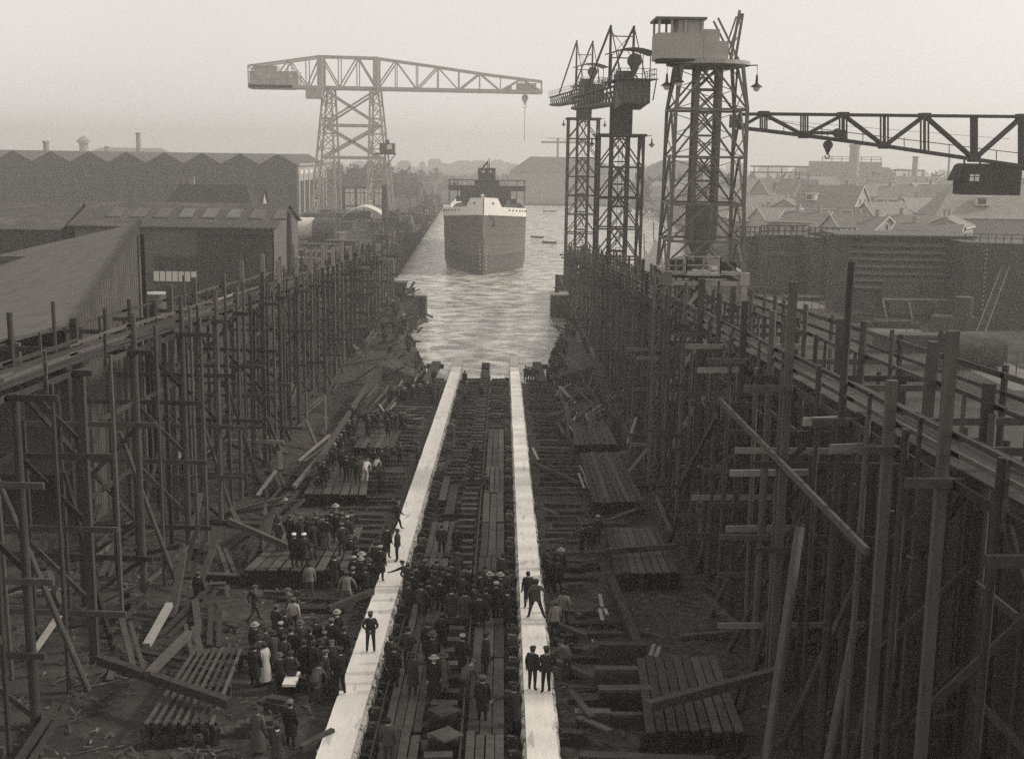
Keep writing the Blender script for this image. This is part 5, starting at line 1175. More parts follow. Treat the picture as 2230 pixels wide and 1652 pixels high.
# plain plate blocks with railings on top behind the nearest crane
for i, (p0, p1, yy, ytop, lab) in enumerate([(1598, 1665, 214, 516, 'plated block with a top railing just behind the nearest tower crane'), (1662, 1752, 208, 514, 'plated block with a top railing, the middle one of three'), (1768, 1852, 200, 520, 'plated block with a top railing next to the ribbed hull section')]):
    xa_, xb_ = aty(p0, 550, yy).x, aty(p1, 550, yy).x; zt_ = aty((p0 + p1) / 2, ytop, yy).z
    t = thing('hull_block', lab, 'ship section', ((xa_ + xb_) / 2, yy + 4, 3.2), 'plated blocks of ships under construction')
    part('shell', 'plate2', t, lambda b: b.loft([[Vector((xa_, yy + 8, z)), Vector((xa_ + .1, yy + .8, z)), Vector((xa_ + .8, yy, z)), Vector((xb_, yy, z)), Vector((xb_, yy + 8, z))] for z in (3.2, 8, zt_)]))
    part('plate_seam', 'plate', t, lambda b: [b.beam((xa_ + .8, yy - .04, z), (xb_, yy - .04, z), .1) for z in (5.6, 8.2, 10.6)] + [b.beam((xa_ + (xb_ - xa_) * k, yy - .04, 3.2), (xa_ + (xb_ - xa_) * k, yy - .04, zt_), .1) for k in (.35, .7)])
    part('railing', 'steel', t, lambda b: (railing(b, [(xa_ - .6, yy - .2, zt_), (xb_ + .5, yy - .2, zt_)], 1.7, .17, 8), b.beam((xa_ - .7, yy - .2, zt_ + .08), (xb_ + .6, yy - .2, zt_ + .08), .5, .25)))
p = aty(1704, 552, 205); b = MB(); b.box((p.x, 204, p.z), (5.6, 1.4, .5)); b.box((p.x + .4, 204, p.z - .9), (5, 1.2, .4)); b.box((p.x, 204.2, (p.z + 2.4) / 2), (4.4, 1, p.z - 3)); tag(b.build('steel_bench', 'plate2'), 'stepped steel bench in front of the plated blocks', 'bench')
for i, (px, py, w_, d_, h_, rz) in enumerate([(1650, 632, 8, 6, .8, .2), (1700, 640, 7, 5, 1.1, -.2), (1755, 652, 8, 4, .6, .1), (1880, 700, 5, 3, 1.2, .1), (1945, 712, 7, 3, 1., .0), (2000, 690, 5, 3, 1.8, .2), (1650, 610, 6, 4, 1.4, .4), (2060, 700, 4, 2, 2.6, .1)]):
    p = at_base(px, py); b = MB()
    for k in range(4): b.box(p + Vector((random.uniform(-.5, .5), random.uniform(-.4, .4), h_ * (k + .5) / 4)), (w_ * random.uniform(.7, 1), d_ * random.uniform(.7, 1), h_ / 4 - .05), rz + random.uniform(-.15, .15))
    tag(b.build('plate_stack', 'rust'), 'stack of rusty steel plates lying in the yard behind the tower crane side staging', 'plates', 'plate stacks in the yard')
# rusty pipe length and big drum near the edge
p = at_base(2115, 800)
t = thing('steel_pipe', 'fat rusty open ended pipe lying beside the outer rail', 'pipe', p)
yp = p.y; xp = p.x
part('shell', 'rust', t, lambda b: b.loft([[Vector((xp + dx, yp + r * math.cos(a), 5.2 + r * math.sin(a))) for a in [2 * math.pi * k / 24 for k in range(24)]] for dx, r in ((-3.4, 1.9), (3.0, 1.9), (3.0, 1.75), (-3.3, 1.75))], cap=False), True)
part('end_plate', 'darkdoor', t, lambda b: b.cyl((xp + 2.5, yp, 5.2), (xp + 2.6, yp, 5.2), 1.76, n=24))
part('chock', 'wood', t, lambda b: [b.box((xp + dx, yp, 3.4), (.6, 3.4, .5)) for dx in (-2, 1.8)])
t = thing('iron_tub', 'square iron tub with an upright cylinder beside the rusty pipe', 'tub', at_base(2075, 745)); p = at_base(2075, 745)
part('body', 'rust', t, lambda b: b.box(p + Vector((0, 0, 1.6)), (5, 3, 3.2))); part('cylinder', 'plate', t, lambda b: b.cyl(p + Vector((1, 0, 3.2)), p + Vector((1, 0, 5.6)), 1.1, n=16))
b = MB(); p = at_base(1975, 765); b.box(p + Vector((0, 0, .9)), (7.5, 2.2, 1.8)); b.box(p + Vector((0, 0, 1.95)), (8, 2.6, .3)); tag(b.build('cable_trough', 'plate'), 'low dark trough at the edge of the cinder road', 'trough')
# iron fence along the cinder road
fp = [(1668, 660), (1735, 668), (1800, 682), (1870, 697), (1940, 713), (2010, 732), (2080, 755), (2150, 785), (2235, 830)]
t = thing('iron_fence', 'thin iron post and rail fence following the curve of the cinder road', 'fence', at_base(*fp[3]))
for a, c in zip(fp[:-1], fp[1:]):
    A_, C_ = at_base(*a), at_base(*c); n = 4
    for i in range(n): q_ = A_.lerp(C_, i / n); part('post', 'steel', t, lambda b: b.cyl(q_, q_ + Vector((0, 0, 2.4)), .06, n=6))
    for h_ in (1.2, 2.2): part('rail', 'steel', t, lambda b: b.beam(A_ + Vector((0, 0, h_)), C_ + Vector((0, 0, h_)), .05))
# pale pyramid tents / sails by the far quay
for px, w_, zt_, lab in ((1428, 5.5, 480, 'pale pointed canvas heap on the far quay between the cranes'), (1408, 4, 505, 'smaller pale canvas heap beside the pointed one on the far quay')):
    x_ = aty(px, 520, 231 if px > 1420 else 226).x; y_ = 231 if px > 1420 else 226; tt = thing('canvas_cover', lab, 'canvas', (x_, y_, 3.2)); z_ = aty(px, zt_ + 40, y_).z
    part('sheet', 'canvas', tt, lambda b: b.loft([[Vector((x_ + sx * w_ * k, y_ + sy * 3 * k, z)) for sx, sy in ((-.5, -.5), (.5, -.5), (.5, .5), (-.5, .5))] for z, k in ((3.2, 1), (3.2 + (z_ - 3.2) * .6, .42), (z_, .03))])); part('pole', 'wood', tt, lambda b: b.beam((x_, y_, 3.2), (x_ - .5, y_, z_ + 3), .15))

# ------------------------------------------------------------------ the town in the haze
def tx(cx, cy): return 1580 + cx * .2784, 310.4 + cy * .2784
def town(label, ridge_px, eave_y, ridge_y, Y_, rz, L_, W_, wm_='brick', rm='tile', hip=0., chim=1, wins=(), dormer=None):
    ze_ = aty(ridge_px, eave_y, Y_ - W_ / 2).z; zr_ = aty(ridge_px, ridge_y, Y_).z; x_ = aty(ridge_px, ridge_y, Y_).x
    return house(label, x_, Y_, rz, L_, W_, 2.8, ze_, max(zr_, ze_ + 1), wm_, rm, hip, 'house', 'house', 'houses of the town behind the yard', chim, wins, dormer)
zb = lambda px, py, Y_: aty(px, py, Y_).z
za = zb(1850, 450, 325)
h1 = town('big house with broad slate roof, tall brick gable and white eaves in the town', 1812, 453, 403, 330, R(-38), 17, 12.5, 'brick2', 'tile', 0, 2, [('g', -1.6, za + 1.4, .9, 1.5), ('g', 1.6, za + 1.4, .9, 1.5), ('g', -3, za - 2.5, 1, 1.6), ('g', 1.5, za - 2.5, 1, 1.6)], (-3.5, 2.6, 1.7))
town('large dark roofed house with a white dormer at the edge of the picture', 2150, 471, 395, 262, R(-4), 24, 15, 'brick', 'tile', 5.5, 1, [], (-2.2, 3.0, 1.7))
TW = [(1690, 420, 388, 400, 30, 13, 9, 0), (1740, 424, 390, 395, -25, 12, 9, 0), (1668, 455, 425, 340, 5, 12, 9, 0), (1640, 478, 455, 300, -20, 10, 8, 0), (1695, 478, 452, 290, 15, 10, 9, 0), (1760, 480, 460, 280, -30, 10, 8, 0),
      (1830, 500, 480, 258, 5, 13, 9, 3), (1890, 500, 470, 250, -50, 9, 9, 0), (1925, 478, 440, 290, 25, 11, 9, 0), (1962, 468, 436, 300, 70, 11, 9, 0), (1990, 495, 468, 255, -40, 11, 9, 0), (2020, 460, 430, 305, 10, 12, 9, 0),
      (1960, 432, 405, 370, -20, 12, 9, 0), (2010, 425, 398, 390, 40, 12, 9, 0), (2050, 430, 402, 380, -10, 13, 9, 0), (2025, 502, 486, 240, -25, 12, 9, 0), (1910, 425, 400, 420, 0, 13, 9, 0), (1865, 398, 385, 520, 0, 22, 10, 0), (1780, 402, 384, 500, 10, 15, 9, 0),
      (2100, 410, 388, 450, -15, 16, 10, 0), (2170, 408, 384, 450, 15, 14, 10, 0), (1655, 405, 390, 520, -10, 18, 9, 0), (1600, 430, 408, 460, 5, 18, 9, 0), (1990, 400, 384, 520, 0, 16, 9, 0), (2210, 440, 415, 350, 30, 12, 9, 0), (2065, 492, 470, 245, 60, 9, 8, 0), (1720, 452, 432, 330, 60, 9, 8, 0), (1585, 470, 450, 330, -15, 12, 8, 0), (1470, 410, 395, 560, 5, 20, 9, 0), (1430, 425, 405, 540, -10, 14, 9, 0)]
rt = random.Random(5)
for k in range(26):
    px = rt.choice([rt.uniform(1625, 1780), rt.uniform(1880, 2080), rt.uniform(1640, 2230)]); Y_ = rt.uniform(250, 520); ye_ = 500 - (Y_ - 250) * .36 + rt.uniform(-6, 6); TW.append((px, ye_, ye_ - 6000 / Y_ * rt.uniform(.9, 1.5), Y_, rt.uniform(-70, 70), rt.uniform(7, 11), rt.uniform(6, 8), 0))
labs = ['small steep roofed town house in the haze, gable to the front', 'small brick town house in the haze with its long roof side to the front', 'narrow town house in the haze with one chimney', 'pale walled town house half hidden among other roofs in the haze']
for i, (px, ye, yr_, Y_, a, L_, W_, hp_) in enumerate(TW):
    ze_ = zb(px, ye, Y_)
    town(labs[i % 4], px, ye, yr_, Y_, R(a), L_, W_, ['brick', 'brick2', 'brick'][i % 3], 'tile', hp_, i % 2 + 1, [('f', -2, ze_ - 1.6, .9, 1.4), ('f', 1.5, ze_ - 1.6, .9, 1.4)] + ([('g', 0, ze_ + .8, .8, 1.1)] if not hp_ else []))
# far works and halls
def hall(label, p0, p1, ye, yr_, Y_, hip, wm_='brick'):
    a, c = aty(p0, ye, Y_), aty(p1, ye, Y_); zr_ = aty((p0 + p1) / 2, yr_, Y_ + 15).z
    return house(label, (a.x + c.x) / 2, Y_ + 15, 0, c.x - a.x, 30, 1., a.z, max(zr_, a.z + 1), wm_, 'hallroof', hip, 'hall', 'factory_hall', None, 0, (), None, .3, False)
hall('large pale hall with sloping shoulders across the water beyond the ship', 1110, 1345, 374, 342, 720, 12)
hall('hazy hall behind the middle tower crane', 1395, 1585, 378, 350, 760, 14)
hall('low hazy shed on the far shore behind the ship', 860, 985, 402, 390, 860, 6)
hall('long low hazy building with hipped roof beside the ship, on the far shore', 985, 1100, 404, 372, 950, 20)
p0, p1 = aty(1768, 400, 640), aty(1935, 400, 640)
t = thing('gas_works', 'huge hazy works building with stepped shoulders and a railed flat top', 'factory', ((p0.x + p1.x) / 2, 650, 1)); xc = (p0.x + p1.x) / 2
zz = [aty(1852, y_, 640).z for y_ in (400, 365, 352, 349)]
part('body', 'brick', t, lambda b: b.prism([(xc - 27, 640, 1), (xc + 27, 640, 1), (xc + 27, 640, zz[0]), (xc + 19.5, 640, zz[1] + .3), (xc + 15.5, 640, zz[1] + .3), (xc + 15.5, 640, zz[2]), (xc - 15.5, 640, zz[2]), (xc - 15.5, 640, zz[1] + .3), (xc - 20, 640, zz[1] + .3), (xc - 27, 640, zz[0])], (0, 1, 0), 25))
part('top_railing', 'steel', t, lambda b: railing(b, [(xc - 15, 640, zz[2]), (xc + 15, 640, zz[2])], 2.4, .3, 6))
part('conveyor', 'steel', t, lambda b: ([b.beam((xc - 48 + 7 * k, 645, 1), (xc - 48 + 7 * k, 645, zz[1]), .5) for k in range(5)], b.beam((xc - 50, 645, zz[1]), (xc - 18, 645, zz[1]), .5, .8), b.beam((xc - 50, 645, zz[1] - 3), (xc - 18, 645, zz[1] - 3), .5, .8), [b.beam((xc + 24 + 7 * k, 645, 1), (xc + 24 + 7 * k, 645, zz[1] - 1), .5) for k in range(3)], b.beam((xc + 20, 645, zz[1] - 1), (xc + 39, 645, zz[1] - 1), .5, .8)))
chimney(1862, 321, 600, 2.9, 'broad hazy chimney standing in front of the stepped works building')
chimney(1994, 344, 560, 1.5, 'thin chimney among the roofs beside the stepped works building')
chimney(2068, 338, 480, .5, 'tall thin mast like chimney near the edge of the town')
chimney(1216, 311, 740, .5, 'thin flagpole like stack over the pale hall across the water')
# telegraph post
p = aty(1741, 375, 420); tt = thing('telegraph_pole', 'telegraph pole with cross arms among the hazy roofs', 'pole', (p.x, 420, 3)); part('pole', 'wood', tt, lambda b: b.cyl((p.x, 420, 3), (p.x, 420, p.z), .25, .15, 8)); part('cross_arm', 'wood', tt, lambda b: [b.box((p.x, 420, p.z - .8 - k * 1.2), (2.4, .2, .2)) for k in range(3)])
# distant crane outline
p = aty(1215, 310, 900); tt = thing('distant_crane', 'faint hammerhead crane far across the water', 'crane', (p.x, 900, 1.2)); part('jib', 'steel2', tt, lambda b: (b.beam((p.x - 12, 900, p.z), (p.x + 20, 900, p.z), 1.2, 1.4), b.beam((p.x - 8, 900, p.z + 3), (p.x + 18, 900, p.z + 1), .5))); part('mast', 'steel2', tt, lambda b: b.beam((p.x, 900, 1), (p.x, 900, p.z + 3), 1.6))

# belts of bare trees along the far shore, one mass of twigs
tr_ = MB(); rnd = random.Random(7)
def clump(cx_, cy_, w_, z0_, h_, n):
    for _ in range(n):
        u, v_ = rnd.uniform(-1, 1), rnd.random(); k = (1 - .75 * v_ ** 2) * rnd.uniform(.2, 1)
        p = Vector((cx_ + u * w_ * k, cy_ + rnd.uniform(-3, 3), z0_ + h_ * v_ * (1 - .3 * u * u))); s_ = rnd.uniform(.6, 1.6)
        d = [Vector((rnd.gauss(0, s_), rnd.gauss(0, .6), rnd.gauss(0, s_))) for _ in range(3)]; tr_.add([p + q for q in d], [(0, 1, 2)])
for i in range(60):
    px = 840 + i * 5.0 + rnd.uniform(-3, 3); Y_ = rnd.uniform(820, 1150); top = aty(px, rnd.uniform(378, 402) - (20 if px < 960 else 0) * rnd.random(), Y_).z
    clump(aty(px, 400, Y_).x, Y_, rnd.uniform(5, 9), 1.2, max(6, top - 1.2), 130)
for i in range(60):
    px = 1390 + i * 14.5 + rnd.uniform(-6, 6); Y_ = rnd.uniform(520, 760); top = aty(px, rnd.uniform(375, 395), Y_).z
    clump(aty(px, 400, Y_).x, Y_, rnd.uniform(4, 8), 1.2, max(6, top - 1.2), 90)
for i in range(45):
    px = 640 + i * 6 + rnd.uniform(-3, 3); Y_ = rnd.uniform(620, 760); top = aty(px, rnd.uniform(345, 385), Y_).z
    clump(aty(px, 400, Y_).x, Y_, rnd.uniform(5, 8), 3, max(6, top - 3), 110)
o = tr_.build('far_trees', 'tree', loc=(0, 0, 0)); stuff(o)
fb = MB(); rnd = random.Random(8)
for i in range(150):
    x_ = -700 + i * 11.5; Y_ = rnd.uniform(1500, 1900); w_ = rnd.uniform(8, 24); h_ = rnd.uniform(5, 15)
    fb.box((x_, Y_, 1 + h_ / 2), (w_, 12, h_)); fb.prism([(x_ - w_ / 2, Y_ - 6, 1 + h_), (x_ + w_ / 2, Y_ - 6, 1 + h_), (x_ + w_ / 2 - 4, Y_ - 6, 4 + h_), (x_ - w_ / 2 + 4, Y_ - 6, 4 + h_)], (0, 1, 0), 12)
stuff(fb.build('far_town', 'brick', loc=(0, 0, 0)))
# ------------------------------------------------------------------ people
def V(*a): return Vector(a)
def figure(pose):
    """one skinned body; returns mesh, head centre, head tilt. Faces +y (away from the camera)"""
    P = dict(pel=V(0, 0, .96), wai=V(0, 0, 1.10), che=V(0, 0, 1.28), nek=V(0, 0, 1.45), lean=0.)
    hipL, hipR = V(-.1, 0, .90), V(.1, 0, .90)
    J = {}
    for s, n in ((-1, 'L'), (1, 'R')):
        J['hip' + n] = V(s * .095, 0, .91); J['kne' + n] = V(s * .105, .02, .50); J['ank' + n] = V(s * .11, -.02, .09); J['toe' + n] = V(s * .14, .14, .035)
        J['sho' + n] = V(s * .185, 0, 1.41); J['elb' + n] = V(s * .25, -.03, 1.13); J['wri' + n] = V(s * .255, .05, .88); J['hd' + n] = V(s * .01, .03, -.09)
    J.update(pel=V(0, 0, .96), wai=V(0, .0, 1.1), che=V(0, .0, 1.28), nek=V(0, 0, 1.46), hea=V(0, .015, 1.60), top=V(0, .0, 1.70))
    J.update(pose)
    vs, es, rs, tg = [], [], [], []
    def v(p, r, t): vs.append(Vector(p)); rs.append(r); tg.append(t); return len(vs) - 1
    def e(a, b): es.append((a, b))
    pel = v(J['pel'], .135, 1); wai = v(J['wai'], .13, 1); che = v(J['che'], .155, 1); nek = v(J['nek'], .062, 0); e(pel, wai); e(wai, che); e(che, nek)
    up_ = (J['top'] - J['hea']).normalized(); fwd = J.get('face', V(0, 1, 0))
    h0 = v(J['hea'] - up_ * .055 + fwd * .015, .072, 0); h1 = v(J['hea'] + up_ * .03, .09, 0); h2 = v(J['top'] + up_ * .02, .062, 0); e(nek, h0); e(h0, h1); e(h1, h2)
    no = v(J['hea'] + fwd * .1 - up_ * .01, .016, 0); e(h1, no)
    side = fwd.cross(up_)
    for s in (-1, 1): ea = v(J['hea'] + side * s * .088, .018, 0); e(h1, ea)
    for n, s in (('L', -1), ('R', 1)):
        sh = v(J['sho' + n], .078, 1); e(che, sh)
        el = v(J['elb' + n], .058, 1); e(sh, el); wr = v(J['wri' + n], .040, 1); e(el, wr)
        hd = J['hd' + n]; hl = hd.length; d = hd.normalized(); pm = v(J['wri' + n] + hd * .75, .034, 0); e(wr, pm)
        x_ = d.cross(V(0, 1, 0)) if abs(d.y) < .9 else d.cross(V(0, 0, 1)); x_.normalize(); curl = d.cross(x_) * (-s)
        for i, (o_, ln) in enumerate(((-.03, .075), (-.01, .088), (.011, .082), (.03, .065))):
            a = v(J['wri' + n] + hd + x_ * o_, .0095, 0); b2 = v(J['wri' + n] + hd + x_ * o_ + d * ln * .55 + curl * .012, .0088, 0); b3 = v(J['wri' + n] + hd + x_ * o_ + d * ln * .9 + curl * .035, .0075, 0); e(pm, a); e(a, b2); e(b2, b3)
        th = v(J['wri' + n] + hd * .5 + x_ * (-.04) + curl * .01, .011, 0); t2 = v(J['wri' + n] + hd * 1.0 + x_ * (-.055) + curl * .03, .0095, 0); e(pm, th); e(th, t2)
        hp = v(J['hip' + n], .105, 2); e(pel, hp); kn = v(J['kne' + n], .075, 2); e(hp, kn); an = v(J['ank' + n], .052, 2); e(kn, an); to = v(J['toe' + n], .04, 3); e(an, to)
    me = bpy.data.meshes.new('figure'); me.from_pydata(vs, es, [])
    o = bpy.data.objects.new('figure', me); COL.objects.link(o)
    md = o.modifiers.new('skin', 'SKIN'); sb_ = o.modifiers.new('sub', 'SUBSURF'); sb_.levels = 1; sb_.render_levels = 1
    for i, r in enumerate(rs): d = me.skin_vertices[0].data[i]; d.radius = (r, r); d.use_root = (i == 0)
    dg = bpy.context.evaluated_depsgraph_get(); dg.update(); out = bpy.data.meshes.new_from_object(o.evaluated_get(dg))
    bpy.data.objects.remove(o)
    for m in ('skin', 'c_dark', 'c_black', 'shoe'): out.materials.append(M[m])
    for p in out.polygons:
        c = p.center; best = None
        for a, b_ in es:
            A_, B_ = vs[a], vs[b_]; d = B_ - A_; k = max(0, min(1, (c - A_).dot(d) / max(1e-9, d.length_squared))); q = A_ + d * k; r = rs[a] + (rs[b_] - rs[a]) * k
            ds = (c - q).length - r; t = tg[b_] if k > .12 else tg[a]
            if {tg[a], tg[b_]} == {1, 2}: t = 2 if k > .25 else 1
            if {tg[a], tg[b_]} == {1, 0}: t = 0 if k > .75 else 1
            if best is None or ds < best[0]: best = (ds, t)
        p.material_index = best[1]; p.use_smooth = True
    return out, J['hea'], up_, J
def mirror(p): return {(k[:-1] + {'L': 'R', 'R': 'L'}[k[-1]] if k[-1] in 'LR' else k): (V(-v_.x, v_.y, v_.z) if isinstance(v_, Vector) else v_) for k, v_ in p.items()}
POSES = {
    'stand': {},
    'relax': dict(kneR=V(.13, .05, .5), ankR=V(.2, .03, .09), toeR=V(.26, .17, .035), elbL=V(-.29, -.06, 1.15), wriL=V(-.2, .09, .97), elbR=V(.27, -.05, 1.14)),
    'pockets': dict(elbL=V(-.34, -.1, 1.17), wriL=V(-.2, .06, .98), hdL=V(.05, .05, -.07), elbR=V(.34, -.1, 1.17), wriR=V(.2, .06, .98), hdR=V(-.05, .05, -.07), ankL=V(-.13, -.02, .09), ankR=V(.14, -.02, .09)),
    'behind': dict(elbL=V(-.31, -.1, 1.15), wriL=V(-.08, -.19, .98), hdL=V(.08, -.01, -.03), elbR=V(.31, -.1, 1.15), wriR=V(.08, -.19, 1.0), hdR=V(-.08, -.02, -.03), ankL=V(-.15, -.02, .09), kneL=V(-.13, .02, .5), kneR=V(.13, .02, .5), ankR=V(.15, -.02, .09)),
    'akimbo': dict(elbL=V(-.42, -.06, 1.2), wriL=V(-.2, .02, 1.02), hdL=V(.06, .05, -.03), elbR=V(.42, -.06, 1.2), wriR=V(.2, .02, 1.02), hdR=V(-.06, .05, -.03), kneL=V(-.14, .02, .5), ankL=V(-.17, -.02, .09), kneR=V(.14, .02, .5), ankR=V(.17, -.02, .09)),
    'stride': dict(kneL=V(-.11, .22, .52), ankL=V(-.12, .32, .1), toeL=V(-.12, .48, .06), kneR=V(.11, -.06, .49), ankR=V(.12, -.36, .13), toeR=V(.13, -.22, .03), elbL=V(-.27, -.16, 1.15), wriL=V(-.26, -.12, .92), elbR=V(.27, .1, 1.15), wriR=V(.26, .26, .98), hdR=V(0, .08, -.04), wai=V(0, .02, 1.1), che=V(0, .05, 1.28), nek=V(0, .06, 1.45), hea=V(0, .09, 1.59), top=V(0, .08, 1.69)),
    'straddle': dict(kneL=V(-.2, .1, .5), ankL=V(-.28, .1, .09), toeL=V(-.33, .25, .035), kneR=V(.22, -.05, .52), ankR=V(.36, -.1, .12), toeR=V(.42, .04, .06), elbL=V(-.33, -.02, 1.16), wriL=V(-.36, .03, .9), elbR=V(.36, .02, 1.18), wriR=V(.42, .1, .95)),
    'bend': dict(pel=V(0, -.08, .92), wai=V(0, .04, 1.05), che=V(0, .22, 1.16), nek=V(0, .37, 1.26), hea=V(0, .49, 1.33), top=V(0, .55, 1.41), hipL=V(-.1, -.08, .88), hipR=V(.1, -.08, .88), shoL=V(-.18, .32, 1.22), shoR=V(.18, .32, 1.22), elbL=V(-.24, .42, .97), wriL=V(-.18, .5, .74), elbR=V(.24, .42, .97), wriR=V(.18, .5, .74), kneL=V(-.14, .06, .5), kneR=V(.14, .06, .5), ankL=V(-.16, -.06, .09), ankR=V(.16, -.06, .09)),
    'point': dict(elbR=V(.44, .08, 1.34), wriR=V(.68, .13, 1.26), hdR=V(.09, .02, -.01), elbL=V(-.27, -.04, 1.14)),
    'reach': dict(pel=V(0, -.04, .94), wai=V(-.02, .02, 1.07), che=V(-.08, .1, 1.22), nek=V(-.16, .16, 1.37), hea=V(-.2, .2, 1.50), top=V(-.22, .2, 1.60), shoL=V(-.28, .14, 1.30), shoR=V(.06, .14, 1.33), elbL=V(-.5, .2, 1.18), wriL=V(-.72, .25, 1.1), hdL=V(-.09, .02, -.02), elbR=V(.14, .1, 1.06), wriR=V(.1, .24, .9), kneL=V(-.16, .1, .5), ankL=V(-.2, .0, .09)),
    'arms': dict(elbL=V(-.26, .04, 1.17), wriL=V(-.08, .2, 1.2), hdL=V(.08, .02, .03), elbR=V(.26, .04, 1.17), wriR=V(.06, .22, 1.12), hdR=V(-.08, .02, .03)),
    'crouch': dict(pel=V(0, -.15, .5), wai=V(0, -.06, .63), che=V(0, .08, .78), nek=V(0, .17, .93), hea=V(0, .23, 1.05), top=V(0, .25, 1.15), hipL=V(-.1, -.15, .46), hipR=V(.1, -.15, .46), kneL=V(-.16, .24, .5), kneR=V(.18, .2, .45), ankL=V(-.14, .02, .1), ankR=V(.16, -.02, .1), toeL=V(-.16, .18, .035), toeR=V(.19, .14, .035), shoL=V(-.18, .12, .88), shoR=V(.18, .12, .88), elbL=V(-.27, .26, .68), wriL=V(-.16, .42, .55), elbR=V(.27, .24, .68), wriR=V(.18, .42, .5)),
}
POSES['point2'] = mirror(POSES['point'])
BODY = {}
def body(pose):
    if pose not in BODY: BODY[pose] = figure(POSES[pose])
    return BODY[pose]
HATS = {}
def hatmesh(kind):
    if kind in HATS: return HATS[kind]
    b = MB()
    if kind == 'cap':     # flat cap with a peak
        b.loft([ring(0, 0, .035, .100, .112, 14), ring(0, .005, .07, .122, .136, 14), ring(0, .01, .10, .118, .132, 14), ring(0, .01, .122, .07, .08, 14)])
        b.loft([[V(x, .10 + .02 * (1 - abs(x) / .09), .04), V(x, .165 - abs(x) * .5, .03), V(x, .165 - abs(x) * .5, .042), V(x, .10, .055)] for x in (-.09, -.05, 0, .05, .09)])
    elif kind == 'hat':   # felt hat with brim and pinched crown
        b.loft([ring(0, 0, .045, .175, .195, 16), ring(0, 0, .062, .18, .20, 16), ring(0, 0, .06, .108, .124, 16), ring(0, 0, .15, .094, .112, 16), ring(0, 0, .165, .05, .09, 16)])
    elif kind == 'cloche':  # lady's wide hat
        b.loft([ring(0, 0, .03, .21, .22, 16), ring(0, 0, .05, .215, .225, 16), ring(0, 0, .07, .125, .135, 16), ring(0, 0, .15, .10, .11, 16), ring(0, 0, .17, .05, .06, 16)])
    elif kind == 'hair':
        b.loft([ring(0, -.02, -.05, .09, .085, 12), ring(0, -.012, .02, .104, .106, 12), ring(0, -.005, .08, .098, .106, 12), ring(0, 0, .12, .05, .06, 12)])
    o = b.build(kind, 'h_dark', loc=(0, 0, 0), smooth=True); me = o.data; bpy.data.objects.remove(o); HATS[kind] = me; return me
def coatmesh(kind):
    if kind in HATS: return HATS[kind]
    b = MB()
    L_ = {'overcoat': ((.48, .235, .2), (.7, .225, .19), (.95, .21, .175), (1.12, .195, .16), (1.3, .215, .165), (1.40, .19, .13), (1.47, .09, .085)),
          'dress': ((.22, .29, .27), (.5, .26, .24), (.8, .22, .2), (1.05, .175, .15), (1.25, .2, .16), (1.39, .18, .125), (1.46, .085, .08)),
          'jacket': ((.84, .215, .175), (1.0, .2, .165), (1.14, .19, .155), (1.3, .21, .165), (1.40, .19, .13), (1.46, .09, .085))}[kind]
    b.loft([[V((rx + .012 * math.sin(5 * a) * (z < .9)) * math.cos(a), ry * math.sin(a), z) for a in [2 * math.pi * k / 18 for k in range(18)]] for z, rx, ry in L_])
    o = b.build(kind, 'c_dark', loc=(0, 0, 0), smooth=True); me = o.data; bpy.data.objects.remove(o); HATS[kind] = me; return me
UPRIGHT = ('stand', 'relax', 'pockets', 'behind', 'akimbo', 'arms', 'point', 'point2', 'straddle')
def override(o, i, m):
    s = o.material_slots[i]; s.link = 'OBJECT'; s.material = M[m]
NP = [0]
def person(loc, pose, face, jk, tr, hat, hcol, label, group=None, coat=None, sc=1., collar=False):
    """face in degrees, 0 = looking away down the slip, clockwise"""
    me, hc, upv, J = body(pose)
    o = bpy.data.objects.new('person', me); COL.objects.link(o); o.location = loc; o.rotation_euler.z = -R(face); o.scale = (sc * random.uniform(.97, 1.05), sc, sc)
    tag(o, label, 'person', group); override(o, 1, jk); override(o, 2, tr if coat != 'dress' else jk)
    if hat:
        h = bpy.data.objects.new({'cap': 'cap', 'hat': 'hat', 'cloche': 'hat', 'hair': 'hair'}[hat], hatmesh(hat)); COL.objects.link(h); h.parent = o; h.location = hc + upv * .012
        h.rotation_euler = (-math.atan2(upv.y, upv.z) * .9, 0, random.uniform(-.3, .3)); override(h, 0, 'hair' if hat == 'hair' else hcol)
    if hat and hat != 'hair' and pose in UPRIGHT:
        h = bpy.data.objects.new('hair', hatmesh('hair')); COL.objects.link(h); h.parent = o; h.location = hc - V(0, .01, .012); h.scale = (.93, .93, .8); override(h, 0, 'hair')
    ct = coat or ('jacket' if pose in UPRIGHT and random.random() < .75 else None)
    if ct and pose in UPRIGHT or ct == 'overcoat' and pose == 'stride':
        c = bpy.data.objects.new({'overcoat': 'coat', 'dress': 'dress', 'jacket': 'jacket'}[ct], coatmesh(ct)); COL.objects.link(c); c.parent = o; override(c, 0, jk)
    if collar:
        if 'col' not in HATS:
            b = MB(); b.loft([ring(0, 0, 1.43, .088, .088, 12), ring(0, 0, 1.50, .074, .078, 12)]); q = b.build('collar', 'c_white', loc=(0, 0, 0)); HATS['col'] = q.data; bpy.data.objects.remove(q)
        c = bpy.data.objects.new('collar', HATS['col']); COL.objects.link(c); c.parent = o
    NP[0] += 1
    return o
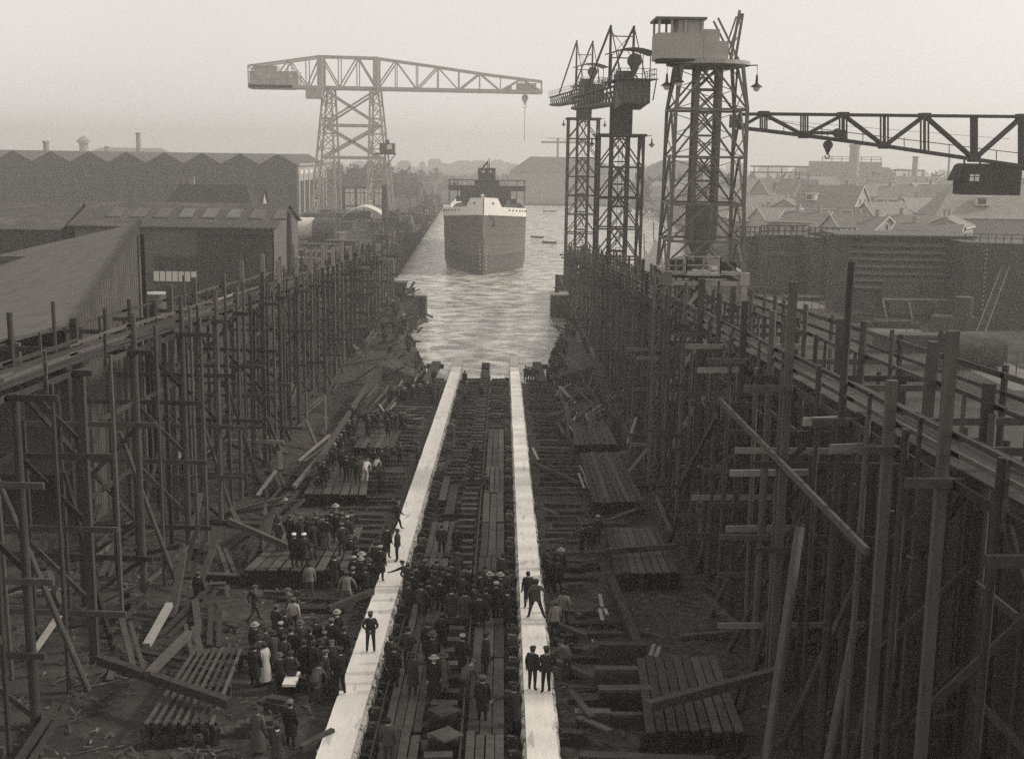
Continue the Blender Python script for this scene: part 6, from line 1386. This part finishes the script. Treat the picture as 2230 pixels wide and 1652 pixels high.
def head_at(px, py, h=1.72, base=None):
    """ground point below a head seen at this place; base = height above the slip floor"""
    r = ray(px, py); bb = base or 0.
    for P, hh in PLATS:
        t = (6.9 + hh + .05 + h - H) / (r.z + .05 * r.y); p = O + r * t
        if all(((P[(i + 1) % 4].x - P[i].x) * (p.y - P[i].y) - (P[(i + 1) % 4].y - P[i].y) * (p.x - P[i].x)) < .0 for i in range(4)): return Vector((p.x, p.y, p.z - h))
    t = (6.9 + bb + h - H) / (r.z + .05 * r.y); p = O + r * t
    if base is None and not (-13 < p.x < 10) and slip_z(p.y) < 3.2: t = (3.2 + h - H) / r.z; p = O + r * t
    return Vector((p.x, p.y, p.z - h))
def onway(px, py, side, h=1.72):
    """a figure standing on a launching way (py = top of head)"""
    r = ray(px, py); t = (7.6 + h - H) / (r.z + .05 * r.y); p = O + r * t; c = LX if side < 0 else RX
    return Vector((max(c - .42, min(c + .42, p.x)), p.y, way_z(p.y)))
Dx = lambda x, y: (479.7 + x * .2049, 1044 + y * .2049)
Ex = lambda x, y: (479.7 + x * .2024, 1297.9 + y * .2024)
Fx = lambda x, y: (790 + x * .2049, 1156.8 + y * .2049)
Gx = lambda x, y: (733.6 + x * .3416, 507.9 + y * .3416)
Hx = lambda x, y: (733.6 + x * .3512, 1072.2 + y * .3512)
bl, dk_, md, lt, pa, wh = 'c_black', 'c_dark', 'c_mid', 'c_light', 'c_pale', 'c_white'
# --- on the white ways
person(onway(*Ex(1615, 168), -1), 'behind', -2, bl, bl, 'cap', 'h_mid', 'man in dark suit and grey cap alone on the white way, hands behind his back')
p = onway(*Ex(1365, 598), -1); p.x = LX - .45
person(p, 'relax', -40, bl, bl, 'cap', 'h_dark', 'stout man in black standing at the edge of the white way below the lone man', None, 'jacket', 1.1)
person(onway(*Hx(262, 338), -1), 'stand', 12, bl, bl, 'cap', 'h_pale', 'man in long black coat and pale cap walking on the white way in the crowd', None, 'overcoat', 1.04)
p = onway(*Hx(350, 225), -1); p.x = LX + .1; person(p, 'relax', -80, bl, bl, 'cap', 'h_dark', 'man in black facing sideways, elbow bent, beyond the pale capped man on the way')
p = onway(*Hx(325, 205), -1); p.x = LX - .48; person(p, 'stand', 30, bl, bl, 'hat', 'h_dark', 'man in dark coat, white shirt front showing, beside the one with bent elbow', None, None, 1., True)
p = onway(*Dx(1870, 228), -1); p.x = LX - .45; person(p, 'stride', 60, bl, bl, 'cap', 'h_mid', 'man in black with grey cap stepping up onto the white way, beyond the others')
p = head_at(*Fx(380, 300), base=.3); p.x = -4.35; person(p, 'reach', -15, bl, bl, 'cap', 'h_dark', 'dark figure leaning one arm on the white way at the front of the central crowd')
p = onway(1190 * .3512 + 733.6, 955 * .3512 + 1072.2, 1); p.x = RX - .22; person(p, 'stand', 25, bl, bl, 'cap', 'h_dark', 'thin man in dark cap, half hidden by the broad man beside him on the way', None, 'jacket')
p = onway(1236 * .3512 + 733.6, 968 * .3512 + 1072.2, 1); p.x = RX + .28; person(p, 'pockets', -20, dk_, bl, 'cap', 'h_dark', 'broad man in dark jacket, hands in pockets, in the close pair on the white way', None, None, 1.04)
p = onway(*Hx(1240, 552), 1); p.x = RX + .12; person(p, 'straddle', -5, md, bl, 'cap', 'h_dark', 'man in drab jacket standing with legs wide apart on the white way', None, None, 1.05)
p = onway(*Hx(1210, 490), 1); p.x = RX - .2; person(p, 'stand', -10, bl, bl, 'hair', 'h_dark', 'bareheaded dark figure on the white way directly behind the man with wide set legs')
p = head_at(*Hx(1350, 905)); p.x = 2.75; person(p, 'reach', -25, md, dk_, 'cap', 'h_dark', 'worker leaning with one arm stretched onto the white way beside the pair of capped men')
person(head_at(*Hx(1355, 672)), 'stand', -15, lt, dk_, 'cap', 'h_mid', 'man in light jacket and cap beside the way, nearer than the other light jacket')
person(head_at(*Hx(1408, 605)), 'relax', 15, lt, bl, 'hair', 'h_dark', 'man in light jacket, the farther of two in light jackets beside the way')
for i, (cx_, cy_) in enumerate([(1240, 350), (1300, 350), (1345, 345), (1390, 355), (1275, 395), (1330, 405), (1372, 410)]):
    p = head_at(*Hx(cx_, cy_)); p.x = max(p.x, 2.4); person(p, 'stand' if i % 2 else 'relax', random.uniform(-40, 40), bl, bl, 'cap' if i != 3 else 'hat', 'h_dark' if i != 3 else 'h_pale', 'man in black packed in the tight group beside the way nearer the tower cranes', 'tight group in black beside the way', None, 1.03)
person(head_at(*Hx(1620, 142)), 'stand', -20, bl, bl, 'cap', 'h_pale', 'man in black with a pale cap among three men by the scrap strewn platform', None)
person(head_at(*Hx(1525, 195)), 'point2', -50, dk_, bl, 'hair', 'h_dark', 'man with bare head and raised arm among three men by the scrap strewn platform')
person(head_at(*Hx(1575, 185)), 'stand', 30, bl, bl, 'cap', 'h_dark', 'man in black with dark cap between two others by the scrap strewn platform', None, 'overcoat')
# --- middle of the slip
for (cx_, cy_, po, fa, jk, tr, ht, hc_, lab) in [
    (885, 1338, 'stand', 5, bl, bl, 'hair', 'h_dark', 'burly dark man standing alone on the cross timbers midway down the slip'),
    (862, 1478, 'akimbo', 0, md, dk_, 'hair', 'h_dark', 'man in drab jacket with elbows out on the cross timbers midway down the slip'),
    (950, 1522, 'stand', 20, md, bl, 'cap', 'h_mid', 'man standing close to the one with elbows out midway down the slip'),
    (665, 1440, 'stand', -10, lt, md, 'cap', 'h_mid', 'man in light work clothes at the inner edge of the way midway down the slip'),
    (815, 875, 'stand', 0, bl, bl, 'hair', 'h_dark', 'dark figure standing at the very water edge between the ways'),
    (920, 965, 'relax', 10, dk_, bl, 'cap', 'h_dark', 'man in dark clothes a few steps up from the water between the ways'),
    (812, 985, 'bend', 20, dk_, bl, 'cap', 'h_dark', 'man bending down near the water between the ways'),
    (618, 862, 'stand', 0, bl, bl, 'cap', 'h_dark', 'dark figure at the water edge outside the way by the broken timber end')]:
    person(head_at(*Gx(cx_, cy_)), po, fa, jk, tr, ht, hc_, lab)
for cx_, cy_, lab in ((658, 1840 - 210, 'x'),): pass
person(head_at(*Gx(180, 1432), h=1.6), 'bend', 15, wh, wh, 'cap', 'h_pale', 'worker all in white, white trousers too, bending forward among dark clothed men')
person(head_at(*Gx(242, 1420), h=1.6), 'bend', 25, pa, dk_, 'cap', 'h_mid', 'worker in a white jacket and dark trousers bending forward beside the one all in white')
for i, (cx_, cy_) in enumerate([(205, 1330), (238, 1375), (285, 1365), (100, 1400), (60, 1420), (130, 1440), (280, 1480), (400, 1335), (520, 1335), (30, 1385), (320, 1345)]):
    person(head_at(*Gx(cx_, cy_)), random.choice(['stand', 'relax', 'pockets']), random.uniform(-40, 40), random.choice([bl, dk_]), bl, random.choice(['cap', 'cap', 'hat']), random.choice(['h_mid', 'h_dark', 'h_mid']), 'man in dark clothes standing around the workers in white overalls', 'men around the workers in white')
# --- the central crowd between the ways
CG = 'crowd between the two launching ways'
CC = [(660, 300, 'cap', 'h_mid'), (785, 298, 'cap', 'h_mid'), (850, 370, 'hair', ''), (940, 318, 'cap', 'h_dark'), (1005, 225, 'cap', 'h_mid'), (910, 395, 'cap', 'h_dark'), (1130, 370, 'cap', 'h_dark'), (1240, 425, 'hat', 'h_dark'), (480, 330, 'cap', 'h_mid'), (560, 350, 'cap', 'h_dark'),
      (620, 555, 'cap', 'h_dark'), (820, 500, 'cap', 'h_dark'), (700, 520, 'cap', 'h_dark'), (480, 540, 'cap', 'h_dark'), (520, 430, 'cap', 'h_dark'), (1180, 560, 'cap', 'h_dark'), (1310, 600, 'cap', 'h_dark'), (1460, 560, 'cap', 'h_dark'), (1300, 360, 'cap', 'h_dark'), (1060, 450, 'cap', 'h_dark'), (760, 420, 'cap', 'h_dark'), (1390, 400, 'cap', 'h_dark'), (1530, 420, 'cap', 'h_dark'), (1240, 660, 'hair', '')]
for i, (cx_, cy_, ht, hc_) in enumerate(CC):
    person(head_at(*Fx(cx_, cy_), base=.3), random.choice(['stand', 'relax', 'pockets', 'stand']), random.uniform(-35, 35), random.choice([bl, dk_, bl]), bl, ht, hc_ or 'h_dark', 'man in dark clothes standing in the thick of the crowd between the ways', CG, 'overcoat' if i % 4 == 0 else None)
for (cx_, cy_, po, fa, jk, tr, ht, hc_, ct, col_, lab) in [
    (1350, 440, 'stand', 15, bl, bl, 'hat', 'h_pale', 'overcoat', False, 'man in black coat with a pale banded hat in the crowd between the ways'),
    (1465, 445, 'stand', -10, bl, bl, 'hat', 'h_pale', 'overcoat', False, 'man in black coat with a plain pale hat in the crowd between the ways'),
    (1420, 538, 'stand', 0, bl, bl, 'cap', 'h_pale', 'overcoat', False, 'man with a round pale cap just below the two pale hats in the central crowd'),
    (1490, 240, 'stand', 0, dk_, bl, 'hair', 'h_dark', None, False, 'bareheaded man standing clear at the front of the crowd on the plank gangway'),
    (945, 600, 'stand', 5, md, md, 'hair', 'h_dark', 'overcoat', True, 'man in long drab coat with a white collar in the central crowd'),
    (1085, 628, 'stand', -5, md, dk_, 'hair', 'h_dark', 'overcoat', False, 'man in long drab coat without collar next to the one with the white collar'),
    (1540, 615, 'stand', 5, bl, bl, 'hair', 'h_dark', 'overcoat', True, 'man in black coat with a white collar on the gangway edge beside the way'),
    (690, 950, 'stand', 0, dk_, bl, 'cap', 'h_dark', 'overcoat', False, 'man in a long dark coat standing just above the man in the soft hat'),
    (480, 1010, 'pockets', 0, dk_, bl, 'hair', 'h_dark', None, False, 'bareheaded man with hands in pockets on the nearer gangway'),
    (740, 1078, 'stand', -30, bl, bl, 'hat', 'h_mid', 'overcoat', False, 'person in black coat and soft grey hat in front of the long coated man'),
    (1060, 1095, 'stand', 0, bl, bl, 'cap', 'h_pale', None, False, 'man with a large pale cap in front of the crowd beside the keel blocks'),
    (1310, 1075, 'stand', 75, bl, bl, 'cap', 'h_dark', 'overcoat', False, 'man in a long black coat standing sideways alone on the plank gangway'),
    (530, 1290, 'point', 20, dk_, bl, 'hat', 'h_dark', 'overcoat', False, 'man in dark hat stretching one arm out sideways near the capped blocks'),
    (755, 1322, 'stand', 160, bl, bl, 'cloche', 'h_pale', 'dress', True, 'woman in black with a pale hat looking back towards the camera'),
    (850, 1300, 'stand', 10, md, dk_, 'cloche', 'h_mid', 'overcoat', False, 'woman in a drab coat close beside the woman with the pale hat'),
    (1075, 1330, 'bend', 40, md, dk_, 'cap', 'h_mid', None, False, 'man in drab jacket bending over beside the keel blocks'),
    (300, 1110, 'stand', 20, bl, bl, 'cap', 'h_dark', 'overcoat', False, 'man in black at the crowd edge beside the tallow smeared wedges'),
    (330, 1210, 'stand', 0, bl, bl, 'cap', 'h_dark', 'overcoat', False, 'second man in black nearer the camera beside the tallow smeared wedges'),
    (840, 870, 'relax', 0, bl, bl, 'cap', 'h_dark', 'overcoat', False, 'tall man in black overcoat on the nearer gangway between two groups'),
    (1275, 1535, 'stand', 5, bl, bl, 'cap', 'h_mid', 'overcoat', False, 'man in black coat with a grey cap near the capped blocks on the plank gangway')]:
    person(head_at(*Fx(cx_, cy_), base=.45), po, fa, jk, tr, ht, hc_, lab, None, ct, 1., col_)
person(head_at(*Hx(1100, 1195), base=.3), 'point2', -30, bl, bl, 'hair', 'h_dark', 'man in black coat reaching a board towards the man in the grey cap', None, 'overcoat')
person(head_at(*Hx(318, 1395), base=.4), 'stand', 10, md, dk_, 'hair', 'h_dark', 'bareheaded man in drab jacket lowest of all on the gangway nearer the sheds')
person(head_at(*Hx(650, 200), base=.3), 'stand', 0, dk_, bl, 'hair', 'h_dark', 'bareheaded man a little ahead of the central crowd on the gangway')
person(head_at(*Hx(745, 208), base=.3), 'stand', 10, bl, bl, 'cap', 'h_dark', 'man in black ahead of the central crowd beside the keel blocks', None, 'overcoat')
# --- crowd outside the way on the shed side
for (cx_, cy_, po, fa, jk, tr, ht, hc_, ct, col_, lab) in [
    (600, 95, 'stand', 30, dk_, bl, 'cap', 'h_mid', 'overcoat', False, 'man in dark coat and dull cap next to the man in the blotched pale jacket'),
    (785, 20, 'stand', 10, pa, dk_, 'cap', 'h_mid', None, False, 'man in a pale blotched jacket among dark coats below the striding man'),
    (372, 292, 'stand', 10, bl, bl, 'hat', 'h_pale', 'overcoat', False, 'man in black coat with a pale banded felt hat beside the slatted platform'),
    (648, 278, 'stand', 5, bl, bl, 'cap', 'h_pale', 'overcoat', False, 'man in black with a pale flat cap in the near crowd by the slatted platform'),
    (860, 268, 'stand', -5, dk_, bl, 'hat', 'h_mid', 'overcoat', False, 'man in dark coat and grey felt hat in the middle of the near crowd'),
    (1020, 240, 'stand', -5, bl, bl, 'hat', 'h_dark', 'overcoat', False, 'man in long black coat and dark felt hat in the near crowd'),
    (1195, 240, 'stand', 20, bl, bl, 'cap', 'h_mid', None, True, 'man in dark suit with grey cap and white collar close to the way'),
    (1255, 155, 'stand', 10, bl, bl, 'hat', 'h_pale', None, True, 'man with a pale hat and white collar close to the way'),
    (1120, 330, 'stand', 0, dk_, bl, 'cap', 'h_mid', None, False, 'small figure with cap peeping between the dark coats by the way'),
    (1198, 470, 'stand', 170, dk_, bl, 'cap', 'h_mid', 'overcoat', False, 'man with cap looking back towards the camera beside the way'),
    (1128, 578, 'relax', 95, bl, bl, 'cap', 'h_mid', 'overcoat', True, 'man in black coat with open white shirt front facing the stout man in black'),
    (635, 562, 'stand', -20, bl, bl, 'hat', 'h_mid', 'overcoat', False, 'boy in black with wide grey hat next to the woman in the pale coat'),
    (470, 500, 'stand', -60, pa, md, 'hair', 'h_dark', 'dress', False, 'woman in a long pale coat at the corner of the slatted platform'),
    (365, 520, 'stand', 10, bl, bl, 'hair', 'h_dark', 'overcoat', False, 'dark figure standing close beside the woman in the pale coat'),
    (750, 1120, 'stand', 15, bl, bl, 'cap', 'h_mid', 'overcoat', False, 'man in black with a grey cap by the near foot of the white way'),
    (395, 1195, 'stand', 10, md, md, 'cloche', 'h_dark', 'dress', False, 'woman with a dark hat and drab coat in the near corner'),
    (610, 1310, 'stand', 0, dk_, dk_, 'hair', 'h_dark', 'dress', True, 'girl with a broad white collar in the near corner'),
    (1010, 690, 'bend', 20, md, dk_, 'hair', 'h_dark', None, False, 'man stooping behind the one with the open shirt front')]:
    person(head_at(*Ex(cx_, cy_)), po, fa, jk, tr, ht, hc_, lab, None, ct, .88 if 'boy' in lab or 'girl' in lab or 'small' in lab else 1., col_)
NG = 'near crowd between the slatted platforms and the way'
for i, (cx_, cy_) in enumerate([(690, 150), (480, 330), (760, 330), (560, 380), (900, 470), (1000, 480), (1330, 330), (690, 420), (760, 590), (1080, 470), (420, 420), (960, 340)]):
    person(head_at(*Ex(cx_, cy_)), random.choice(['stand', 'relax', 'pockets']), random.uniform(-40, 40), random.choice([bl, bl, dk_]), bl, random.choice(['cap', 'cap', 'hat']), 'h_dark', 'person in dark clothes filling the near crowd beside the slatted platform', NG, 'overcoat' if i % 2 else None)
for (cx_, cy_, po, fa, jk, tr, ht, hc_, ct, col_, lab) in [
    (345, 1125, 'stride', 60, dk_, dk_, 'cap', 'h_mid', None, False, 'man striding alone across the bare ground under the staging'),
    (735, 1155, 'stride', -60, dk_, bl, 'cap', 'h_mid', None, False, 'man in cap moving away past the crowd with a board in his hand'),
    (945, 885, 'stand', -10, lt, md, 'hair', 'h_dark', None, False, 'worker in a light jacket standing before the middle slatted platform'),
    (1215, 800, 'stand', 10, bl, bl, 'hair', 'h_dark', 'overcoat', True, 'man in black coat with a bright white collar before the middle slatted platform'),
    (1340, 975, 'straddle', 0, lt, lt, 'cap', 'h_mid', None, False, 'worker in light jacket and trousers stooping behind the white way crowd'),
    (1420, 815, 'stand', 10, bl, bl, 'cap', 'h_pale', None, False, 'man in black with a round pale cap next to the woman in the broad hat'),
    (1500, 775, 'stand', 10, bl, bl, 'cloche', 'h_pale', 'dress', False, 'woman in black with a broad pale hat beside the way'),
    (1495, 830, 'stand', 0, bl, bl, 'hat', 'h_pale', None, False, 'man in a pale hat directly in front of the woman in the broad hat'),
    (1410, 930, 'stand', 0, bl, bl, 'cap', 'h_mid', None, True, 'man with white collar behind the stooping worker'),
    (740, 375, 'stand', 20, bl, bl, 'cap', 'h_mid', 'overcoat', False, 'man in black with a grey cap on the middle slatted platform'),
    (1225, 265, 'stand', 0, dk_, dk_, 'cloche', 'h_pale', 'dress', False, 'woman with a broad pale hat at the back of the crowd near the middle platform'),
    (1350, 385, 'relax', 15, dk_, bl, 'cap', 'h_pale', None, False, 'man in a pale cap standing near the woman at the back of the crowd'),
    (1130, 405, 'stand', 0, dk_, lt, 'hair', 'h_dark', None, False, 'man in dark jacket and light trousers on the middle slatted platform'),
    (888, 572, 'stand', 0, bl, bl, 'cap', 'c_white', 'overcoat', False, 'man in black wearing a round white cap at the edge of the middle platform'),
    (782, 572, 'stand', 10, bl, bl, 'cap', 'c_white', 'overcoat', False, 'man in black wearing a tilted white cap at the edge of the middle platform'),
    (1410, 540, 'stand', 10, md, bl, 'cap', 'h_mid', None, False, 'man in a drab jacket at the end of the middle platform'),
    (560, 265, 'relax', 30, md, md, 'hair', 'h_dark', None, False, 'worker in drab clothes among the poles by the middle platform'),
    (690, 205, 'stand', 0, dk_, bl, 'hat', 'h_pale', None, False, 'man in a pale hat far back among the poles by the middle platform'),
    (1600, 615, 'bend', 30, lt, dk_, 'hair', 'h_dark', None, False, 'worker in light jacket bending near the men stepping onto the way'),
    (1680, 600, 'stand', 10, bl, bl, 'cap', 'h_dark', 'overcoat', False, 'man in black close behind the bending worker in the light jacket')]:
    person(head_at(*Dx(cx_, cy_), base=(.95 if 'on the middle slatted' in lab else None)), po, fa, jk, tr, ht, hc_, lab, None, ct, 1., col_)
MG = 'crowd around the middle slatted platform'
for i, (cx_, cy_) in enumerate([(850, 400), (920, 395), (1010, 350), (1080, 370), (1290, 350), (1390, 325), (980, 450), (1230, 340), (860, 700), (960, 690), (1580, 840), (1540, 930), (1650, 660), (1290, 460), (1180, 320), (1450, 700), (1380, 600), (620, 420)]):
    person(head_at(*Dx(cx_, cy_)), random.choice(['stand', 'relax', 'pockets']), random.uniform(-40, 40), random.choice([bl, bl, dk_]), bl, random.choice(['cap', 'cap', 'hat']), random.choice(['h_dark', 'h_mid']), 'man in dark clothes in the crowd around the middle slatted platform', MG, 'overcoat' if i % 3 == 0 else None)
for px, py, lab in ((431, 1245, 'man in black standing under the staging behind the poles, white cuffs showing'), (272, 1270, 'dark figure under the staging near the edge of the picture')):
    person(head_at(px, py), 'stand', 20, bl, bl, 'cap', 'h_mid', lab, None, 'overcoat')
# --- far crowds on the quays
def crowd(n, fn, lab, grp, jks=(bl, bl, dk_), hats=('h_dark', 'h_dark', 'h_mid', 'h_pale')):
    for i in range(n):
        p = fn(i); person(p, random.choice(['stand', 'relax', 'pockets', 'stand', 'akimbo']), random.uniform(-50, 60), random.choice(jks), random.choice((bl, bl, md)), random.choice(['cap', 'cap', 'hat', 'hair']), random.choice(hats), lab, grp, 'overcoat' if i % 3 == 0 else None)
def far_left(i):
    px, py = Gx(random.uniform(300, 640), random.uniform(930, 990)); p = head_at(px, py); return p
crowd(18, far_left, 'onlooker in the dark row across the slip just above the water on the shed side', 'row of onlookers near the water on the shed side')
crowd(18, lambda i: head_at(*Gx(random.uniform(80, 440), random.uniform(1090, 1190))), 'onlooker in the cluster beside the far pale boards on the shed side', 'cluster of onlookers beside the far pale boards', hats=('h_dark', 'h_mid'))
foot = [(705, 1005), (712, 988), (722, 975), (728, 965), (735, 952), (742, 945), (700, 1018), (692, 1030), (748, 930), (740, 920), (770, 905), (776, 890), (765, 880), (760, 915)]
crowd(len(foot), lambda i: head_at(*foot[i]), 'onlooker in the line of men along the foot of the shed side staging', 'line of men along the foot of the staging', hats=('h_mid', 'h_pale', 'h_mid'))
crowd(26, lambda i: (lambda y: Vector((-13.3 - random.uniform(0, 6), y, 3.2)))(random.uniform(140, 192)), 'onlooker standing on the quay above the slip end on the shed side', 'onlookers on the quay on the shed side')
p = Vector((-13.25, 152, 3.2)); person(p, 'stand', 0, bl, bl, 'cap', 'h_dark', 'dark figure at the brink of the quay outlined against the bright water', None, None, 1.05)
p = Vector((-14.6, 151, 3.2)); person(p, 'stand', 20, bl, bl, 'cap', 'h_dark', 'figure with pale hands beside the one outlined at the brink of the quay')
def on_apron(pts, inset, tt):
    n = 4; f = tt * n; k = min(n - 1, int(f)); a = Vector(pts[k]).lerp(Vector(pts[k + 1]), f - k); sgn = 1 if pts[0][0] > 0 else -1
    x = a.x + sgn * inset; z0_ = a.z; xe_ = 10.02 if sgn > 0 else -13.02; return Vector((x, a.y, z0_ - .0))
crowd(28, lambda i: on_apron(APR[0], .25 + .55 * (i % 3) + random.uniform(0, .3), min(.97, .02 + i / 29)), 'onlooker in the dark throng along the water edge below the tower cranes', 'throng along the water edge below the tower cranes', hats=('h_dark',))
crowd(8, lambda i: on_apron(APR[1], .3 + random.uniform(0, .9), .05 + i / 9), 'onlooker on the sloping apron at the slip mouth below the shed side quay', 'onlookers on the shed side apron', hats=('h_dark',))
crowd(5, lambda i: head_at(*Gx(1205 + i * 17, 845 + random.uniform(-8, 25))), 'onlooker in the small knot standing right beside the way at the water', 'knot of onlookers beside the way at the water', hats=('h_dark',))
for px, py in ((790, 640), (815, 655), (800, 690)): pass
crowd(10, lambda i: (lambda y: Vector((-16.9 - random.uniform(0, 1.6), y, rail_l(y) - .92)))(random.uniform(120, 184)), 'spectator on the far end of the staging walkway on the shed side', 'spectators on the staging walkway')
crowd(8, lambda i: Vector((-22.5 - random.uniform(.5, 6) - 0, random.uniform(205, 330), 3.2)), 'distant spectator along the dock edge among the stores', 'distant spectators along the dock edge')
person(Vector((SX - .3, SY + 1.6, 15.4)), 'akimbo', 180, wh, md, 'cap', 'h_dark', 'man in white standing in the very bow of the ship')
person(Vector((SX - 8.0, BY + 1.2, 16.55)), 'stand', 180, bl, bl, 'cap', 'h_dark', 'dark figure on the end of the ship bridge wing')
